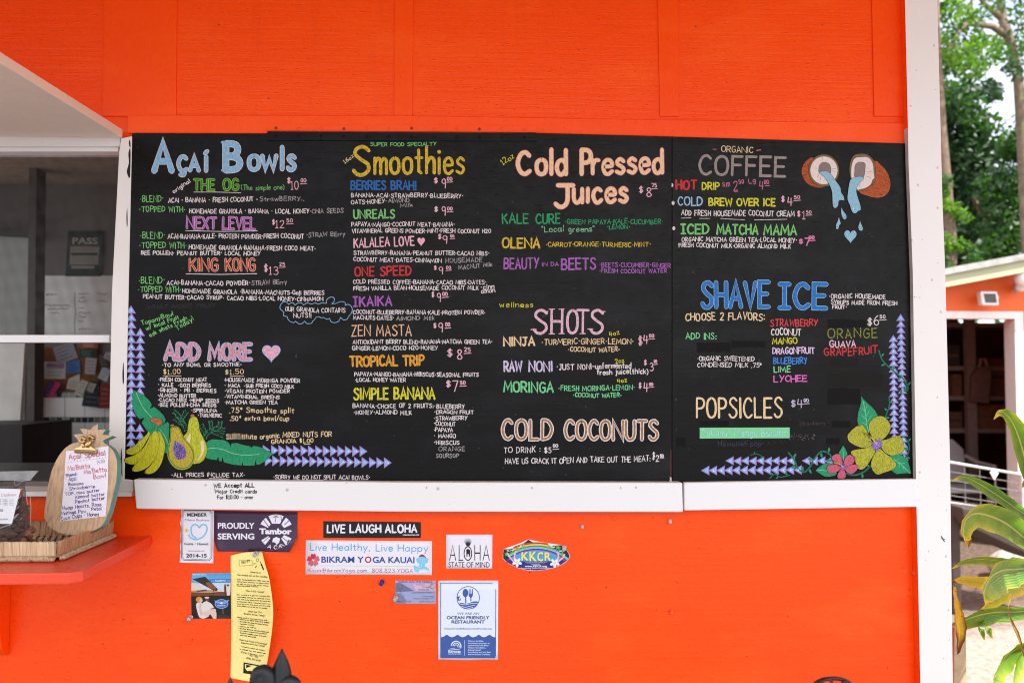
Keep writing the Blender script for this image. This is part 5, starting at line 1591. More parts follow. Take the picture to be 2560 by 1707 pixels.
grp(SL, mbl, 'add_on_list', ZB, [T([('·HOUSEMADE MORINGA POWDER', 1030, 1052, 1815, 1060, 44), ('· MACA  ·SUB FRESH COCO MILK', 1035, 1106, 1755, 1116, 40), ('·VEGAN PROTEIN POWDER', 1035, 1165, 1712, 1168, 42), ('·VITAMINERAL GREENS', 1035, 1222, 1605, 1226, 40), ('·MATCHA GREEN TEA', 1035, 1280, 1585, 1284, 42)], WHT, 8.5),
  T([('.75¢ Smoothie split', 1085, 1372, 1755, 1370, 58), ('.50¢ extra bowl/cup', 1090, 1452, 1705, 1450, 55)], CRM, 8.5)])
grp(SL, mbl, 'footnote', ZC, [T([('SUBStitute organic MIXED NUTS FOR', 892, 466, 1780, 440, 46), ('GRANOlA $1.00', 1270, 503, 1625, 490, 38)], CRM, 7), LN([(1545, 506), (1600, 502)], 5, CRM)])
grp(SL, mbl, 'footnote', ZC, [T([('·ALL PRICES INCLUDE TAX·', 430, 780, 1050, 778, 36)], WHT, 6.5), LN([(750, 790), (905, 795)], 5, WHT)])
grp(SL, mbl, 'footnote', ZC, [T([('·SORRY WE DO NOT SPLIT ACAI BOWLS·', 1285, 797, 2102, 803, 38)], WHT, 6.5), LN([(1558, 803), (1705, 804)], 5, WHT)])
# --- smoothies
grp(SL, mbl, 'heading', ZD, [H('S', 166, 416, 360, 416, 318, GLD, 36, jit=0), H('moothies', 388, 404, 1332, 402, 296, GLD, 33, jit=.12), T([('SUPER FOOD SPECIALTY', 355, 110, 1035, 106, 42)], GRN, 7.5), T([('16oz', 92, 288, 186, 216, 42)], CRM, 7)], 'large golden heading')
SM = [
 (ZD, 'BERRIES BRAH!', 148, 562, 832, 560, 102, BLU, 17, PR(1005, 488, 48, 58, '9', 1090, 545, 1136, 104, '00', 1144, 466, 1202, 40), [('BANANA·ACAI·STRAWBERRY·BLUEBERRY·', 155, 634, 1316, 640, 48), ('OATS·HONEY·', 155, 704, 526, 700, 46)], [('AlMOND', 540, 692, 760, 690, 46), ('Milk', 662, 742, 795, 728, 44)]),
 (ZD, 'UNREALS', 180, 858, 610, 852, 98, GRN, 15, PR(1012, 782, 42, 56, '9', 1090, 826, 1134, 100, '00', 1146, 772, 1204, 38), [('PAPAYA·MANGO·COCONUT MEAT·BANANA·', 160, 935, 1228, 936, 48), ('VITAMINERAL GREENS POWDER·MINT·FRESH COCONUT H2O', 165, 1000, 1600, 1004, 46)], []),
 (ZD, 'KALALEA LOVE', 182, 1156, 812, 1134, 102, PNK, 14, PR(1050, 1064, 38, 54, '9', 1100, 1115, 1150, 88, '00', 1178, 1050, 1222, 30), [('STRAWBERRY·BANANA·PEANUT BUTTER·CACAO NIBS·', 182, 1228, 1585, 1234, 46), ('COCONUT MEAT·DATES·CINNAMON', 178, 1294, 1090, 1308, 46)], [('HOUSEMADE', 1130, 1310, 1510, 1300, 50), ('MACNUT Milk', 1265, 1380, 1615, 1346, 46)]),
 (ZD, 'ONE SPEED', 190, 1450, 782, 1438, 106, RED, 17, PR(1008, 1380, 32, 44, '9', 1060, 1430, 1106, 82, '00', 1136, 1376, 1188, 34), [('COLD PRESSED COFFEE·BANANA·CACAO NIBS·DATES·', 175, 1526, 1555, 1534, 46)], []),
 (ZE, 'ĪKAIKA', 138, 220, 460, 214, 88, PUR, 14, PR(778, 140, 26, 44, '9', 824, 182, 858, 78, '00', 868, 132, 914, 32), [('COCONUT·BLUEBERRY·BANANA·KALE·PROTEIN POWDER·', 138, 280, 1222, 284, 36), ('MACNUTS·DATES·', 138, 326, 475, 324, 36)], [('AlMOND Milk', 492, 330, 805, 330, 38)]),
 (ZE, 'ZEN MASTA', 125, 462, 618, 455, 94, ink(226, 178, 138), 10, PR(793, 392, 28, 42, '9', 836, 430, 875, 82, '00', 892, 382, 934, 34), [('ANTIOXIDANT BERRY BLEND·BANANA·MATCHA GREEN TEA·', 135, 522, 1280, 522, 37), ('GINGER·LEMON·COCO H2O·HONEY', 132, 575, 832, 572, 37)], []),
 (ZE, 'TROPICAL TRIP', 110, 712, 725, 700, 94, ORG, 18, PR(905, 625, 48, 66, '8', 988, 650, 1030, 82, '25', 1046, 588, 1100, 36), [('PAPAYA·MANGO·BANANA·HIBISCUS·SEASONAL FRUITS', 148, 785, 1165, 792, 36), ('·LOCAL HONEY WATER', 152, 832, 570, 832, 34)], []),
 (ZE, 'SIMPLE BANANA', 142, 982, 812, 974, 102, YEL, 17, PR(896, 874, 42, 56, '7', 950, 915, 998, 92, '50', 1012, 855, 1060, 33), [('BANANA·CHOICE OF 2 FRUITS:·', 135, 1045, 815, 1046, 38), ('·HONEY·ALMOND MILK', 142, 1098, 620, 1098, 36), ('BLUEBERRY', 820, 1048, 1052, 1050, 38), ('·DRAGON FRUIT', 802, 1094, 1125, 1094, 34), ('·STRAWBERRY', 800, 1144, 1072, 1144, 36), ('·COCONUT', 797, 1190, 975, 1192, 36), ('·PAPAYA', 795, 1240, 955, 1240, 36), ('· MANGO', 797, 1290, 980, 1290, 36), ('·HIBISCUS', 797, 1344, 1010, 1344, 36)], [('ORANGE', 838, 1398, 1055, 1396, 38), ('SOURSOP', 815, 1452, 1005, 1452, 36)]),
]
for key, nm, x0, y0, x1_, y1, h, mt, w, pr, rows, grey in SM:
    its = [H(nm, x0, y0, x1_, y1, h, mt, w, jit=.2)]
    if nm.startswith('KALALEA'):
        its.append(lambda a: a.heart(878, 1086, 78, 90, PNK, 2e-4))
    grp(SL, mbl, 'item_name', key, its)
    grp(SL, mbl, 'price', key, [pr])
    grp(SL, mbl, 'ingredients', key, [T(rows, WHT, 8.2 if key is ZD else 6.6)] + ([T(grey, GRY, 8 if key is ZD else 6.4)] if grey else []))
grp(SL, mbl, 'ingredients', ZE, [T([('FRESH VANILLA BEAN·HOUSEMADE COCONUT MILK', 142, 85, 1165, 82, 37), ('·cinn', 1180, 78, 1292, 72, 46), ('amon', 1185, 112, 1300, 98, 44)], WHT, 6.6)])
# --- juices, shots, coconuts
grp(SL, mbl, 'heading', ZF, [H('C', 266, 393, 390, 393, 222, PCH, 42, outline=PKO, ow=5, jit=0), H('old', 460, 396, 765, 396, 254, PCH, 40, outline=PKO, ow=5, jit=.08), H('P', 925, 395, 1020, 395, 252, PCH, 42, outline=PKO, ow=5, jit=0), H('ressed', 1040, 392, 1758, 380, 246, PCH, 36, outline=PKO, ow=5, jit=.12),
  H('J', 655, 735, 832, 735, 225, PCH, 42, outline=PKO, ow=5, jit=0), H('uıces', 845, 685, 1395, 682, 238, PCH, 37, outline=PKO, ow=5, jit=.12), T([('12oz', 112, 300, 232, 224, 62)], YEL, 8)], 'large peach heading outlined in pink')
grp(SL, mbl, 'price', ZF, [PR(1512, 588, 50, 70, '8', 1592, 632, 1645, 96, '75', 1648, 533, 1702, 44)])
grp(SL, mbl, 'item_name', ZF, [H('KALE', 102, 906, 380, 904, 112, EMR, 17, jit=.2), H('CURE', 448, 908, 708, 908, 112, EMR, 17, jit=.2)])
grp(SL, mbl, 'ingredients', ZF, [T([('·GREEN PAPAYA·KALE·CUCUMBER·', 748, 912, 1768, 910, 54), ('·LEMON·', 1185, 966, 1425, 965, 46)], EMR, 9), T([('"Local greens"', 515, 996, 1060, 985, 66)], ink(126, 190, 150, .25), 9)])
grp(SL, mbl, 'item_name', ZF, [H('OLENA', 102, 1158, 496, 1164, 114, GLD, 19, jit=.2)])
grp(SL, mbl, 'ingredients', ZF, [T([('·CARROT·ORANGE·TURMERIC·MINT·', 550, 1142, 1642, 1146, 50)], GLD, 9)])
grp(SL, mbl, 'item_name', ZF, [H('BEAUTY', 120, 1376, 486, 1376, 120, PUR, 16, jit=.2), H('IN DA', 515, 1344, 690, 1344, 44, PUR, 8), H('BEETS', 712, 1382, 1076, 1378, 126, PUR, 18, jit=.2)])
grp(SL, mbl, 'ingredients', ZF, [T([('·BEETS·CUCUMBER·GINGER', 1105, 1350, 1845, 1362, 50), ('·FRESH COCONUT WATER', 1105, 1416, 1805, 1418, 48)], PUR, 9)])
def serif(a, x, y, w_): a.line([(x - w_, y), (x + w_, y - 1)], 8, PNK)
grp(SL, mbl, 'heading', ZG, [*[H(c_, x_, 442, x2_, 444, 206, ink(226, 180, 196, .2), 21, jit=.05) for c_, x_, x2_ in (('S', 334, 456), ('H', 476, 580), ('O', 604, 706), ('T', 686, 795), ('S', 796, 914))], T([('wellness', 60, 228, 338, 224, 46)], YEL, 6)] + [(lambda x, y: (lambda a: serif(a, x, y, 22)))(x, y) for x, y in ((488, 238), (488, 440), (568, 238), (568, 438), (340, 404), (436, 258), (740, 438), (802, 400), (902, 258))], 'large pink serif heading')
grp(SL, mbl, 'item_name', ZG, [H('NINJA', 92, 540, 352, 540, 80, TAN, 15, jit=.2)])
grp(SL, mbl, 'ingredients', ZG, [T([('·TURMERIC·GINGER·LEMON·', 402, 528, 1160, 524, 50), ('·COCONUT WATER·', 618, 588, 1045, 586, 42)], TAN, 8), T([('4oz', 962, 466, 1045, 442, 40)], YEL, 6)])
grp(SL, mbl, 'price', ZG, [PR(1192, 532, 38, 76, '4', 1236, 524, 1276, 76, '00', 1282, 472, 1326, 30)])
grp(SL, mbl, 'item_name', ZG, [H('RAW', 95, 752, 248, 750, 92, LIL, 15, jit=.2), H('NONI', 298, 752, 496, 748, 92, LIL, 15, jit=.2)])
grp(SL, mbl, 'ingredients', ZG, [T([('·JUST NONI–unfermented', 526, 735, 1138, 722, 50), ('fresh juice(thick)', 855, 774, 1278, 768, 48)], WHT, 8), T([('2oz', 1008, 682, 1082, 668, 38)], YEL, 6)])
grp(SL, mbl, 'price', ZG, [PR(1240, 695, 25, 46, '3', 1288, 745, 1320, 70, '00', 1322, 680, 1350, 28)])
grp(SL, mbl, 'item_name', ZG, [H('MORINGA', 92, 920, 504, 922, 94, MINT, 15, jit=.2)])
grp(SL, mbl, 'ingredients', ZG, [T([('·FRESH MORINGA·LEMON·', 540, 905, 1170, 902, 46), ('·COCONUT WATER·', 658, 958, 1060, 958, 38)], MINT, 8), T([('4oz', 1025, 846, 1105, 832, 38)], YEL, 6)])
grp(SL, mbl, 'price', ZG, [PR(1196, 884, 26, 48, '4', 1238, 915, 1276, 80, '00', 1282, 866, 1318, 28)])
grp(SL, mbl, 'heading', ZG, [H('COLD', 85, 1298, 490, 1298, 156, BRN, 15, outline=WHT, ow=9, jit=.1), H('COCONUTS', 598, 1300, 1352, 1300, 152, BRN, 15, outline=WHT, ow=9, jit=.1)], 'large brown heading outlined in white')
grp(SL, mbl, 'ingredients', ZG, [T([('TO DRINK : $5', 95, 1414, 486, 1408, 50), ('HAVE US CRACK IT OPEN AND TAKE OUT THE MEAT:', 105, 1504, 1295, 1482, 48), ('+2', 1305, 1482, 1366, 1480, 52), ('$', 1310, 1450, 1332, 1450, 48), ('00', 1372, 1450, 1404, 1448, 28), ('00', 498, 1370, 542, 1366, 30)], WHT, 7), LN([(496, 1382), (546, 1378)], 5, WHT), LN([(1370, 1456), (1406, 1453)], 4, WHT)])

# --- coffee, shave ice, popsicles
ghost = ink(9, 6, 5, .1, .4, spec=.1)
gh2 = ink(24, 19, 17, .1, .4, spec=.1)
for x0, y0, x1_, y1, m in [(182, 522, 432, 594, ghost), (440, 512, 692, 560, ghost), (1150, 352, 1438, 412, ghost), (1150, 745, 1560, 850, gh2), (1150, 860, 1390, 980, ghost), (1170, 640, 1380, 705, gh2), (210, 1100, 420, 1140, ghost), (465, 1095, 1140, 1142, gh2), (1180, 1100, 1320, 1150, ghost), (325, 1240, 885, 1312, gh2), (1140, 1225, 1240, 1275, ghost), (30, 1225, 100, 1290, ghost)]:
    a = Art(SR, ZI)
    rn = random.Random(x0)
    pts = [(x0 + (x1_ - x0) * k / 8, y0 + rn.uniform(-5, 5)) for k in range(9)] + [(x1_ - (x1_ - x0) * k / 8, y1 + rn.uniform(-6, 6)) for k in range(9)]
    a.poly(pts, m, 5e-5)
    if x0 == 465:
        a.hand('Strawberry', 940, 1135, 1135, 1130, 34, ink(52, 44, 38, .1), 4, 1.2e-4)
    if x0 == 325:
        a.hand('Hawaiian pop', 340, 1288, 660, 1290, 40, ink(30, 32, 62, .1), 6, 1.2e-4)
    a.build('overpainted_patch', mbr)
def scuffs(a):
    rn = random.Random(2)
    sc = ink(120, 112, 108, .3)
    for k in range(46):
        x, y = rn.uniform(860, 1060), 1215 + rn.uniform(-18, 22)
        a.line([(x, y), (x + rn.uniform(-14, 14), y + rn.uniform(-9, 9))], 2.2, sc, 1e-4)
    for k in range(40):
        x, y = rn.uniform(330, 850), 1245 + rn.uniform(-8, 26)
        a.line([(x, y), (x + rn.uniform(-10, 10), y + rn.uniform(-8, 8))], 2, ink(80, 76, 78, .2), 2e-4)
grp(SR, mbr, 'chalk_scuffs', ZI, [scuffs])
grp(SR, mbr, 'heading', ZH, [H('COFFEE', 320, 366, 1140, 390, 196, TPE, 25, jit=.05), T([('ORGANIC', 535, 156, 832, 160, 60)], CRM, 7.5), LN([(457, 125), (488, 127)], 8, ink(200, 90, 110)), LN([(866, 137), (902, 131)], 11, ink(210, 100, 120))], 'large taupe heading')
bul = lambda x, y: (lambda a: a.ell(x, y, 14, 19, WHT, 2e-4, 12))
grp(SR, mbr, 'item_name', ZH, [bul(73, 460), H('HOT', 108, 504, 310, 504, 94, RED, 19, jit=.2), H('DRIP', 352, 506, 520, 506, 76, YEL, 13, jit=.2)])
grp(SR, mbr, 'price', ZH, [T([('sm', 548, 482, 620, 470, 66), ('2', 648, 514, 690, 512, 94), ('50', 698, 452, 750, 446, 42), ('Lg', 792, 450, 858, 440, 50), ('4', 888, 510, 932, 508, 84), ('00', 934, 456, 984, 450, 40)], ink(196, 110, 140, .25), 8), LN([(655, 520), (690, 518)], 6, HPK), LN([(945, 466), (985, 464)], 6, HPK)])
grp(SR, mbr, 'item_name', ZH, [bul(85, 626), H('COLD', 125, 652, 362, 652, 88, ink(150, 190, 216), 13, jit=.2), H('BREW OVER ICE', 415, 655, 1042, 658, 78, YEL, 15, jit=.2)])
grp(SR, mbr, 'price', ZH, [PR(1092, 616, 36, 56, '4', 1152, 655, 1200, 84, '50', 1212, 592, 1272, 36)])
grp(SR, mbr, 'ingredients', ZH, [T([('ADD FRESH HOUSEMADE COCONUT CREAM', 160, 745, 1220, 752, 54)], WHT, 8.5), LN([(160, 768), (252, 764)], 4.5, WHT), LN([(332, 770), (430, 770)], 4.5, WHT), LN([(528, 770), (640, 778), (752, 782)], 4.5, WHT), LN([(845, 784), (1145, 778)], 5, WHT)])
grp(SR, mbr, 'price', ZH, [PR(1240, 752, 34, 54, '1', 1288, 778, 1322, 78, '50', 1326, 730, 1378, 34)])
grp(SR, mbr, 'item_name', ZH, [bul(92, 862), H('ĪCED', 155, 918, 425, 918, 102, GRN, 18, jit=.15), H('MATCHA', 488, 922, 882, 926, 102, GRN, 18, jit=.2), H('MAMA', 925, 928, 1242, 932, 102, GRN, 18, jit=.2)])
grp(SR, mbr, 'ingredients', ZH, [T([('ORGANIC MATCHA GREEN TEA·LOCAL HONEY·', 162, 988, 1245, 994, 46), ('FRESH COCONUT MILK·ORGANIC ALMOND MILK', 138, 1040, 1185, 1052, 44)], WHT, 8.2)])
grp(SR, mbr, 'price', ZH, [PR(1255, 1006, 44, 46, '7', 1312, 1030, 1362, 78, '00', 1350, 966, 1406, 34, HPK, 12)])
grp(SR, mbr, 'heading', ZI, [H('SHAVE', 225, 260, 715, 258, 182, ink(34, 112, 190), 26, outline=ink(140, 196, 226), ow=4, jit=.06), H('ĪCE', 795, 264, 1140, 268, 176, ink(34, 112, 190), 28, outline=ink(140, 196, 226), ow=4, jit=.06)], 'large bright blue heading')
grp(SR, mbr, 'ingredients', ZI, [T([('·ORGANIC HOUSEMADE', 1160, 196, 1580, 200, 36), ('SYRUPS MADE FROM FRESH', 1175, 240, 1665, 248, 34), ('FRUIT·', 1185, 274, 1295, 274, 30)], WHT, 6.2)])
grp(SR, mbr, 'flavour_list', ZI, [T([('CHOOSE 2 FLAVORS:', 98, 358, 688, 360, 58)], CRM, 9)])
grp(SR, mbr, 'flavour_list', ZI, [T([('STRAWBERRY', 727, 400, 1078, 402, 54, ink(214, 52, 62)), ('COCONUT', 730, 472, 955, 472, 54, WHT), ('MANGO', 738, 532, 928, 530, 48, YEL), ('DRAGONFRUIT', 742, 604, 1056, 606, 50, ink(222, 196, 224)), ('BLUEBERRY', 748, 678, 1002, 678, 50, ink(52, 128, 214)), ('LiME', 752, 742, 878, 738, 48, ink(130, 208, 150)), ('LYCHEE', 752, 816, 1000, 814, 52, ink(226, 108, 190))], WHT, 8.5)])
grp(SR, mbr, 'flavour_list', ZI, [T([('ORANGE', 1152, 495, 1522, 488, 74, ink(128, 130, 40, .3)), ('GUAVA', 1164, 556, 1362, 556, 52, ink(230, 182, 204)), ('GRAPEFRUIT', 1124, 622, 1522, 604, 62, ink(196, 40, 44))], WHT, 10)])
grp(SR, mbr, 'price', ZI, [PR(1442, 396, 40, 58, '6', 1492, 395, 1530, 76, '50', 1536, 345, 1580, 28, WHT, 6.5)])
grp(SR, mbr, 'add_on_list', ZI, [T([('ADD INS:', 102, 500, 330, 498, 50)], ink(120, 205, 140), 8)])
grp(SR, mbr, 'add_on_list', ZI, [T([('·ORGANIC SWEETENED', 185, 658, 610, 658, 36), ('CONDENSED MILK .75¢', 185, 704, 665, 706, 36)], WHT, 6)])
grp(SR, mbr, 'heading', ZI, [H('POPSICLES', 178, 1082, 820, 1078, 156, CRM, 15, jit=.1)], 'cream heading')
grp(SR, mbr, 'price', ZI, [PR(878, 996, 38, 52, '4', 926, 1005, 968, 66, '00', 974, 964, 1012, 28, LIL, 6)])
a = Art(SR, ZI)
a.poly([(205, 1150), (870, 1148), (870, 1227), (205, 1230)], ink(122, 208, 148, .04), 2.5e-4)
st_ = a.build('flavour_strip', mbr)
a = Art(SR, ZI)
a.hand('CoConut Mango Banana', 218, 1214, 850, 1210, 52, ink(168, 222, 214, .2), 6, 5e-4)
a.build('writing', st_)

# --- triangle borders
TO, TI_, THI = ink(160, 132, 206, .1), ink(142, 196, 232, .14), ink(214, 232, 240, .2)
def tri(a, cx, cy, w, h, d, lift=2e-4):
    """d: 0 up, 1 right, 2 left"""
    def q(s, off=(0, 0)):
        p = [(-w / 2 * s, h / 2 * s), (w / 2 * s, h / 2 * s), (0, -h / 2 * s)]
        if d == 1: p = [(-y, x) for x, y in p]
        if d == 2: p = [(y, -x) for x, y in p]
        return [(cx + x + off[0], cy + y + off[1]) for x, y in p]
    sh = (0, h * .06) if d == 0 else ((-h * .06, 0) if d == 1 else (h * .06, 0))
    a.poly(q(1.0), TO, lift)
    a.poly(q(.60, sh), TI_, lift + 2e-4)
    a.poly(q(.22, (w * .04, h * .02)), THI, lift + 3.2e-4)
def border_left(a):
    rn = random.Random(1)
    a.at((0, 0, 1))
    y = 764
    k = 0
    while y < 1124:
        if not (k >= 19 and False):
            tri(a, 328 + rn.uniform(-.8, .8), y + 9.5, 25, 20.5, 0)
        if 818 < y < 980 or y > 1052:
            if y < 1112:
                tri(a, 350.5 + rn.uniform(-1, 1), y + 10.5, 24, 20, 0)
        y += 18.4
        k += 1
grp(SL, mbl, 'triangle_border', (0, 0, 1), [border_left])
def border_bottom(a):
    for i in range(14):
        tri(a, 1240 + i * 62 - (8 if i == 0 else 0), 555 + i * .7, 92, 66, 1)
    for i in range(17):
        tri(a, 1250 + i * 62.5, 642 + i * 1.1, 92, 66, 1)
grp(SL, mbl, 'triangle_border', ZC, [border_bottom])
def border_right(a):
    for i in range(17):
        y = 490 + i * 45.2
        tri(a, 1636 - (1 if i % 2 else -1) + i * .5, y, 70, 52, 0)
    for i in range(24):
        y = 335 + i * 44.8
        tri(a, 1691 + i * 1.15, y, 66, 52, 0)
grp(SR, mbr, 'triangle_border', ZI, [border_right])
def border_lower(a):
    for i in range(14):
        if i != 9:
            tri(a, 425 + i * 56.5, 1394 + (i % 2) * 2, 66, 62, 2)
    for i in range(13):
        tri(a, 245 + i * 57, 1466 - i * .4, 72, 62, 2)
grp(SR, mbr, 'triangle_border', ZI, [border_lower])

# --- bananas and papayas
LEAF = ink(22, 148, 98, .14, streak=(200, 200, 420)); LEAFD = ink(14, 110, 78, .2); BAN = ink(198, 196, 30, .2, streak=(700, 700, 120)); PAP = ink(196, 176, 48, .22, streak=(600, 600, 140)); PAPS = ink(190, 196, 38, .2)
STEM = ink(188, 112, 66, .15); VEIN = ink(168, 214, 182, 0); PUD = ink(52, 30, 92, 0); PUL = ink(168, 140, 214, .1)
def fruit(a):
    a.poly([(205, 92), (290, 130), (370, 180), (430, 235), (468, 300), (440, 362), (500, 332), (580, 395), (640, 455), (672, 520), (655, 570), (625, 610), (690, 552), (725, 578), (724, 620), (725, 700), (715, 830), (705, 1020), (665, 1010), (600, 900), (480, 780), (400, 690), (318, 570), (362, 490), (290, 515), (228, 450), (185, 350), (172, 240), (180, 150)], LEAF, 6e-4, 0, OUT, 4)
    a.line([(240, 130), (275, 215), (320, 310), (385, 405), (470, 495), (590, 670), (650, 750), (720, 900)], 6, VEIN, 9e-4, 3)
    # sprigs
    rn = random.Random(6)
    for stem in ([(985, 690), (945, 600), (900, 530), (840, 440), (790, 400)], [(900, 530), (930, 470), (980, 400)], [(945, 600), (880, 560), (800, 500)], [(1240, 800), (1270, 740), (1340, 680), (1430, 655), (1540, 665)], [(1270, 740), (1220, 660), (1190, 590)], [(1340, 680), (1340, 600), (1330, 540)], [(1430, 655), (1470, 600), (1475, 550)], [(1340, 690), (1420, 720), (1520, 760)]):
        sp_ = spline(stem, 5)
        a.line(sp_, 3, LEAFD, 4e-4)
        for i in range(1, len(sp_)):
            for s in (-1, 1):
                dx, dy = sp_[i][0] - sp_[i - 1][0], sp_[i][1] - sp_[i - 1][1]
                l = math.hypot(dx, dy) or 1
                cx_, cy_ = sp_[i][0] - dy / l * s * rn.uniform(16, 34), sp_[i][1] + dx / l * s * rn.uniform(16, 34)
                a.ell(cx_, cy_, 12, 6, ink(40, 132, 92, .2), 4.5e-4, 8, rot=rn.uniform(-1.5, 1.5))
    # right leaf
    a.poly([(1262, 870), (1300, 830), (1360, 808), (1440, 812), (1520, 820), (1580, 845), (1612, 880), (1625, 920), (1640, 870), (1720, 862), (1800, 890), (1880, 905), (1930, 918), (1935, 945), (1955, 905), (2020, 912), (2080, 930), (2160, 970), (2210, 1000), (2255, 1022), (2190, 1080), (2120, 1140), (2060, 1175), (2012, 1188), (1990, 1120), (1982, 1195), (1900, 1198), (1812, 1195), (1800, 1150), (1790, 1195), (1680, 1185), (1590, 1165), (1525, 1145), (1505, 1070), (1498, 1135), (1455, 1130), (1445, 1060), (1425, 1115), (1340, 1105), (1270, 1088), (1262, 980)], LEAF, 6e-4, 0, OUT, 4)
    a.line([(1285, 955), (1340, 940), (1430, 945), (1530, 965), (1640, 1010), (1750, 1035), (1880, 1040), (2050, 1030)], 6, VEIN, 9e-4, 3)
    for x in (1660, 1710, 1760, 1830, 1880, 1960, 2010, 2060, 2110):
        a.line([(x, 900 + (x - 1600) * .12), (x + 30, 1010)], 3, LEAFD, 8.5e-4)
        a.line([(x, 1045), (x - 10, 1160 - max(0, x - 2000) * .5)], 3, LEAFD, 8.5e-4)
    # back papaya
    a.poly([(1040, 490), (1085, 478), (1130, 492), (1155, 560), (1165, 640), (1190, 720), (1230, 800), (1265, 870), (1278, 950), (1268, 1040), (1235, 1110), (1180, 1155), (1120, 1168), (1070, 1160), (1000, 1000), (930, 800), (985, 700), (1002, 600), (1015, 530)], PAPS, 9e-4, 3, OUT, 4)
    a.poly([(1038, 480), (1040, 450), (1065, 440), (1092, 452), (1095, 478)], STEM, 1e-3, 0)
    a.poly([(975, 815), (1010, 745), (1035, 728), (1042, 770), (1025, 860), (1000, 858)], ink(226, 210, 150, .05), 1.2e-3, 2)
    a.poly([(1182, 850), (1205, 822), (1235, 860), (1240, 960), (1215, 1040), (1165, 1110), (1142, 1122), (1185, 1020), (1192, 930)], ink(226, 210, 150, .05), 1.2e-3, 2)
    # bananas
    for k, pts in enumerate([[(430, 680), (395, 730), (330, 800), (250, 870), (170, 930), (98, 965), (90, 1000), (120, 1030), (190, 1035), (270, 1000), (340, 920), (400, 820), (440, 740)], [(460, 720), (420, 800), (370, 900), (300, 980), (200, 1045), (110, 1078), (62, 1100), (75, 1145), (150, 1178), (240, 1170), (320, 1100), (400, 1010), (470, 860), (520, 720)], [(500, 690), (460, 760), (420, 870), (380, 990), (310, 1090), (220, 1180), (180, 1240), (190, 1280), (260, 1285), (360, 1250), (450, 1180), (540, 1050), (580, 920), (575, 800), (560, 690)], [(560, 690), (578, 800), (572, 930), (530, 1060), (460, 1180), (390, 1250), (362, 1290), (380, 1315), (450, 1318), (540, 1270), (610, 1160), (650, 1020), (665, 900), (640, 800), (600, 710)]]):
        a.poly(pts, BAN, 1.3e-3 + k * 1.2e-4, 2)
        a.ribbon(spline(pts, 2, True), 4, OUT, 1.35e-3 + k * 1.2e-4, closed=True)
    for x, y in ((98, 990), (68, 1120), (195, 1270), (375, 1300)):
        a.ell(x, y, 12, 14, STEM, 1.9e-3, 8)
    a.poly([(445, 560), (440, 640), (425, 700), (450, 720), (470, 745), (490, 700), (520, 680), (545, 715), (570, 690), (590, 620), (580, 580)], LEAF, 1.85e-3)
    for x0, y0, x1_, y1 in ((475, 575, 470, 690), (515, 590, 500, 690), (555, 600, 552, 690)):
        a.line([(x0, y0), (x1_, y1)], 4, OUT, 2.0e-3)
    a.poly([(470, 492), (540, 498), (600, 515), (628, 545), (620, 580), (570, 612), (540, 610), (510, 575), (455, 550), (443, 520)], STEM, 2.0e-3, 2, OUT, 4)
    a.line([(465, 505), (515, 540), (620, 548)], 4, OUT, 2.25e-3); a.line([(515, 540), (515, 575)], 4, OUT, 2.25e-3)
    # cut papaya
    a.poly([(740, 650), (775, 622), (830, 618), (880, 650), (910, 720), (950, 790), (1010, 860), (1065, 940), (1095, 1030), (1085, 1130), (1040, 1210), (970, 1250), (890, 1258), (800, 1225), (730, 1140), (698, 1050), (705, 950), (725, 850), (735, 750)], ink(150, 176, 50, .15), 1.5e-3, 3)
    a.poly([(748, 660), (780, 634), (830, 630), (872, 658), (900, 730), (945, 808), (1000, 872), (1050, 950), (1078, 1035), (1068, 1120), (1025, 1190), (965, 1228), (890, 1232), (810, 1200), (745, 1125), (715, 1045), (718, 955), (738, 850), (748, 750)], PAP, 1.7e-3, 3, OUT, 6)
    a.poly([(740, 618), (742, 600), (770, 588), (795, 592), (792, 610)], STEM, 1.6e-3)
    seeds = [(800, 850), (825, 830), (845, 860), (880, 850), (900, 880), (930, 900), (950, 940), (970, 990), (972, 1050), (940, 1090), (880, 1110), (830, 1090), (795, 1030), (782, 960), (785, 900)]
    a.poly(seeds, PUD, 1.95e-3, 2)
    rn = random.Random(12)
    put = []
    for _ in range(900):
        x, y = rn.uniform(785, 972), rn.uniform(835, 1105)
        ins = False
        j = len(seeds) - 1
        for i in range(len(seeds)):
            xi, yi = seeds[i]; xj, yj = seeds[j]
            if (yi > y) != (yj > y) and x < (xj - xi) * (y - yi) / (yj - yi) + xi:
                ins = not ins
            j = i
        if ins and all(math.hypot(x - p, y - q_) > 19 for p, q_ in put):
            put.append((x, y))
            a.ell(x, y, rn.uniform(8, 11), rn.uniform(8, 11), PUL, 2.1e-3, 8)
grp(SL, mbl, 'fruit_painting', ZN, [fruit], 'painted bananas, papayas and banana leaves')

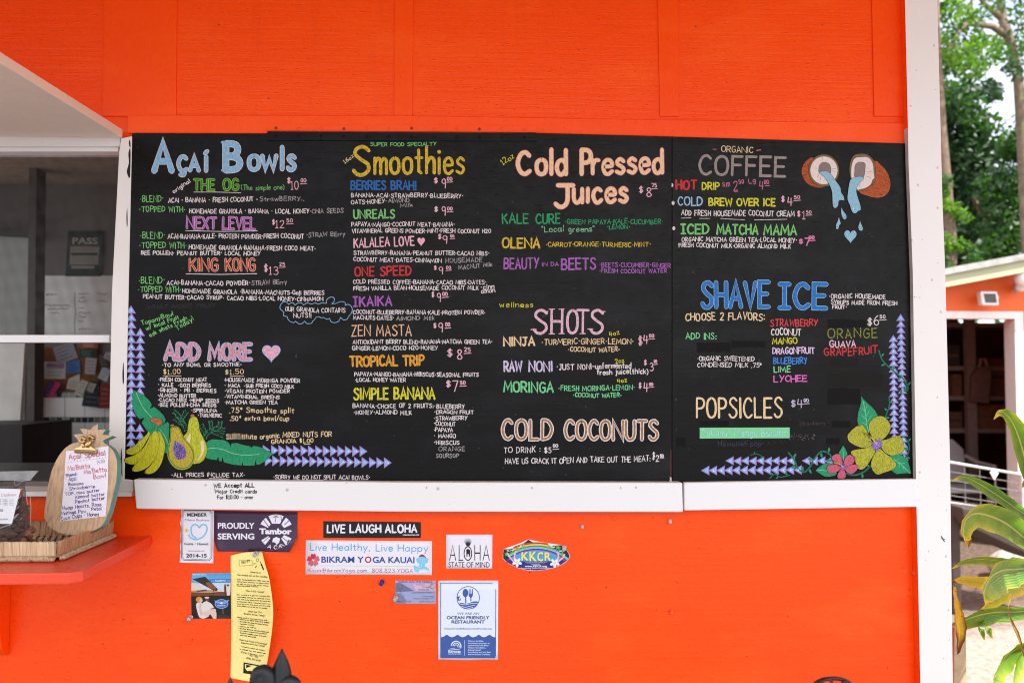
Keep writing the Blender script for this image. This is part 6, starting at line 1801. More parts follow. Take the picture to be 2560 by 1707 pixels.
# --- hibiscus and vines
YP = ink(178, 176, 40, .24, streak=(560, 560, 200)); PKF = ink(196, 88, 112, .14); VIO = ink(146, 108, 192, .1)
def vine(a, pts, w=11):
    sp_ = spline(pts, 6)
    a.line(sp_, w, LEAFD, 5.5e-4)
    rn = random.Random(int(pts[0][0]))
    for i in range(4, len(sp_) - 1, 6):
        dx, dy = sp_[i + 1][0] - sp_[i][0], sp_[i + 1][1] - sp_[i][1]
        l = math.hypot(dx, dy) or 1
        s = 1 if (i // 6) % 2 else -1
        cx_, cy_ = sp_[i][0] - dy / l * s * w * 1.9, sp_[i][1] + dx / l * s * w * 1.9
        r_ = math.atan2(cy_ - sp_[i][1], cx_ - sp_[i][0])
        a.ell(cx_, cy_, w * 1.5, w * .75, LEAF, 6.5e-4, 10, OUT, 1.6, rot=r_ + .4 * s)
VINES = [
    ([(1530, 580), (1550, 640), (1590, 690), (1650, 740), (1710, 790), (1745, 850), (1730, 880), (1690, 870)], 10),
    ([(1605, 925), (1608, 980), (1590, 1040), (1575, 1080)], 9),
    ([(580, 1352), (630, 1345), (680, 1370)], 6),
    ([(862, 1335), (905, 1390), (930, 1450), (975, 1478), (1020, 1440), (1060, 1370), (1110, 1325), (1165, 1345), (1190, 1400)], 12),
    ([(720, 1525), (760, 1492), (800, 1515), (870, 1500)], 8),
    ([(1280, 1485), (1350, 1500), (1420, 1475), (1470, 1430)], 12),
    ([(1715, 1215), (1752, 1270), (1750, 1330), (1725, 1370)], 10),
]
def flowers(a):
    a.at(ZM)
    a.poly([(708, 180), (740, 230), (800, 290), (870, 350), (930, 420), (970, 490), (960, 540), (900, 640), (830, 760), (740, 700), (660, 640), (648, 560), (660, 450), (690, 350), (710, 270)], LEAF, 7e-4, 0, OUT, 4)
    a.line([(740, 270), (765, 400), (785, 530), (800, 650), (830, 760)], 11, ink(112, 200, 150, .1), 9e-4, 3)
    for p in ([(720, 370), (768, 430)], [(800, 330), (772, 420)], [(710, 480), (784, 550)], [(832, 425), (786, 500)], [(725, 605), (796, 640)], [(868, 495), (805, 590)]):
        a.line(p, 7, ink(112, 200, 150, .1), 9e-4)
    a.poly([(1130, 1120), (1220, 1120), (1300, 1090), (1380, 1130), (1440, 1200), (1470, 1300), (1495, 1400), (1420, 1395), (1350, 1400), (1260, 1410), (1180, 1350)], LEAF, 7e-4, 0, OUT, 4)
    a.line([(1140, 1125), (1230, 1190), (1300, 1230), (1380, 1300), (1475, 1395)], 11, ink(112, 200, 150, .1), 9e-4, 3)
    for p in ([(1230, 1190), (1300, 1175)], [(1300, 1230), (1390, 1240)], [(1290, 1225), (1310, 1300)], [(1360, 1280), (1385, 1350)]):
        a.line(p, 7, ink(112, 200, 150, .1), 9e-4)
    a.poly([(0, 1350), (60, 1290), (150, 1240), (230, 1245), (280, 1290), (330, 1400), (260, 1440), (150, 1450), (60, 1400)], LEAF, 7e-4, 2, OUT, 4)
    a.line([(0, 1355), (80, 1345), (180, 1360)], 10, ink(112, 200, 150, .1), 9e-4)
    a.poly([(425, 955), (460, 1010), (490, 1070), (495, 1110), (430, 1190), (400, 1150), (352, 1080), (390, 1020)], LEAF, 7e-4, 0, OUT, 4)
    a.line([(425, 1000), (428, 1200)], 9, ink(112, 200, 150, .1), 9e-4)
    for k, pts in enumerate([
      [(940, 900), (880, 830), (830, 720), (830, 630), (880, 550), (960, 505), (1060, 505), (1120, 560), (1170, 640), (1165, 720), (1100, 820), (1010, 890)],
      [(890, 940), (850, 850), (790, 720), (740, 650), (700, 635), (620, 670), (540, 740), (495, 800), (505, 880), (560, 930), (660, 980), (780, 1000)],
      [(1010, 900), (1100, 870), (1200, 830), (1290, 808), (1340, 840), (1370, 930), (1388, 1020), (1350, 1080), (1260, 1100), (1200, 1120), (1120, 1090), (1040, 1020)],
      [(900, 960), (780, 1000), (650, 1020), (560, 1045), (550, 1090), (610, 1150), (620, 1230), (660, 1320), (720, 1340), (790, 1290), (860, 1180), (930, 1060)],
      [(960, 1010), (920, 1090), (870, 1200), (865, 1290), (900, 1370), (970, 1420), (1050, 1390), (1150, 1360), (1240, 1310), (1260, 1250), (1200, 1170), (1100, 1090), (1020, 1020)]]):
        a.poly(pts, YP, 1.0e-3 + k * 1.0e-4, 2)
        a.ribbon(spline(pts, 2, True), 4.5, OUT, 1.06e-3 + k * 1.0e-4, closed=True)
    star = []
    rn = random.Random(4)
    for i in range(26):
        t = i / 26 * 2 * math.pi
        r_ = rn.uniform(95, 145) if i % 2 else rn.uniform(50, 70)
        star.append((955 + r_ * math.cos(t), 950 + r_ * math.sin(t) * .95))
    a.poly(star, VIO, 1.7e-3, 0, OUT, 3)
    a.line([(945, 935), (900, 870), (860, 830)], 20, ink(206, 184, 60, .1), 1.9e-3)
    for k in range(42):
        f = rn.random()
        a.ell(860 - 110 * f + rn.uniform(-16, 16), 830 - 62 * f + rn.uniform(-26, 26), 7, 7, ink(214, 190, 50, .05), 2.0e-3, 7, OUT, 2)
def pink_flower(a):
    rn = random.Random(4)
    a.at(ZM)
    for k, pts in enumerate([
      [(410, 1290), (330, 1240), (260, 1190), (252, 1130), (310, 1095), (370, 1100), (400, 1150), (420, 1230)],
      [(430, 1280), (440, 1200), (480, 1130), (540, 1105), (600, 1150), (605, 1210), (560, 1260), (480, 1290)],
      [(440, 1300), (540, 1270), (620, 1255), (665, 1290), (630, 1360), (560, 1405), (500, 1390), (450, 1340)],
      [(420, 1310), (350, 1390), (335, 1460), (370, 1482), (440, 1478), (468, 1440), (455, 1370)],
      [(400, 1300), (320, 1260), (220, 1265), (175, 1300), (180, 1360), (230, 1400), (310, 1385), (380, 1340)]]):
        a.poly(pts, PKF, 1.6e-3 + k * 1e-4, 2)
        a.ribbon(spline(pts, 2, True), 4.5, OUT, 1.66e-3 + k * 1e-4, closed=True)
    star = [(425 + (62 if i % 2 else 28) * math.cos(i * math.pi / 9), 1300 + (56 if i % 2 else 26) * math.sin(i * math.pi / 9)) for i in range(18)]
    a.poly(star, VIO, 2.15e-3, 0, OUT, 3)
    a.line([(420, 1290), (360, 1250), (290, 1240)], 13, ink(206, 184, 60, .1), 2.3e-3, 3)
    for k in range(16):
        a.ell(320 - k * 5 + rn.uniform(-6, 6), 1238 + rn.uniform(-20, 16), 5, 5, ink(214, 190, 90, .05), 2.4e-3, 7, OUT, 1.5)
grp(SR, mbr, 'hibiscus_painting', ZM, [flowers], 'painted yellow hibiscus with green leaves')
grp(SR, mbr, 'hibiscus_painting', ZM, [pink_flower], 'small painted pink hibiscus')
for vp, vw in VINES:
    grp(SR, mbr, 'vine_painting', ZI, [(lambda p_, w_: (lambda a: vine(a, p_, w_)))(vp, vw)])

# --- pouring coconuts
HUSK = ink(188, 84, 26, .24, streak=(500, 500, 500)); RIM = ink(122, 98, 62, .1); MEAT = ink(228, 212, 204, .06); HOLE = ink(134, 116, 112, .06); WAT = ink(140, 188, 208, .1, streak=(500, 500, 160)); SHINE = ink(225, 232, 236, 0)
def coco(a):
    rn = random.Random(3)
    a.poly([(315, 205), (240, 235), (180, 300), (148, 380), (150, 460), (190, 550), (250, 610), (340, 650), (450, 660), (500, 600), (400, 300)], HUSK, 3e-4, 2, OUT, 3)
    a.poly([(1240, 255), (1330, 310), (1410, 390), (1460, 480), (1485, 590), (1475, 680), (1430, 760), (1350, 805), (1250, 812), (1130, 780), (1000, 710), (1100, 500)], HUSK, 3e-4, 2, OUT, 3)
    for k in range(150):
        x, y = rn.uniform(1060, 1470), rn.uniform(330, 800)
        if ((x - 1235) / 235) ** 2 + ((y - 570) / 235) ** 2 < .95 and x > 1000 + (y - 300) * .1:
            a.line([(x, y), (x + 16, y + 9)], 4, ink(96, 40, 12, .1), 6.5e-4)
    for k in range(70):
        t, r_ = rn.uniform(1.6, 4.4), rn.uniform(235, 300)
        a.line([(440 + r_ * math.cos(t) * .96, 420 + r_ * math.sin(t) * .8), (440 + (r_ - 16) * math.cos(t) * .96, 426 + (r_ - 16) * math.sin(t) * .8)], 4, ink(96, 40, 12, .1), 6.5e-4)
    a.ell(480, 402, 232, 244, RIM, 8e-4, 26, OUT, 4)
    a.ell(482, 400, 208, 212, MEAT, 1.05e-3, 26, OUT, 3)
    a.poly([(1060, 148), (1140, 165), (1210, 220), (1250, 300), (1260, 420), (1265, 520), (1220, 600), (1150, 660), (1060, 705), (975, 700), (900, 560), (868, 440), (870, 330), (895, 235), (950, 165)], RIM, 8e-4, 3, OUT, 4)
    a.poly([(1050, 198), (1130, 198), (1190, 240), (1225, 320), (1232, 430), (1245, 515), (1215, 540), (1190, 610), (1120, 660), (1030, 685), (975, 682), (900, 525), (892, 400), (905, 300), (950, 215)], MEAT, 1.05e-3, 3, OUT, 3)
    a.poly([(490, 275), (550, 295), (582, 340), (588, 400), (570, 450), (420, 440), (402, 390), (415, 325), (450, 285)], HOLE, 1.3e-3, 2, OUT, 3)
    a.poly([(1040, 272), (1090, 285), (1108, 320), (1100, 400), (1080, 500), (950, 510), (945, 420), (950, 330), (985, 285)], HOLE, 1.3e-3, 2, OUT, 3)
    for p in ([(598, 380), (660, 374)], [(600, 405), (655, 420)], [(405, 465), (380, 508)], [(440, 485), (425, 545)], [(350, 365), (380, 372)], [(460, 205), (468, 245)], [(1100, 425), (1205, 424)], [(1105, 485), (1190, 510)], [(1125, 455), (1165, 460)], [(1020, 620), (1025, 660)]):
        a.line(p, 3.5, OUT, 1.3e-3)
    a.poly([(412, 440), (450, 415), (510, 408), (560, 430), (590, 460), (640, 530), (700, 610), (735, 670), (740, 730), (780, 790), (788, 840), (770, 852), (720, 848), (700, 880), (695, 930), (660, 968), (625, 955), (612, 900), (608, 780), (595, 690), (560, 610), (520, 545), (480, 490)], WAT, 1.6e-3, 2, OUT, 3.5)
    a.poly([(885, 535), (950, 505), (1020, 492), (1078, 500), (1075, 535), (1040, 570), (985, 640), (972, 720), (1000, 830), (1030, 920), (1038, 995), (1000, 1010), (970, 1040), (930, 1045), (900, 1010), (870, 920), (838, 840), (842, 740), (860, 620)], WAT, 1.6e-3, 2, OUT, 3.5)
    for pts in ([(620, 870), (632, 875), (640, 920), (628, 922)], [(765, 790), (772, 800), (765, 830), (755, 822)], [(905, 925), (920, 935), (942, 995), (925, 1000)]):
        a.poly(pts, SHINE, 1.9e-3, 0, OUT, 2.5)
    a.poly([(748, 955), (765, 1000), (810, 1060), (825, 1105), (805, 1140), (775, 1130), (750, 1080), (740, 1010)], WAT, 1e-3, 2, OUT, 3)
    a.poly([(708, 1102), (720, 1150), (735, 1200), (715, 1225), (700, 1275), (680, 1288), (662, 1265), (665, 1215), (690, 1160)], WAT, 1e-3, 2, OUT, 3)
    a.poly([(1025, 1152), (1040, 1200), (1070, 1265), (1060, 1305), (1030, 1308), (1005, 1285), (1002, 1235), (1018, 1190)], WAT, 1e-3, 2, OUT, 3)
    a.heart(882, 1385, 190, 205, WAT, 1e-3, OUT, 3)
    a.poly([(930, 1305), (950, 1312), (962, 1345), (945, 1348)], SHINE, 1.3e-3, 0, OUT, 2.5)
    for x, y in ((800, 1108), (678, 1240), (1040, 1265)):
        a.ell(x, y, 8, 12, SHINE, 1.3e-3, 8, OUT, 2.5)
grp(SR, mbr, 'coconut_painting', ZP, [coco], 'painted coconut halves pouring blue water')

# ------------------------------------------------------------------ stickers, cards and pins on the lower wall
def vinyl(r, g_, b_, rough=.3):
    return ink(r, g_, b_, .02, rough)
def sticker(name, label, cat, key, pts, mat, group=None, thick=.0006, gap=.0002, smooth=0, lift=()):
    if smooth:
        pts = spline(pts, smooth, True)
    ar = sum(pts[i][0] * pts[(i + 1) % len(pts)][1] - pts[(i + 1) % len(pts)][0] * pts[i][1] for i in range(len(pts)))
    seq = pts[::-1] if ar > 0 else pts
    cor = [(zp(key, cx_, cy_), r_, A_) for cx_, cy_, r_, A_ in lift]
    def raise_(px, py):
        return sum(A_ * math.exp(-((px - c_[0]) ** 2 + (py - c_[1]) ** 2) / (r_ * r_)) for c_, r_, A_ in cor)
    bm = bmesh.new()
    bm.faces.new([bm.verts.new((x, -y, 0)) for x, y in seq])
    if cor:
        bmesh.ops.triangulate(bm, faces=bm.faces[:])
        for _ in range(3):
            bmesh.ops.subdivide_edges(bm, edges=bm.edges[:], cuts=1, use_grid_fill=True)
        bmesh.ops.triangulate(bm, faces=bm.faces[:])
    bm.verts.ensure_lookup_table()
    bm.verts.index_update()
    m_ = MB()
    V = []
    for v in bm.verts:
        px, py = zp(key, v.co.x, -v.co.y)
        V.append(W(px, py, -gap - thick - raise_(px, py)))
    Fs = []
    for f in bm.faces:
        q = [v.index for v in f.verts]
        n_ = (V[q[1]] - V[q[0]]).cross(V[q[2]] - V[q[0]])
        Fs.append(tuple(q) if n_.y < 0 or not cor else tuple(reversed(q)))
    m_.mesh(V, Fs, mat)
    bm.free()
    o = m_.build(name, smooth=bool(cor))
    md = o.modifiers.new('thickness', 'SOLIDIFY'); md.thickness = thick * .9; md.offset = -1
    return tag(o, label, cat, group), Art(lambda px, py, l: W(px, py, -gap - thick - raise_(px, py) - l), key)
K_ = vinyl(36, 36, 42); WV = vinyl(236, 232, 240); SG = 'stickers and cards stuck on the lower orange wall'

s, a = sticker('member_sticker', 'white upright sticker reading MEMBER with a blue heart swirl and 2014-15', 'sticker', ZJ, [(78, 50), (368, 55), (362, 517), (66, 512), (70, 440), (76, 420), (70, 380), (78, 330), (73, 280), (80, 200), (72, 170), (82, 110)], WV, SG, lift=((66, 512, 14, .004), (362, 517, 9, .003)))
gf = vinyl(60, 96, 86)
fr_ = [(110, 52), (330, 54), (352, 80), (350, 470), (325, 494), (105, 490), (82, 466), (88, 78)]
a.ribbon(fr_, 5, gf, 2e-4, closed=True)
fr2 = [(112, 62), (326, 64), (342, 84), (340, 464), (320, 484), (110, 480), (92, 460), (98, 84)]
a.ribbon(fr2, 2.5, gf, 2e-4, closed=True)
a.type('MEMBER', 133, 106, 307, 106, K_, 30, bold=.03)
a.type('Ohana Business', 112, 146, 328, 147, vinyl(60, 60, 66), 20)
cy_ = vinyl(130, 196, 228)
a.line([(240, 205), (215, 180), (185, 180), (168, 215), (175, 265), (210, 295)], 13, cy_, 2e-4, 4)
a.line([(240, 205), (262, 180), (295, 182), (308, 220), (285, 270), (245, 300), (200, 308), (160, 290), (148, 268)], 13, cy_, 2.4e-4, 4)
a.poly([(128, 205), (133, 222), (150, 225), (136, 235), (140, 250), (126, 240), (112, 248), (118, 232), (106, 220), (122, 220)], vinyl(228, 206, 70), 2e-4)
a.type('Guide', 106, 356, 186, 356, vinyl(50, 110, 70), 22, bold=.03)
a.type('of', 192, 356, 216, 356, vinyl(220, 200, 70), 22)
a.type('Hawaii', 222, 357, 318, 357, vinyl(50, 110, 70), 22, bold=.03)
a.type('hawaii-guide.com', 142, 414, 288, 414, vinyl(120, 118, 122), 14)
a.type('2014-15', 124, 464, 304, 465, K_, 32, bold=.03)
a.build('print', s)

s, a = sticker('acai_sticker', 'dark purple sticker reading PROUDLY SERVING with a white wheel emblem and one curled corner', 'sticker', ZJ, [(369, 57), (1101, 68), (1096, 278), (1062, 352), (1028, 418), (900, 416), (700, 415), (400, 412), (388, 380), (370, 318)], vinyl(66, 46, 72, .35), SG, lift=((1080, 390, 34, .012), (385, 400, 18, .006)))
a.line([(765, 410), (900, 398), (1050, 335), (1096, 292)], 3, vinyl(120, 104, 130), 2e-4, 3)
a.poly([(1028, 417), (1050, 345), (1095, 290), (1095, 280), (1062, 350)], vinyl(92, 74, 98), 1e-4)
a.type('PROUDLY', 402, 212, 724, 212, WV, 52, bold=.028)
a.type('SERVING', 400, 305, 722, 306, WV, 52, bold=.028)
a.type('Tambor', 765, 258, 1050, 260, WV, 48, bold=.05)
def wheel(t0, t1, r0=78, r1=150, cx=912, cy=238):
    pts = [(cx + r0 * math.cos(t0), cy + r0 * math.sin(t0) * .98)] + [(cx + r1 * math.cos(t0 + (t1 - t0) * k / 4), cy + r1 * math.sin(t0 + (t1 - t0) * k / 4)) for k in range(5)] + [(cx + r0 * math.cos(t1), cy + r0 * math.sin(t1) * .98)]
    a.poly(pts, WV, 2e-4)
for t0, t1 in ((-2.03, -1.1), (-2.7, -2.2), (-.95, -.42), (2.25, 2.6), (.42, .95)):
    wheel(t0, t1)
pu = vinyl(66, 46, 72, .35)
a.poly([(880, 330), (885, 300), (915, 285), (948, 300), (940, 335), (918, 355), (905, 335)], WV, 2e-4)
a.line([(800, 130), (850, 200)], 6, pu, 4e-4); a.line([(985, 180), (1040, 130)], 6, pu, 4e-4); a.line([(955, 105), (965, 180)], 5, pu, 4e-4); a.line([(800, 330), (850, 285)], 5, pu, 4e-4); a.line([(960, 285), (1020, 330)], 5, pu, 4e-4)
a.line([(905, 160), (912, 105)], 4, pu, 4e-4)
for dx, dy in ((-22, 8), (22, 8), (-16, -10), (16, -10), (0, -14)):
    a.line([(912, 108), (912 + dx, 108 + dy)], 4, pu, 4e-4)
for ch_, x, y, r_ in (('A', 835, 382, .35), ('C', 890, 392, .12), ('A', 935, 385, -.1), ('I', 985, 368, -.2)):
    a.hand(ch_, x, y, x + 32 * math.cos(r_) if ch_ != 'I' else x + 3, y + 32 * math.sin(r_), 36, WV, 6, jit=0)
a.build('print', s)

s, a = sticker('flight_card', 'square photo card with an aeroplane wing above a seated couple and a blue winged badge', 'card', ZR, [(335, 432), (1142, 432), (1152, 1388), (330, 1390), (318, 900)], vinyl(22, 20, 22), SG)
sky_ = vinyl(106, 180, 230); BLUp = vinyl(40, 96, 190)
a.poly([(335, 434), (1142, 434), (1144, 640), (324, 650)], sky_, 1e-4)
a.poly([(324, 650), (1144, 640), (1146, 830), (320, 810)], vinyl(206, 222, 236), 1e-4)
a.poly([(320, 810), (1146, 830), (1148, 905), (320, 918)], vinyl(120, 66, 34), 1e-4)
a.poly([(600, 640), (700, 560), (850, 548), (1143, 555), (1143, 630), (760, 632)], vinyl(60, 130, 200), 3e-4)
a.poly([(350, 560), (610, 510), (880, 770), (840, 830), (640, 720)], vinyl(52, 36, 28), 5e-4)
a.poly([(620, 640), (700, 620), (800, 700), (860, 770), (790, 780), (690, 745)], vinyl(140, 86, 40), 7e-4)
a.poly([(322, 640), (420, 640), (560, 740), (700, 800), (322, 800)], vinyl(226, 214, 196), 3e-4)
a.poly([(322, 800), (700, 790), (820, 800), (900, 830), (700, 850), (322, 836)], vinyl(196, 150, 90), 6e-4)
a.poly([(440, 800), (640, 780), (650, 810), (430, 828)], vinyl(50, 70, 120), 7.5e-4)
a.ell(760, 880, 32, 26, vinyl(16, 15, 15), 8e-4, 12); a.ell(760, 880, 12, 10, vinyl(170, 160, 150), 9e-4, 8)
a.line([(780, 760), (800, 840)], 12, vinyl(40, 26, 20), 8e-4); a.line([(880, 780), (1010, 790)], 10, vinyl(226, 206, 160), 8e-4)
a.poly([(1010, 690), (1040, 680), (1055, 740), (1052, 900), (1018, 905)], vinyl(96, 46, 40), 8e-4)
a.poly([(1070, 680), (1130, 690), (1140, 900), (1070, 905), (1055, 780)], vinyl(228, 214, 206), 8e-4)
a.ell(1032, 690, 22, 26, vinyl(170, 92, 70), 9e-4, 10); a.ell(1090, 690, 22, 24, vinyl(90, 62, 50), 9e-4, 10)
a.type('www.', 735, 606, 815, 606, WV, 26, 9e-4); a.type('KauaiByAir', 825, 606, 1050, 606, WV, 32, 9e-4, .04); a.type('.com', 1055, 606, 1140, 606, WV, 26, 9e-4)
a.type('808.635.FLY1', 350, 474, 620, 474, WV, 28, 9e-4, .03); a.type('Preston Brandt 221 MD 56', 660, 478, 1135, 480, BLUp, 26, 9e-4); a.type('Professional Pilot, Personal Flight Tours', 660, 522, 1135, 520, BLUp, 20, 9e-4)
wht = vinyl(228, 222, 220); skin = vinyl(226, 190, 164); skd = vinyl(120, 66, 44)
a.poly([(420, 1090), (470, 1050), (550, 1060), (590, 1200), (640, 1300), (700, 1330), (600, 1385), (500, 1370), (450, 1250)], wht, 4e-4, 2)
a.poly([(560, 1060), (640, 1030), (720, 1060), (770, 1110), (800, 1170), (770, 1190), (740, 1170), (720, 1200), (590, 1250), (560, 1160)], wht, 5e-4, 2)
a.poly([(560, 1270), (720, 1200), (830, 1190), (850, 1380), (780, 1384), (720, 1300), (650, 1350), (620, 1340)], vinyl(226, 202, 186), 5.5e-4, 2)
a.poly([(500, 1080), (545, 1080), (520, 1170), (560, 1300), (520, 1320), (490, 1200)], skin, 7e-4, 2)
a.ell(485, 990, 68, 64, vinyl(214, 150, 50), 6e-4, 14); a.ell(525, 1005, 34, 44, skin, 8e-4, 12)
a.ell(655, 990, 40, 48, skd, 8e-4, 12); a.ell(650, 948, 52, 19, vinyl(226, 214, 190), 9e-4, 14); a.ell(640, 1030, 20, 8, WV, 9.5e-4, 8)
a.line([(770, 1180), (810, 1160)], 24, skd, 8e-4)
a.ell(955, 1080, 142, 98, vinyl(180, 200, 226), 6e-4, 24); a.ell(955, 1080, 130, 88, vinyl(52, 108, 196), 7e-4, 24)
a.poly([(800, 1005), (900, 1030), (1000, 1030), (1120, 990), (1080, 1060), (1000, 1080), (955, 1060), (910, 1080), (840, 1060)], vinyl(120, 170, 226), 8e-4)
a.ell(955, 1066, 24, 22, WV, 9.5e-4, 12)
a.type('KAUAI BY AIR', 872, 1126, 1036, 1126, WV, 22, 9.5e-4, .04)
a.line([(985, 1185), (990, 1290)], 14, vinyl(120, 116, 120), 6e-4); a.line([(940, 1250), (1040, 1340)], 5, vinyl(150, 60, 70), 6e-4)
for y in (1336, 1364):
    a.type('Ask about departures' if y < 1350 else 'Private Island Tours', 880, y, 1120, y, vinyl(130, 126, 126), 16, 6e-4)
a.build('print', s)

# curling yellow flyer
YP0 = (zp(ZJ, 512, 440), zp(ZJ, 520, 1530))
redge = [(790, 412), (815, 520), (850, 640), (872, 780), (886, 920), (884, 1020), (872, 1140), (852, 1280), (828, 1420), (790, 1500), (718, 1560)]
rx = spline(redge, 6)
def fly_px(u, v):
    t = v * (len(rx) - 1)
    i = min(int(t), len(rx) - 2)
    f = t - i
    xr, yr = rx[i][0] + (rx[i + 1][0] - rx[i][0]) * f, rx[i][1] + (rx[i + 1][1] - rx[i][1]) * f
    xl, yl = 512 + 6 * math.sin(v * 3.1), 452 + (1524 - 452) * v
    yy = yl + (yr - yl) * u + (-26 * math.sin(min(u / .55, 1) * math.pi) * (1 - v) ** 3 if v < .4 else 0)
    if v < .02: yy = yl + (yr - yl) * math.sin(u * 1.57) ** .7
    return xl + (xr - xl) * u, yy
def fly_depth(u, v):
    return .002 + .040 * math.sin(min(v * 1.15, 1) * math.pi) ** .8 * (u ** 2.2) + .004 * math.sin(u * 3.0) + .012 * v * u * u + .0025 * math.exp(-((v - .5) / .02) ** 2) + .0015 * math.sin(v * 23 + u * 5)
def fly(px, py, lift):
    x, y = (px - ZJ[0]) / ZJ[2], (py - ZJ[1]) / ZJ[2]
    v = (y - 452) / 1072.0
    for _ in range(6):
        u = min(max((x - fly_px(0, v)[0]) / max(fly_px(1, min(max(v, 0), .999))[0] - fly_px(0, v)[0], 1), 0), 1)
        yy = fly_px(u, min(max(v, 0), .999))[1]
        v += (y - yy) / 1072.0
        v = min(max(v, 0), .999)
    return W(px, py, -fly_depth(u, v) - lift)
m_ = MB()
YELP = ink(250, 236, 150, .05, .6, k=1.0)
NU, NV = 16, 60
V = []
for j in range(NV + 1):
    for i in range(NU + 1):
        x, y = fly_px(i / NU, min(j / NV, .9999))
        V.append(W(*zp(ZJ, x, y), -fly_depth(i / NU, j / NV)))
m_.mesh(V, [(j * (NU + 1) + i, (j + 1) * (NU + 1) + i, (j + 1) * (NU + 1) + i + 1, j * (NU + 1) + i + 1) for j in range(NV) for i in range(NU)], YELP)
fo = m_.build('yellow_flyer', smooth=True)
md = fo.modifiers.new('thickness', 'SOLIDIFY'); md.thickness = .0003; md.offset = -1
tag(fo, 'long yellow paper flyer hanging from a clear pin and curling off the wall', 'flyer', SG)
a = Art(fly, ZJ)
kk2 = ink(58, 50, 30, 0); kk3 = ink(30, 26, 20, 0)
LF = 6e-4
a.line([(592, 490), (690, 486), (705, 500), (708, 515), (742, 520), (708, 526), (705, 534), (595, 540), (588, 525), (588, 500), (592, 490)], 2.2, kk2, LF)
a.hand('Eh???', 612, 522, 684, 512, 24, kk3, 3.6, LF)
a.line([(740, 480), (755, 475), (762, 490), (750, 503), (738, 496), (740, 480)], 3, kk3, LF)
a.line([(772, 500), (785, 530)], 4, kk3, LF); a.line([(783, 525), (803, 572)], 11, kk3, LF); a.line([(730, 552), (742, 540)], 7, kk3, LF)
for tx, x0, y0, x1_, y1, h in [('Experience', 688, 600, 778, 606, 14), ('The Ancient Art of Ear Candling', 572, 625, 835, 643, 16),
  ('Enjoy the benefits of a 4000 year old', 568, 662, 848, 680, 12), ('dating back centuries to Egypt China', 568, 682, 850, 700, 12), ('as well as among the Aztec Mayan', 568, 702, 852, 720, 12), ('American Indian cultures', 568, 718, 755, 726, 12),
  ('What Is Ear Coning?', 645, 764, 808, 776, 16), ('Ear coning is a gentle relaxing and', 570, 796, 858, 812, 12), ('noninvasive method for removing excess', 570, 816, 860, 834, 12), ('wax and toxins from inside the ears and', 570, 836, 862, 856, 12), ('eustachian tubes Tapered cones are', 570, 856, 862, 878, 12), ('inserted into the ears and lit which', 570, 876, 862, 898, 12), ('draws debris out of the ear to remove', 570, 894, 830, 916, 12),
  ('What Are The', 668, 944, 785, 954, 16), ('Benefits of Ear Coning?', 630, 964, 815, 984, 16), ('Coning starts a cleansing process that', 570, 994, 835, 1022, 12), ('✓ removes ear debris from nerve endings', 582, 1010, 852, 1042, 12), ('✓ detoxifies the sinus and lymph systems', 582, 1030, 842, 1062, 12), ('✓ improves hearing', 582, 1050, 715, 1064, 12), ('✓ relieves ear fullness', 582, 1072, 738, 1088, 12), ('✓ dissolves dizziness and sinus headaches', 582, 1090, 848, 1126, 12), ('✓ may sharpen mental and perceptual', 582, 1110, 828, 1140, 12), ('functions including vision smell taste', 596, 1130, 828, 1164, 12), ('and color perception', 596, 1150, 738, 1170, 12),
  ('Where Can I Find A Professional', 588, 1192, 830, 1232, 16), ('Experienced In Ear Coning?', 606, 1218, 815, 1250, 16), ('To learn more about ear coning or', 606, 1250, 812, 1286, 12), ('to schedule your next session call', 592, 1272, 818, 1312, 12), ('Karen Liberman, LMT', 606, 1302, 802, 1338, 18), ('MAT 7268', 680, 1330, 755, 1344, 12), ('(808) 246-0100', 648, 1352, 775, 1378, 16)]:
    a.hand(tx, x0, y0, x1_, y1, h * .9, kk2, 2.3, LF, n=2, jit=.1)
a.poly([(628, 1384), (770, 1412), (768, 1480), (742, 1505), (705, 1490), (625, 1480)], kk3, LF)
a.poly([(640, 1398), (762, 1420), (756, 1478), (640, 1468)], YELP, LF + 4e-4)
a.poly([(650, 1405), (752, 1424), (748, 1470), (650, 1460)], kk3, LF + 8e-4)
for k in range(9):
    t = k * .7
    a.line([(702 + 22 * math.cos(t), 1438 + 16 * math.sin(t)), (702 + 40 * math.cos(t), 1438 + 24 * math.sin(t))], 2, YELP, LF + 1.2e-3)
a.poly([(695, 1422), (715, 1424), (718, 1445), (704, 1462), (698, 1455), (703, 1440)], YELP, LF + 1.2e-3)
a.build('print', fo)

s, a = sticker('aloha_strip_sticker', 'black bumper sticker reading LIVE LAUGH ALOHA in white', 'sticker', ZK, [(397, 187), (900, 192), (1812, 200), (1812, 430), (397, 428)], vinyl(22, 22, 24, .22), SG)
x = 446
for wd, x0, x1_ in (('LIVE', 446, 718), ('LAUGH', 776, 1237), ('ALOHA', 1290, 1760)):
    a.hand(wd, x0, 357, x1_, 357, 128, WV, 25, jit=.22, gap=2.6)
a.type('LIVELAUGHALOHA.COM', 1552, 396, 1785, 396, WV, 20, bold=.03)
a.build('print', s)

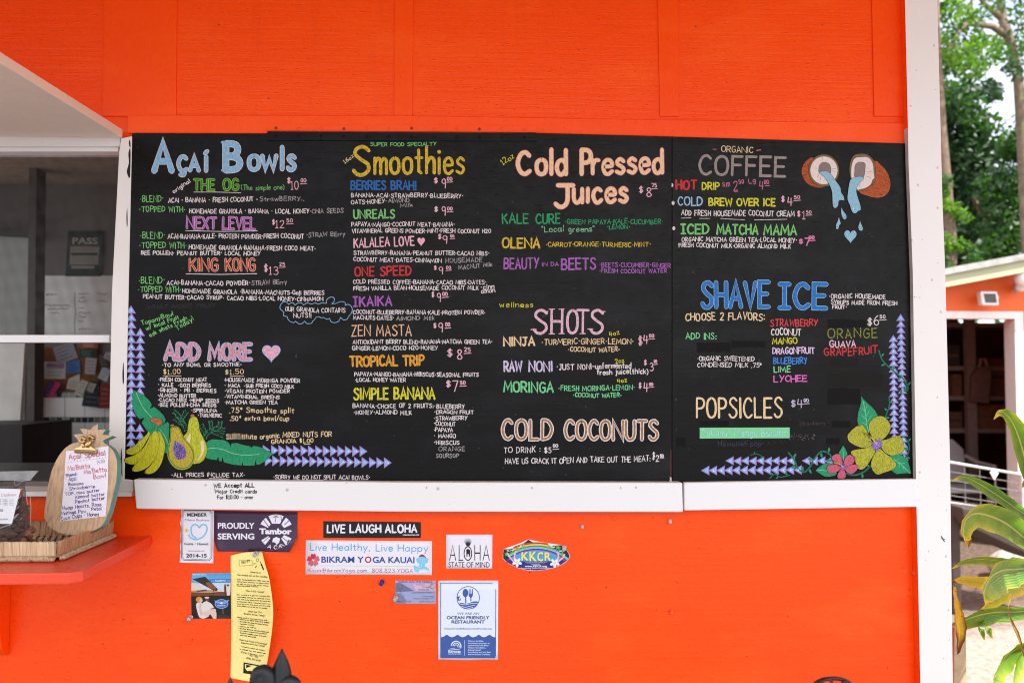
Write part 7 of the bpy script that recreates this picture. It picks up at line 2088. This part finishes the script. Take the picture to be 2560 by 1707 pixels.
s, a = sticker('yoga_sticker', 'wide white sticker reading Live Healthy, Live Happy with a red flower and blue elephant', 'sticker', ZK, [(142, 462), (1975, 477), (1972, 968), (140, 958)], WV, SG, lift=((1972, 968, 12, .003), (142, 462, 8, .002)))
CYA = vinyl(62, 166, 214); NAV = vinyl(40, 80, 156); MAR = vinyl(166, 96, 112); CRD = vinyl(166, 26, 56)
def thin(tx, x0, x1_, y, h, mt, w): a.hand(tx, x0, y, x1_, y + 3, h, mt, w, jit=0, gap=1.9)
thin('Live', 205, 445, 612, 108, CYA, 11); thin('Healthy,', 520, 1078, 614, 108, CYA, 11); thin('Live', 1158, 1405, 624, 108, CYA, 11); thin('Happy', 1478, 1922, 628, 108, CYA, 11)
a.type('BIKRAM Y', 368, 785, 985, 787, NAV, 90, bold=.022); a.type('O', 1000, 788, 1096, 788, CRD, 92, bold=.022); a.type('GA KAUAI', 1112, 789, 1720, 793, NAV, 90, bold=.022)
a.line([(330, 832), (900, 836), (1710, 842)], 5, vinyl(206, 214, 120))
thin('KauaiBikramYoga.com', 170, 1030, 926, 56, MAR, 6.5); thin('808.823.YOGA', 1102, 1700, 932, 60, MAR, 6.5)
for k, c_ in enumerate((vinyl(206, 40, 62), vinyl(214, 96, 110), vinyl(204, 112, 116), vinyl(206, 96, 106), vinyl(202, 50, 70))):
    t = -math.pi / 2 + k * 2 * math.pi / 5
    cx_, cy2 = 250 + 52 * math.cos(t), 752 + 52 * math.sin(t)
    pts = []
    for (r_, w_) in ((-44, 0), (-10, 32), (22, 40), (42, 24), (34, 0), (42, -24), (22, -40), (-10, -32)):
        pts.append((cx_ + r_ * math.cos(t) - w_ * math.sin(t), cy2 + r_ * math.sin(t) + w_ * math.cos(t)))
    a.poly(pts, c_, 2e-4, 0)
LB = vinyl(130, 206, 232)
a.poly([(1745, 735), (1790, 705), (1880, 705), (1925, 735), (1915, 785), (1880, 800), (1870, 840), (1920, 860), (1940, 900), (1900, 928), (1830, 918), (1760, 930), (1722, 905), (1705, 850), (1722, 820), (1750, 850), (1790, 830), (1785, 800), (1755, 785)], LB, 2e-4)
a.line([(1830, 740), (1832, 800), (1812, 850), (1780, 850), (1775, 835)], 5, WV, 5e-4, 3)
a.line([(1740, 890), (1830, 880), (1920, 890)], 4, WV, 5e-4)
a.line([(1795, 745), (1815, 745)], 4, WV, 5e-4); a.line([(1850, 745), (1870, 745)], 4, WV, 5e-4)
a.poly([(1780, 705), (1800, 680), (1830, 665), (1862, 680), (1888, 715), (1835, 700)], vinyl(160, 40, 80), 3e-4)
a.build('print', s)

s, a = sticker('aloha_sticker', 'white nearly square sticker reading ALOHA STATE OF MIND with a black pineapple', 'sticker', ZL, [(153, 155), (658, 155), (655, 525), (153, 522)], WV, SG, lift=((655, 525, 12, .004), (153, 155, 8, .002)))
BK = vinyl(26, 26, 30)
for wd, x0, x1_ in (('A', 188, 262), ('L', 292, 330), ('H', 462, 528), ('A', 552, 628)):
    a.hand(wd, x0, 438, x1_, 438, 170, BK, 9, jit=0)
a.line([(215, 378), (240, 378)], 12, BK); a.line([(470, 358), (520, 358)], 12, BK); a.line([(575, 378), (605, 378)], 12, BK); a.line([(292, 434), (335, 434)], 10, BK)
a.ell(391, 360, 46, 80, BK, 2e-4, 24); a.ell(391, 360, 36, 68, WV, 4e-4, 24)
for k in range(11):
    t = -math.pi / 2 + (k - 5) * .17
    a.poly([(378 + k * 2.2, 280), (390 + 85 * math.cos(t) * .75, 275 + 90 * math.sin(t)), (386 + k * 2.2, 280)], BK, 3e-4 + k * 2e-5)
a.poly([(372, 318), (395, 310), (412, 322), (418, 350), (412, 395), (402, 395), (400, 365), (388, 368), (384, 398), (376, 398), (374, 350)], BK, 6e-4, 0)
a.type('STATE OF MIND', 180, 512, 628, 512, BK, 62)
a.build('print', s)

s, a = sticker('radio_sticker', 'oval rainbow sticker reading KKCR with white flowers and curled white top edge', 'sticker', ZS, [(228, 490), (420, 420), (700, 320), (950, 205), (1200, 260), (1500, 310), (1930, 370), (2060, 480), (2180, 690), (2150, 760), (2080, 850), (1950, 940), (1750, 1030), (1500, 1090), (1200, 1128), (900, 1110), (650, 1050), (400, 930), (280, 850), (200, 760), (205, 620)], WV, SG)
body = [(230, 496), (420, 490), (600, 440), (780, 350), (950, 215), (1100, 300), (1300, 360), (1600, 392), (1930, 378), (2060, 490), (2165, 690), (2140, 755), (2070, 840), (1945, 930), (1750, 1020), (1500, 1080), (1200, 1118), (900, 1100), (650, 1040), (400, 920), (290, 845), (210, 755), (212, 620)]
a.poly(body, vinyl(24, 40, 52), 1e-4)
def arc_band(r0, r1, mt, lf, t0=3.68, t1=5.74, cx=1190, cy=1330, sx_=1.32):
    pts = [(cx + r1 * sx_ * math.cos(t0 + (t1 - t0) * k / 16), cy + r1 * math.sin(t0 + (t1 - t0) * k / 16)) for k in range(17)]
    pts += [(cx + r0 * sx_ * math.cos(t1 - (t1 - t0) * k / 16), cy + r0 * math.sin(t1 - (t1 - t0) * k / 16)) for k in range(17)]
    a.poly(pts, mt, lf)
for k, (r0, r1, c_) in enumerate([(990, 1040, (200, 60, 40)), (945, 990, (240, 200, 60)), (905, 945, (60, 150, 90)), (850, 905, (110, 200, 226)), (820, 850, (50, 50, 140)), (770, 820, (204, 60, 156))]):
    t0 = 3.86 if k < 2 else 3.70
    arc_band(r0, r1, vinyl(*c_), 2e-4 + k * 3e-5, 4.45 - (.26 + .09 * k), 4.95 + (.02 + .16 * k) if k < 3 else 5.62)
a.poly([(440, 760), (600, 660), (800, 590), (1000, 545), (1200, 530), (1400, 545), (1600, 600), (1800, 690), (1950, 790), (1700, 860), (1200, 860), (700, 860)], vinyl(70, 164, 220), 4.2e-4)
a.poly([(300, 845), (440, 790), (700, 850), (1200, 845), (1700, 850), (1950, 800), (2040, 850), (1940, 930), (1750, 1015), (1500, 1075), (1200, 1112), (900, 1095), (650, 1035), (400, 915)], vinyl(44, 44, 128), 4.6e-4)
for c_, lf in ((vinyl(30, 60, 80), 5e-4), (vinyl(246, 228, 96), 7e-4)):
    d = 10 if lf < 6e-4 else 0
    for ch_, x0, x1_, yb, h in (('K', 750, 965, 815, 240), ('K', 985, 1205, 838, 280), ('C', 1215, 1390, 838, 262), ('R', 1430, 1625, 820, 240)):
        a.type(ch_, x0 + d, yb + d, x1_ + d, yb + d, c_, h, lf, .03)
for cx_, cy2 in ((620, 880), (1725, 905)):
    for k in range(5):
        t = k * 1.2566 + .3
        a.ell(cx_ + 82 * math.cos(t), cy2 + 78 * math.sin(t), 66, 42, WV, 8e-4 + k * 3e-5, 12, rot=t)
    a.ell(cx_, cy2, 36, 34, vinyl(240, 214, 120), 1.05e-3, 10)
pch = vinyl(236, 196, 164)
for p in ([(345, 620), (400, 720), (520, 860)], [(590, 560), (545, 680), (545, 800)], [(1800, 590), (1840, 700), (1790, 850)], [(2010, 650), (1950, 760), (1800, 880)]):
    a.line(p, 44, pch, 7.4e-4, 3)
for x, y in ((640, 480), (820, 420), (1560, 440), (1830, 440), (330, 640), (1960, 640)):
    for t in (.2, 1.2, 2.3, 3.4, 4.6):
        a.ell(x + 40 * math.cos(t), y + 34 * math.sin(t), 44, 20, vinyl(120, 176, 84), 6e-4, 8, rot=t)
a.line([(860, 870), (1500, 868)], 9, WV, 7e-4); a.line([(900, 900), (1440, 902)], 8, vinyl(150, 150, 210), 7e-4); a.line([(1040, 945), (1280, 940)], 8, WV, 7e-4)
a.type('www.KKCR.org', 850, 1020, 1495, 1018, WV, 60, 7e-4, .03)
a.type('Streaming Aloha Worldwide', 730, 1072, 1590, 1068, WV, 40, 7e-4, .01)
a.type('92.7', 318, 560, 440, 552, WV, 50, 8.2e-4, .03); a.type('88.9', 1860, 570, 1990, 578, WV, 50, 8.2e-4, .03); a.type('91.9', 700, 412, 820, 404, WV, 36, 8.2e-4, .03); a.type('90.9', 1610, 440, 1740, 446, WV, 36, 8.2e-4, .03)
a.build('print', s)

s, a = sticker('yoga_card', 'small lilac landscape card reading YOGA ON THE VERGE held by two clear pins', 'card', ZK, [(1442, 1048), (2030, 1048), (2030, 1382), (1442, 1382)], vinyl(158, 166, 204), SG)
a.poly([(1444, 1050), (2028, 1050), (2028, 1200), (1444, 1200)], vinyl(178, 164, 204), 1e-4)
a.poly([(1700, 1100), (2028, 1090), (2028, 1190), (1740, 1195)], vinyl(214, 178, 206), 2e-4)
a.poly([(1444, 1085), (1510, 1075), (1600, 1130), (1722, 1200), (1444, 1215)], vinyl(112, 116, 144), 3e-4)
a.poly([(1444, 1215), (1560, 1260), (1600, 1380), (1444, 1380)], vinyl(132, 136, 166), 3e-4)
dk = vinyl(44, 54, 92)
a.type('YOGA ON THE VERGE', 1485, 1080, 1978, 1080, dk, 30, bold=.01, shear=.15)
for tx, x0, x1_, y, h in (('BY YOGA', 1752, 1870, 1118, 18), ('AYURVEDA', 1836, 1972, 1152, 18), ('WORKSHOPS', 1768, 1928, 1190, 20), ('and OUTDOOR RETREATS', 1682, 2012, 1232, 20), ('713-443-8586', 1842, 2010, 1288, 16), ('AnnemarieYoga@gmail.com', 1700, 2008, 1316, 15), ('YogaOnTheVerge.com', 1786, 2008, 1358, 15), ('SIMPLICITY LOVE', 1456, 1668, 1360, 20)):
    a.type(tx, x0, y, x1_, y, dk, h, 4e-4)
a.line([(1470, 1130), (1500, 1170), (1540, 1160), (1550, 1110)], 4, dk, 4e-4, 3); a.line([(1500, 1170), (1530, 1230), (1480, 1250), (1540, 1300), (1600, 1340)], 4, dk, 4e-4, 3)
a.build('print', s)

s, a = sticker('ocean_poster', 'upright white and blue poster reading OCEAN FRIENDLY RESTAURANT with spoon and fork emblem', 'poster', ZL, [(68, 655), (722, 655), (718, 1515), (560, 1512), (400, 1520), (68, 1512)], vinyl(226, 234, 246), SG, lift=((718, 1515, 4.5, .004), (68, 1512, 4.5, .003), (722, 655, 4, .002)))
NB = vinyl(62, 92, 164); NT = vinyl(66, 84, 136)
a.ribbon([(95, 682), (695, 682), (692, 1495), (94, 1495)], 7, NB, 2e-4, closed=True)
wv = [(94, 1272)]
for k in range(5):
    x = 102 + k * 116
    wv += [(x, 1272), (x + 30, 1262), (x + 60, 1242), (x + 88, 1262), (x + 112, 1272)]
wv += [(692, 1272), (692, 1495), (94, 1495)]
a.poly(wv, NB, 3e-4)
a.build('wave_band', s)
a = Art(a.surf, ZL)
a.ell(394, 842, 126, 126, NB, 3e-4, 36); a.ell(394, 842, 118, 118, vinyl(226, 234, 246), 5e-4, 36)
a.ell(364, 790, 31, 46, NB, 7e-4, 20); a.line([(366, 830), (368, 895)], 13, NB, 7e-4)
a.poly([(402, 745), (408, 745), (410, 800), (418, 800), (420, 745), (426, 745), (428, 800), (434, 800), (437, 745), (443, 745), (446, 810), (436, 835), (428, 842), (430, 878), (418, 880), (418, 842), (405, 830), (400, 808)], NB, 7e-4)
a.poly([(310, 895), (360, 905), (400, 900), (450, 882), (505, 885), (490, 925), (455, 955), (400, 966), (340, 955), (300, 920)], NB, 7e-4, 2)
for dy in (0, 26, 48):
    a.line([(305 + dy * .7, 908 + dy), (360, 918 + dy), (420, 905 + dy), (495 - dy, 900 + dy * .9)], 6, vinyl(226, 234, 246), 9e-4, 3)
a.poly([(272, 830), (300, 825), (308, 830), (290, 850), (300, 880), (282, 870)], NB, 7e-4); a.poly([(296, 865), (310, 850), (318, 846), (306, 880)], NB, 7e-4)
a.build('emblem', s)
a = Art(a.surf, ZL)
a.type('WE ARE AN', 275, 1026, 512, 1026, NT, 26); a.type('OCEAN FRIENDLY', 160, 1074, 626, 1074, NT, 34, bold=.035); a.type('RESTAURANT', 212, 1120, 574, 1120, NT, 34, bold=.035)
a.type('OceanFriendlyRestaurantsHawaii.org', 135, 1186, 650, 1186, NT, 18, bold=.01)
a.build('wording', s)
a = Art(a.surf, ZL)
PW = vinyl(216, 226, 244)
a.type('SURFRIDER', 176, 1438, 316, 1438, PW, 20, 6e-4, .05); a.type('FOUNDATION', 175, 1460, 317, 1460, PW, 16, 6e-4)
for r_, wd in ((56, 12), (36, 9), (18, 7)):
    a.line([(262 + r_ * math.cos(t) * .95, 1370 + r_ * math.sin(t)) for t in [3.3 + k * .33 for k in range(11)]], wd, PW, 6e-4)
a.line([(176, 1414), (240, 1405), (300, 1400)], 6, PW, 6e-4); a.line([(190, 1400), (250, 1388)], 5, PW, 6e-4)
a.build('foundation_logo', s)
a = Art(a.surf, ZL)
a.line([(355, 1302), (354, 1470)], 3.5, PW, 6e-4)
for k, tx in enumerate(('This is a Surfrider', 'Foundation program in', 'partnership with Maui', 'Huliau Foundation,', "Kokua Hawai'i", 'Foundation and the Rise', 'Above Plastics Coalition')):
    a.type(tx, 392, 1319 + k * 24.2, (564, 627, 615, 584, 535, 638, 632)[k], 1319 + k * 24.2, PW, 15, 6e-4, .02)
a.build('print', s)

# push pins
CLR = bpy.data.materials.new('clear_pin_plastic'); CLR.use_nodes = True
cb = CLR.node_tree.nodes['Principled BSDF']
cb.inputs['Base Color'].default_value = (.9, .9, .92, 1); cb.inputs['Roughness'].default_value = .12; cb.inputs['Transmission Weight'].default_value = .55
BPIN = ink(28, 52, 150, 0, .15)
def pin(px, py, label, mat=CLR, y0=-.001, tilt=(-.15, -.2), sc=1.0):
    p = W(px, py, y0)
    ax = Vector((tilt[0], -1, tilt[1])).normalized()
    m_ = MB()
    prof = [(0, .0012), (.0008, .0052), (.0022, .0055), (.004, .0034), (.009, .003), (.0105, .0046), (.012, .0048), (.0128, .0026)]
    m_.tube([p + ax * (d * sc) for d, r_ in prof], [r_ * sc for d, r_ in prof], mat, 14)
    o = m_.build('push_pin', smooth=True)
    return tag(o, label, 'push pin', 'push pins in the lower wall')
pin(642, 1382, 'clear push pin holding the top of the yellow flyer', y0=-.006)
pin(478, 1541, 'clear push pin at the lower left corner of the flight card')
pin(1411, 1367, 'clear push pin at the upper right of the rainbow radio sticker')
pin(1084, 1461, 'clear push pin at the top right corner of the lilac yoga card')
pin(990, 1493, 'clear push pin at the left edge of the lilac yoga card')
pin(956, 1453, 'blue push pin alone under the wide yoga sticker', BPIN)
pin(1456, 1314, 'clear push pin alone under the ledge right of the rainbow radio sticker', sc=.8)
pin(1675, 1301, 'clear push pin just under the joint of the two ledge boards', sc=.8)
ORP = ink(236, 96, 50, 0, .3)
pin(1678, 1527, 'orange painted pin alone on the bare wall right of the ocean poster', ORP, sc=.8)
pin(2282, 1429, 'orange painted pin beside the lower end of the corner post', ORP, sc=.75)

for o in list(bpy.data.objects):
    if '_base' in o:
        del o['_base']
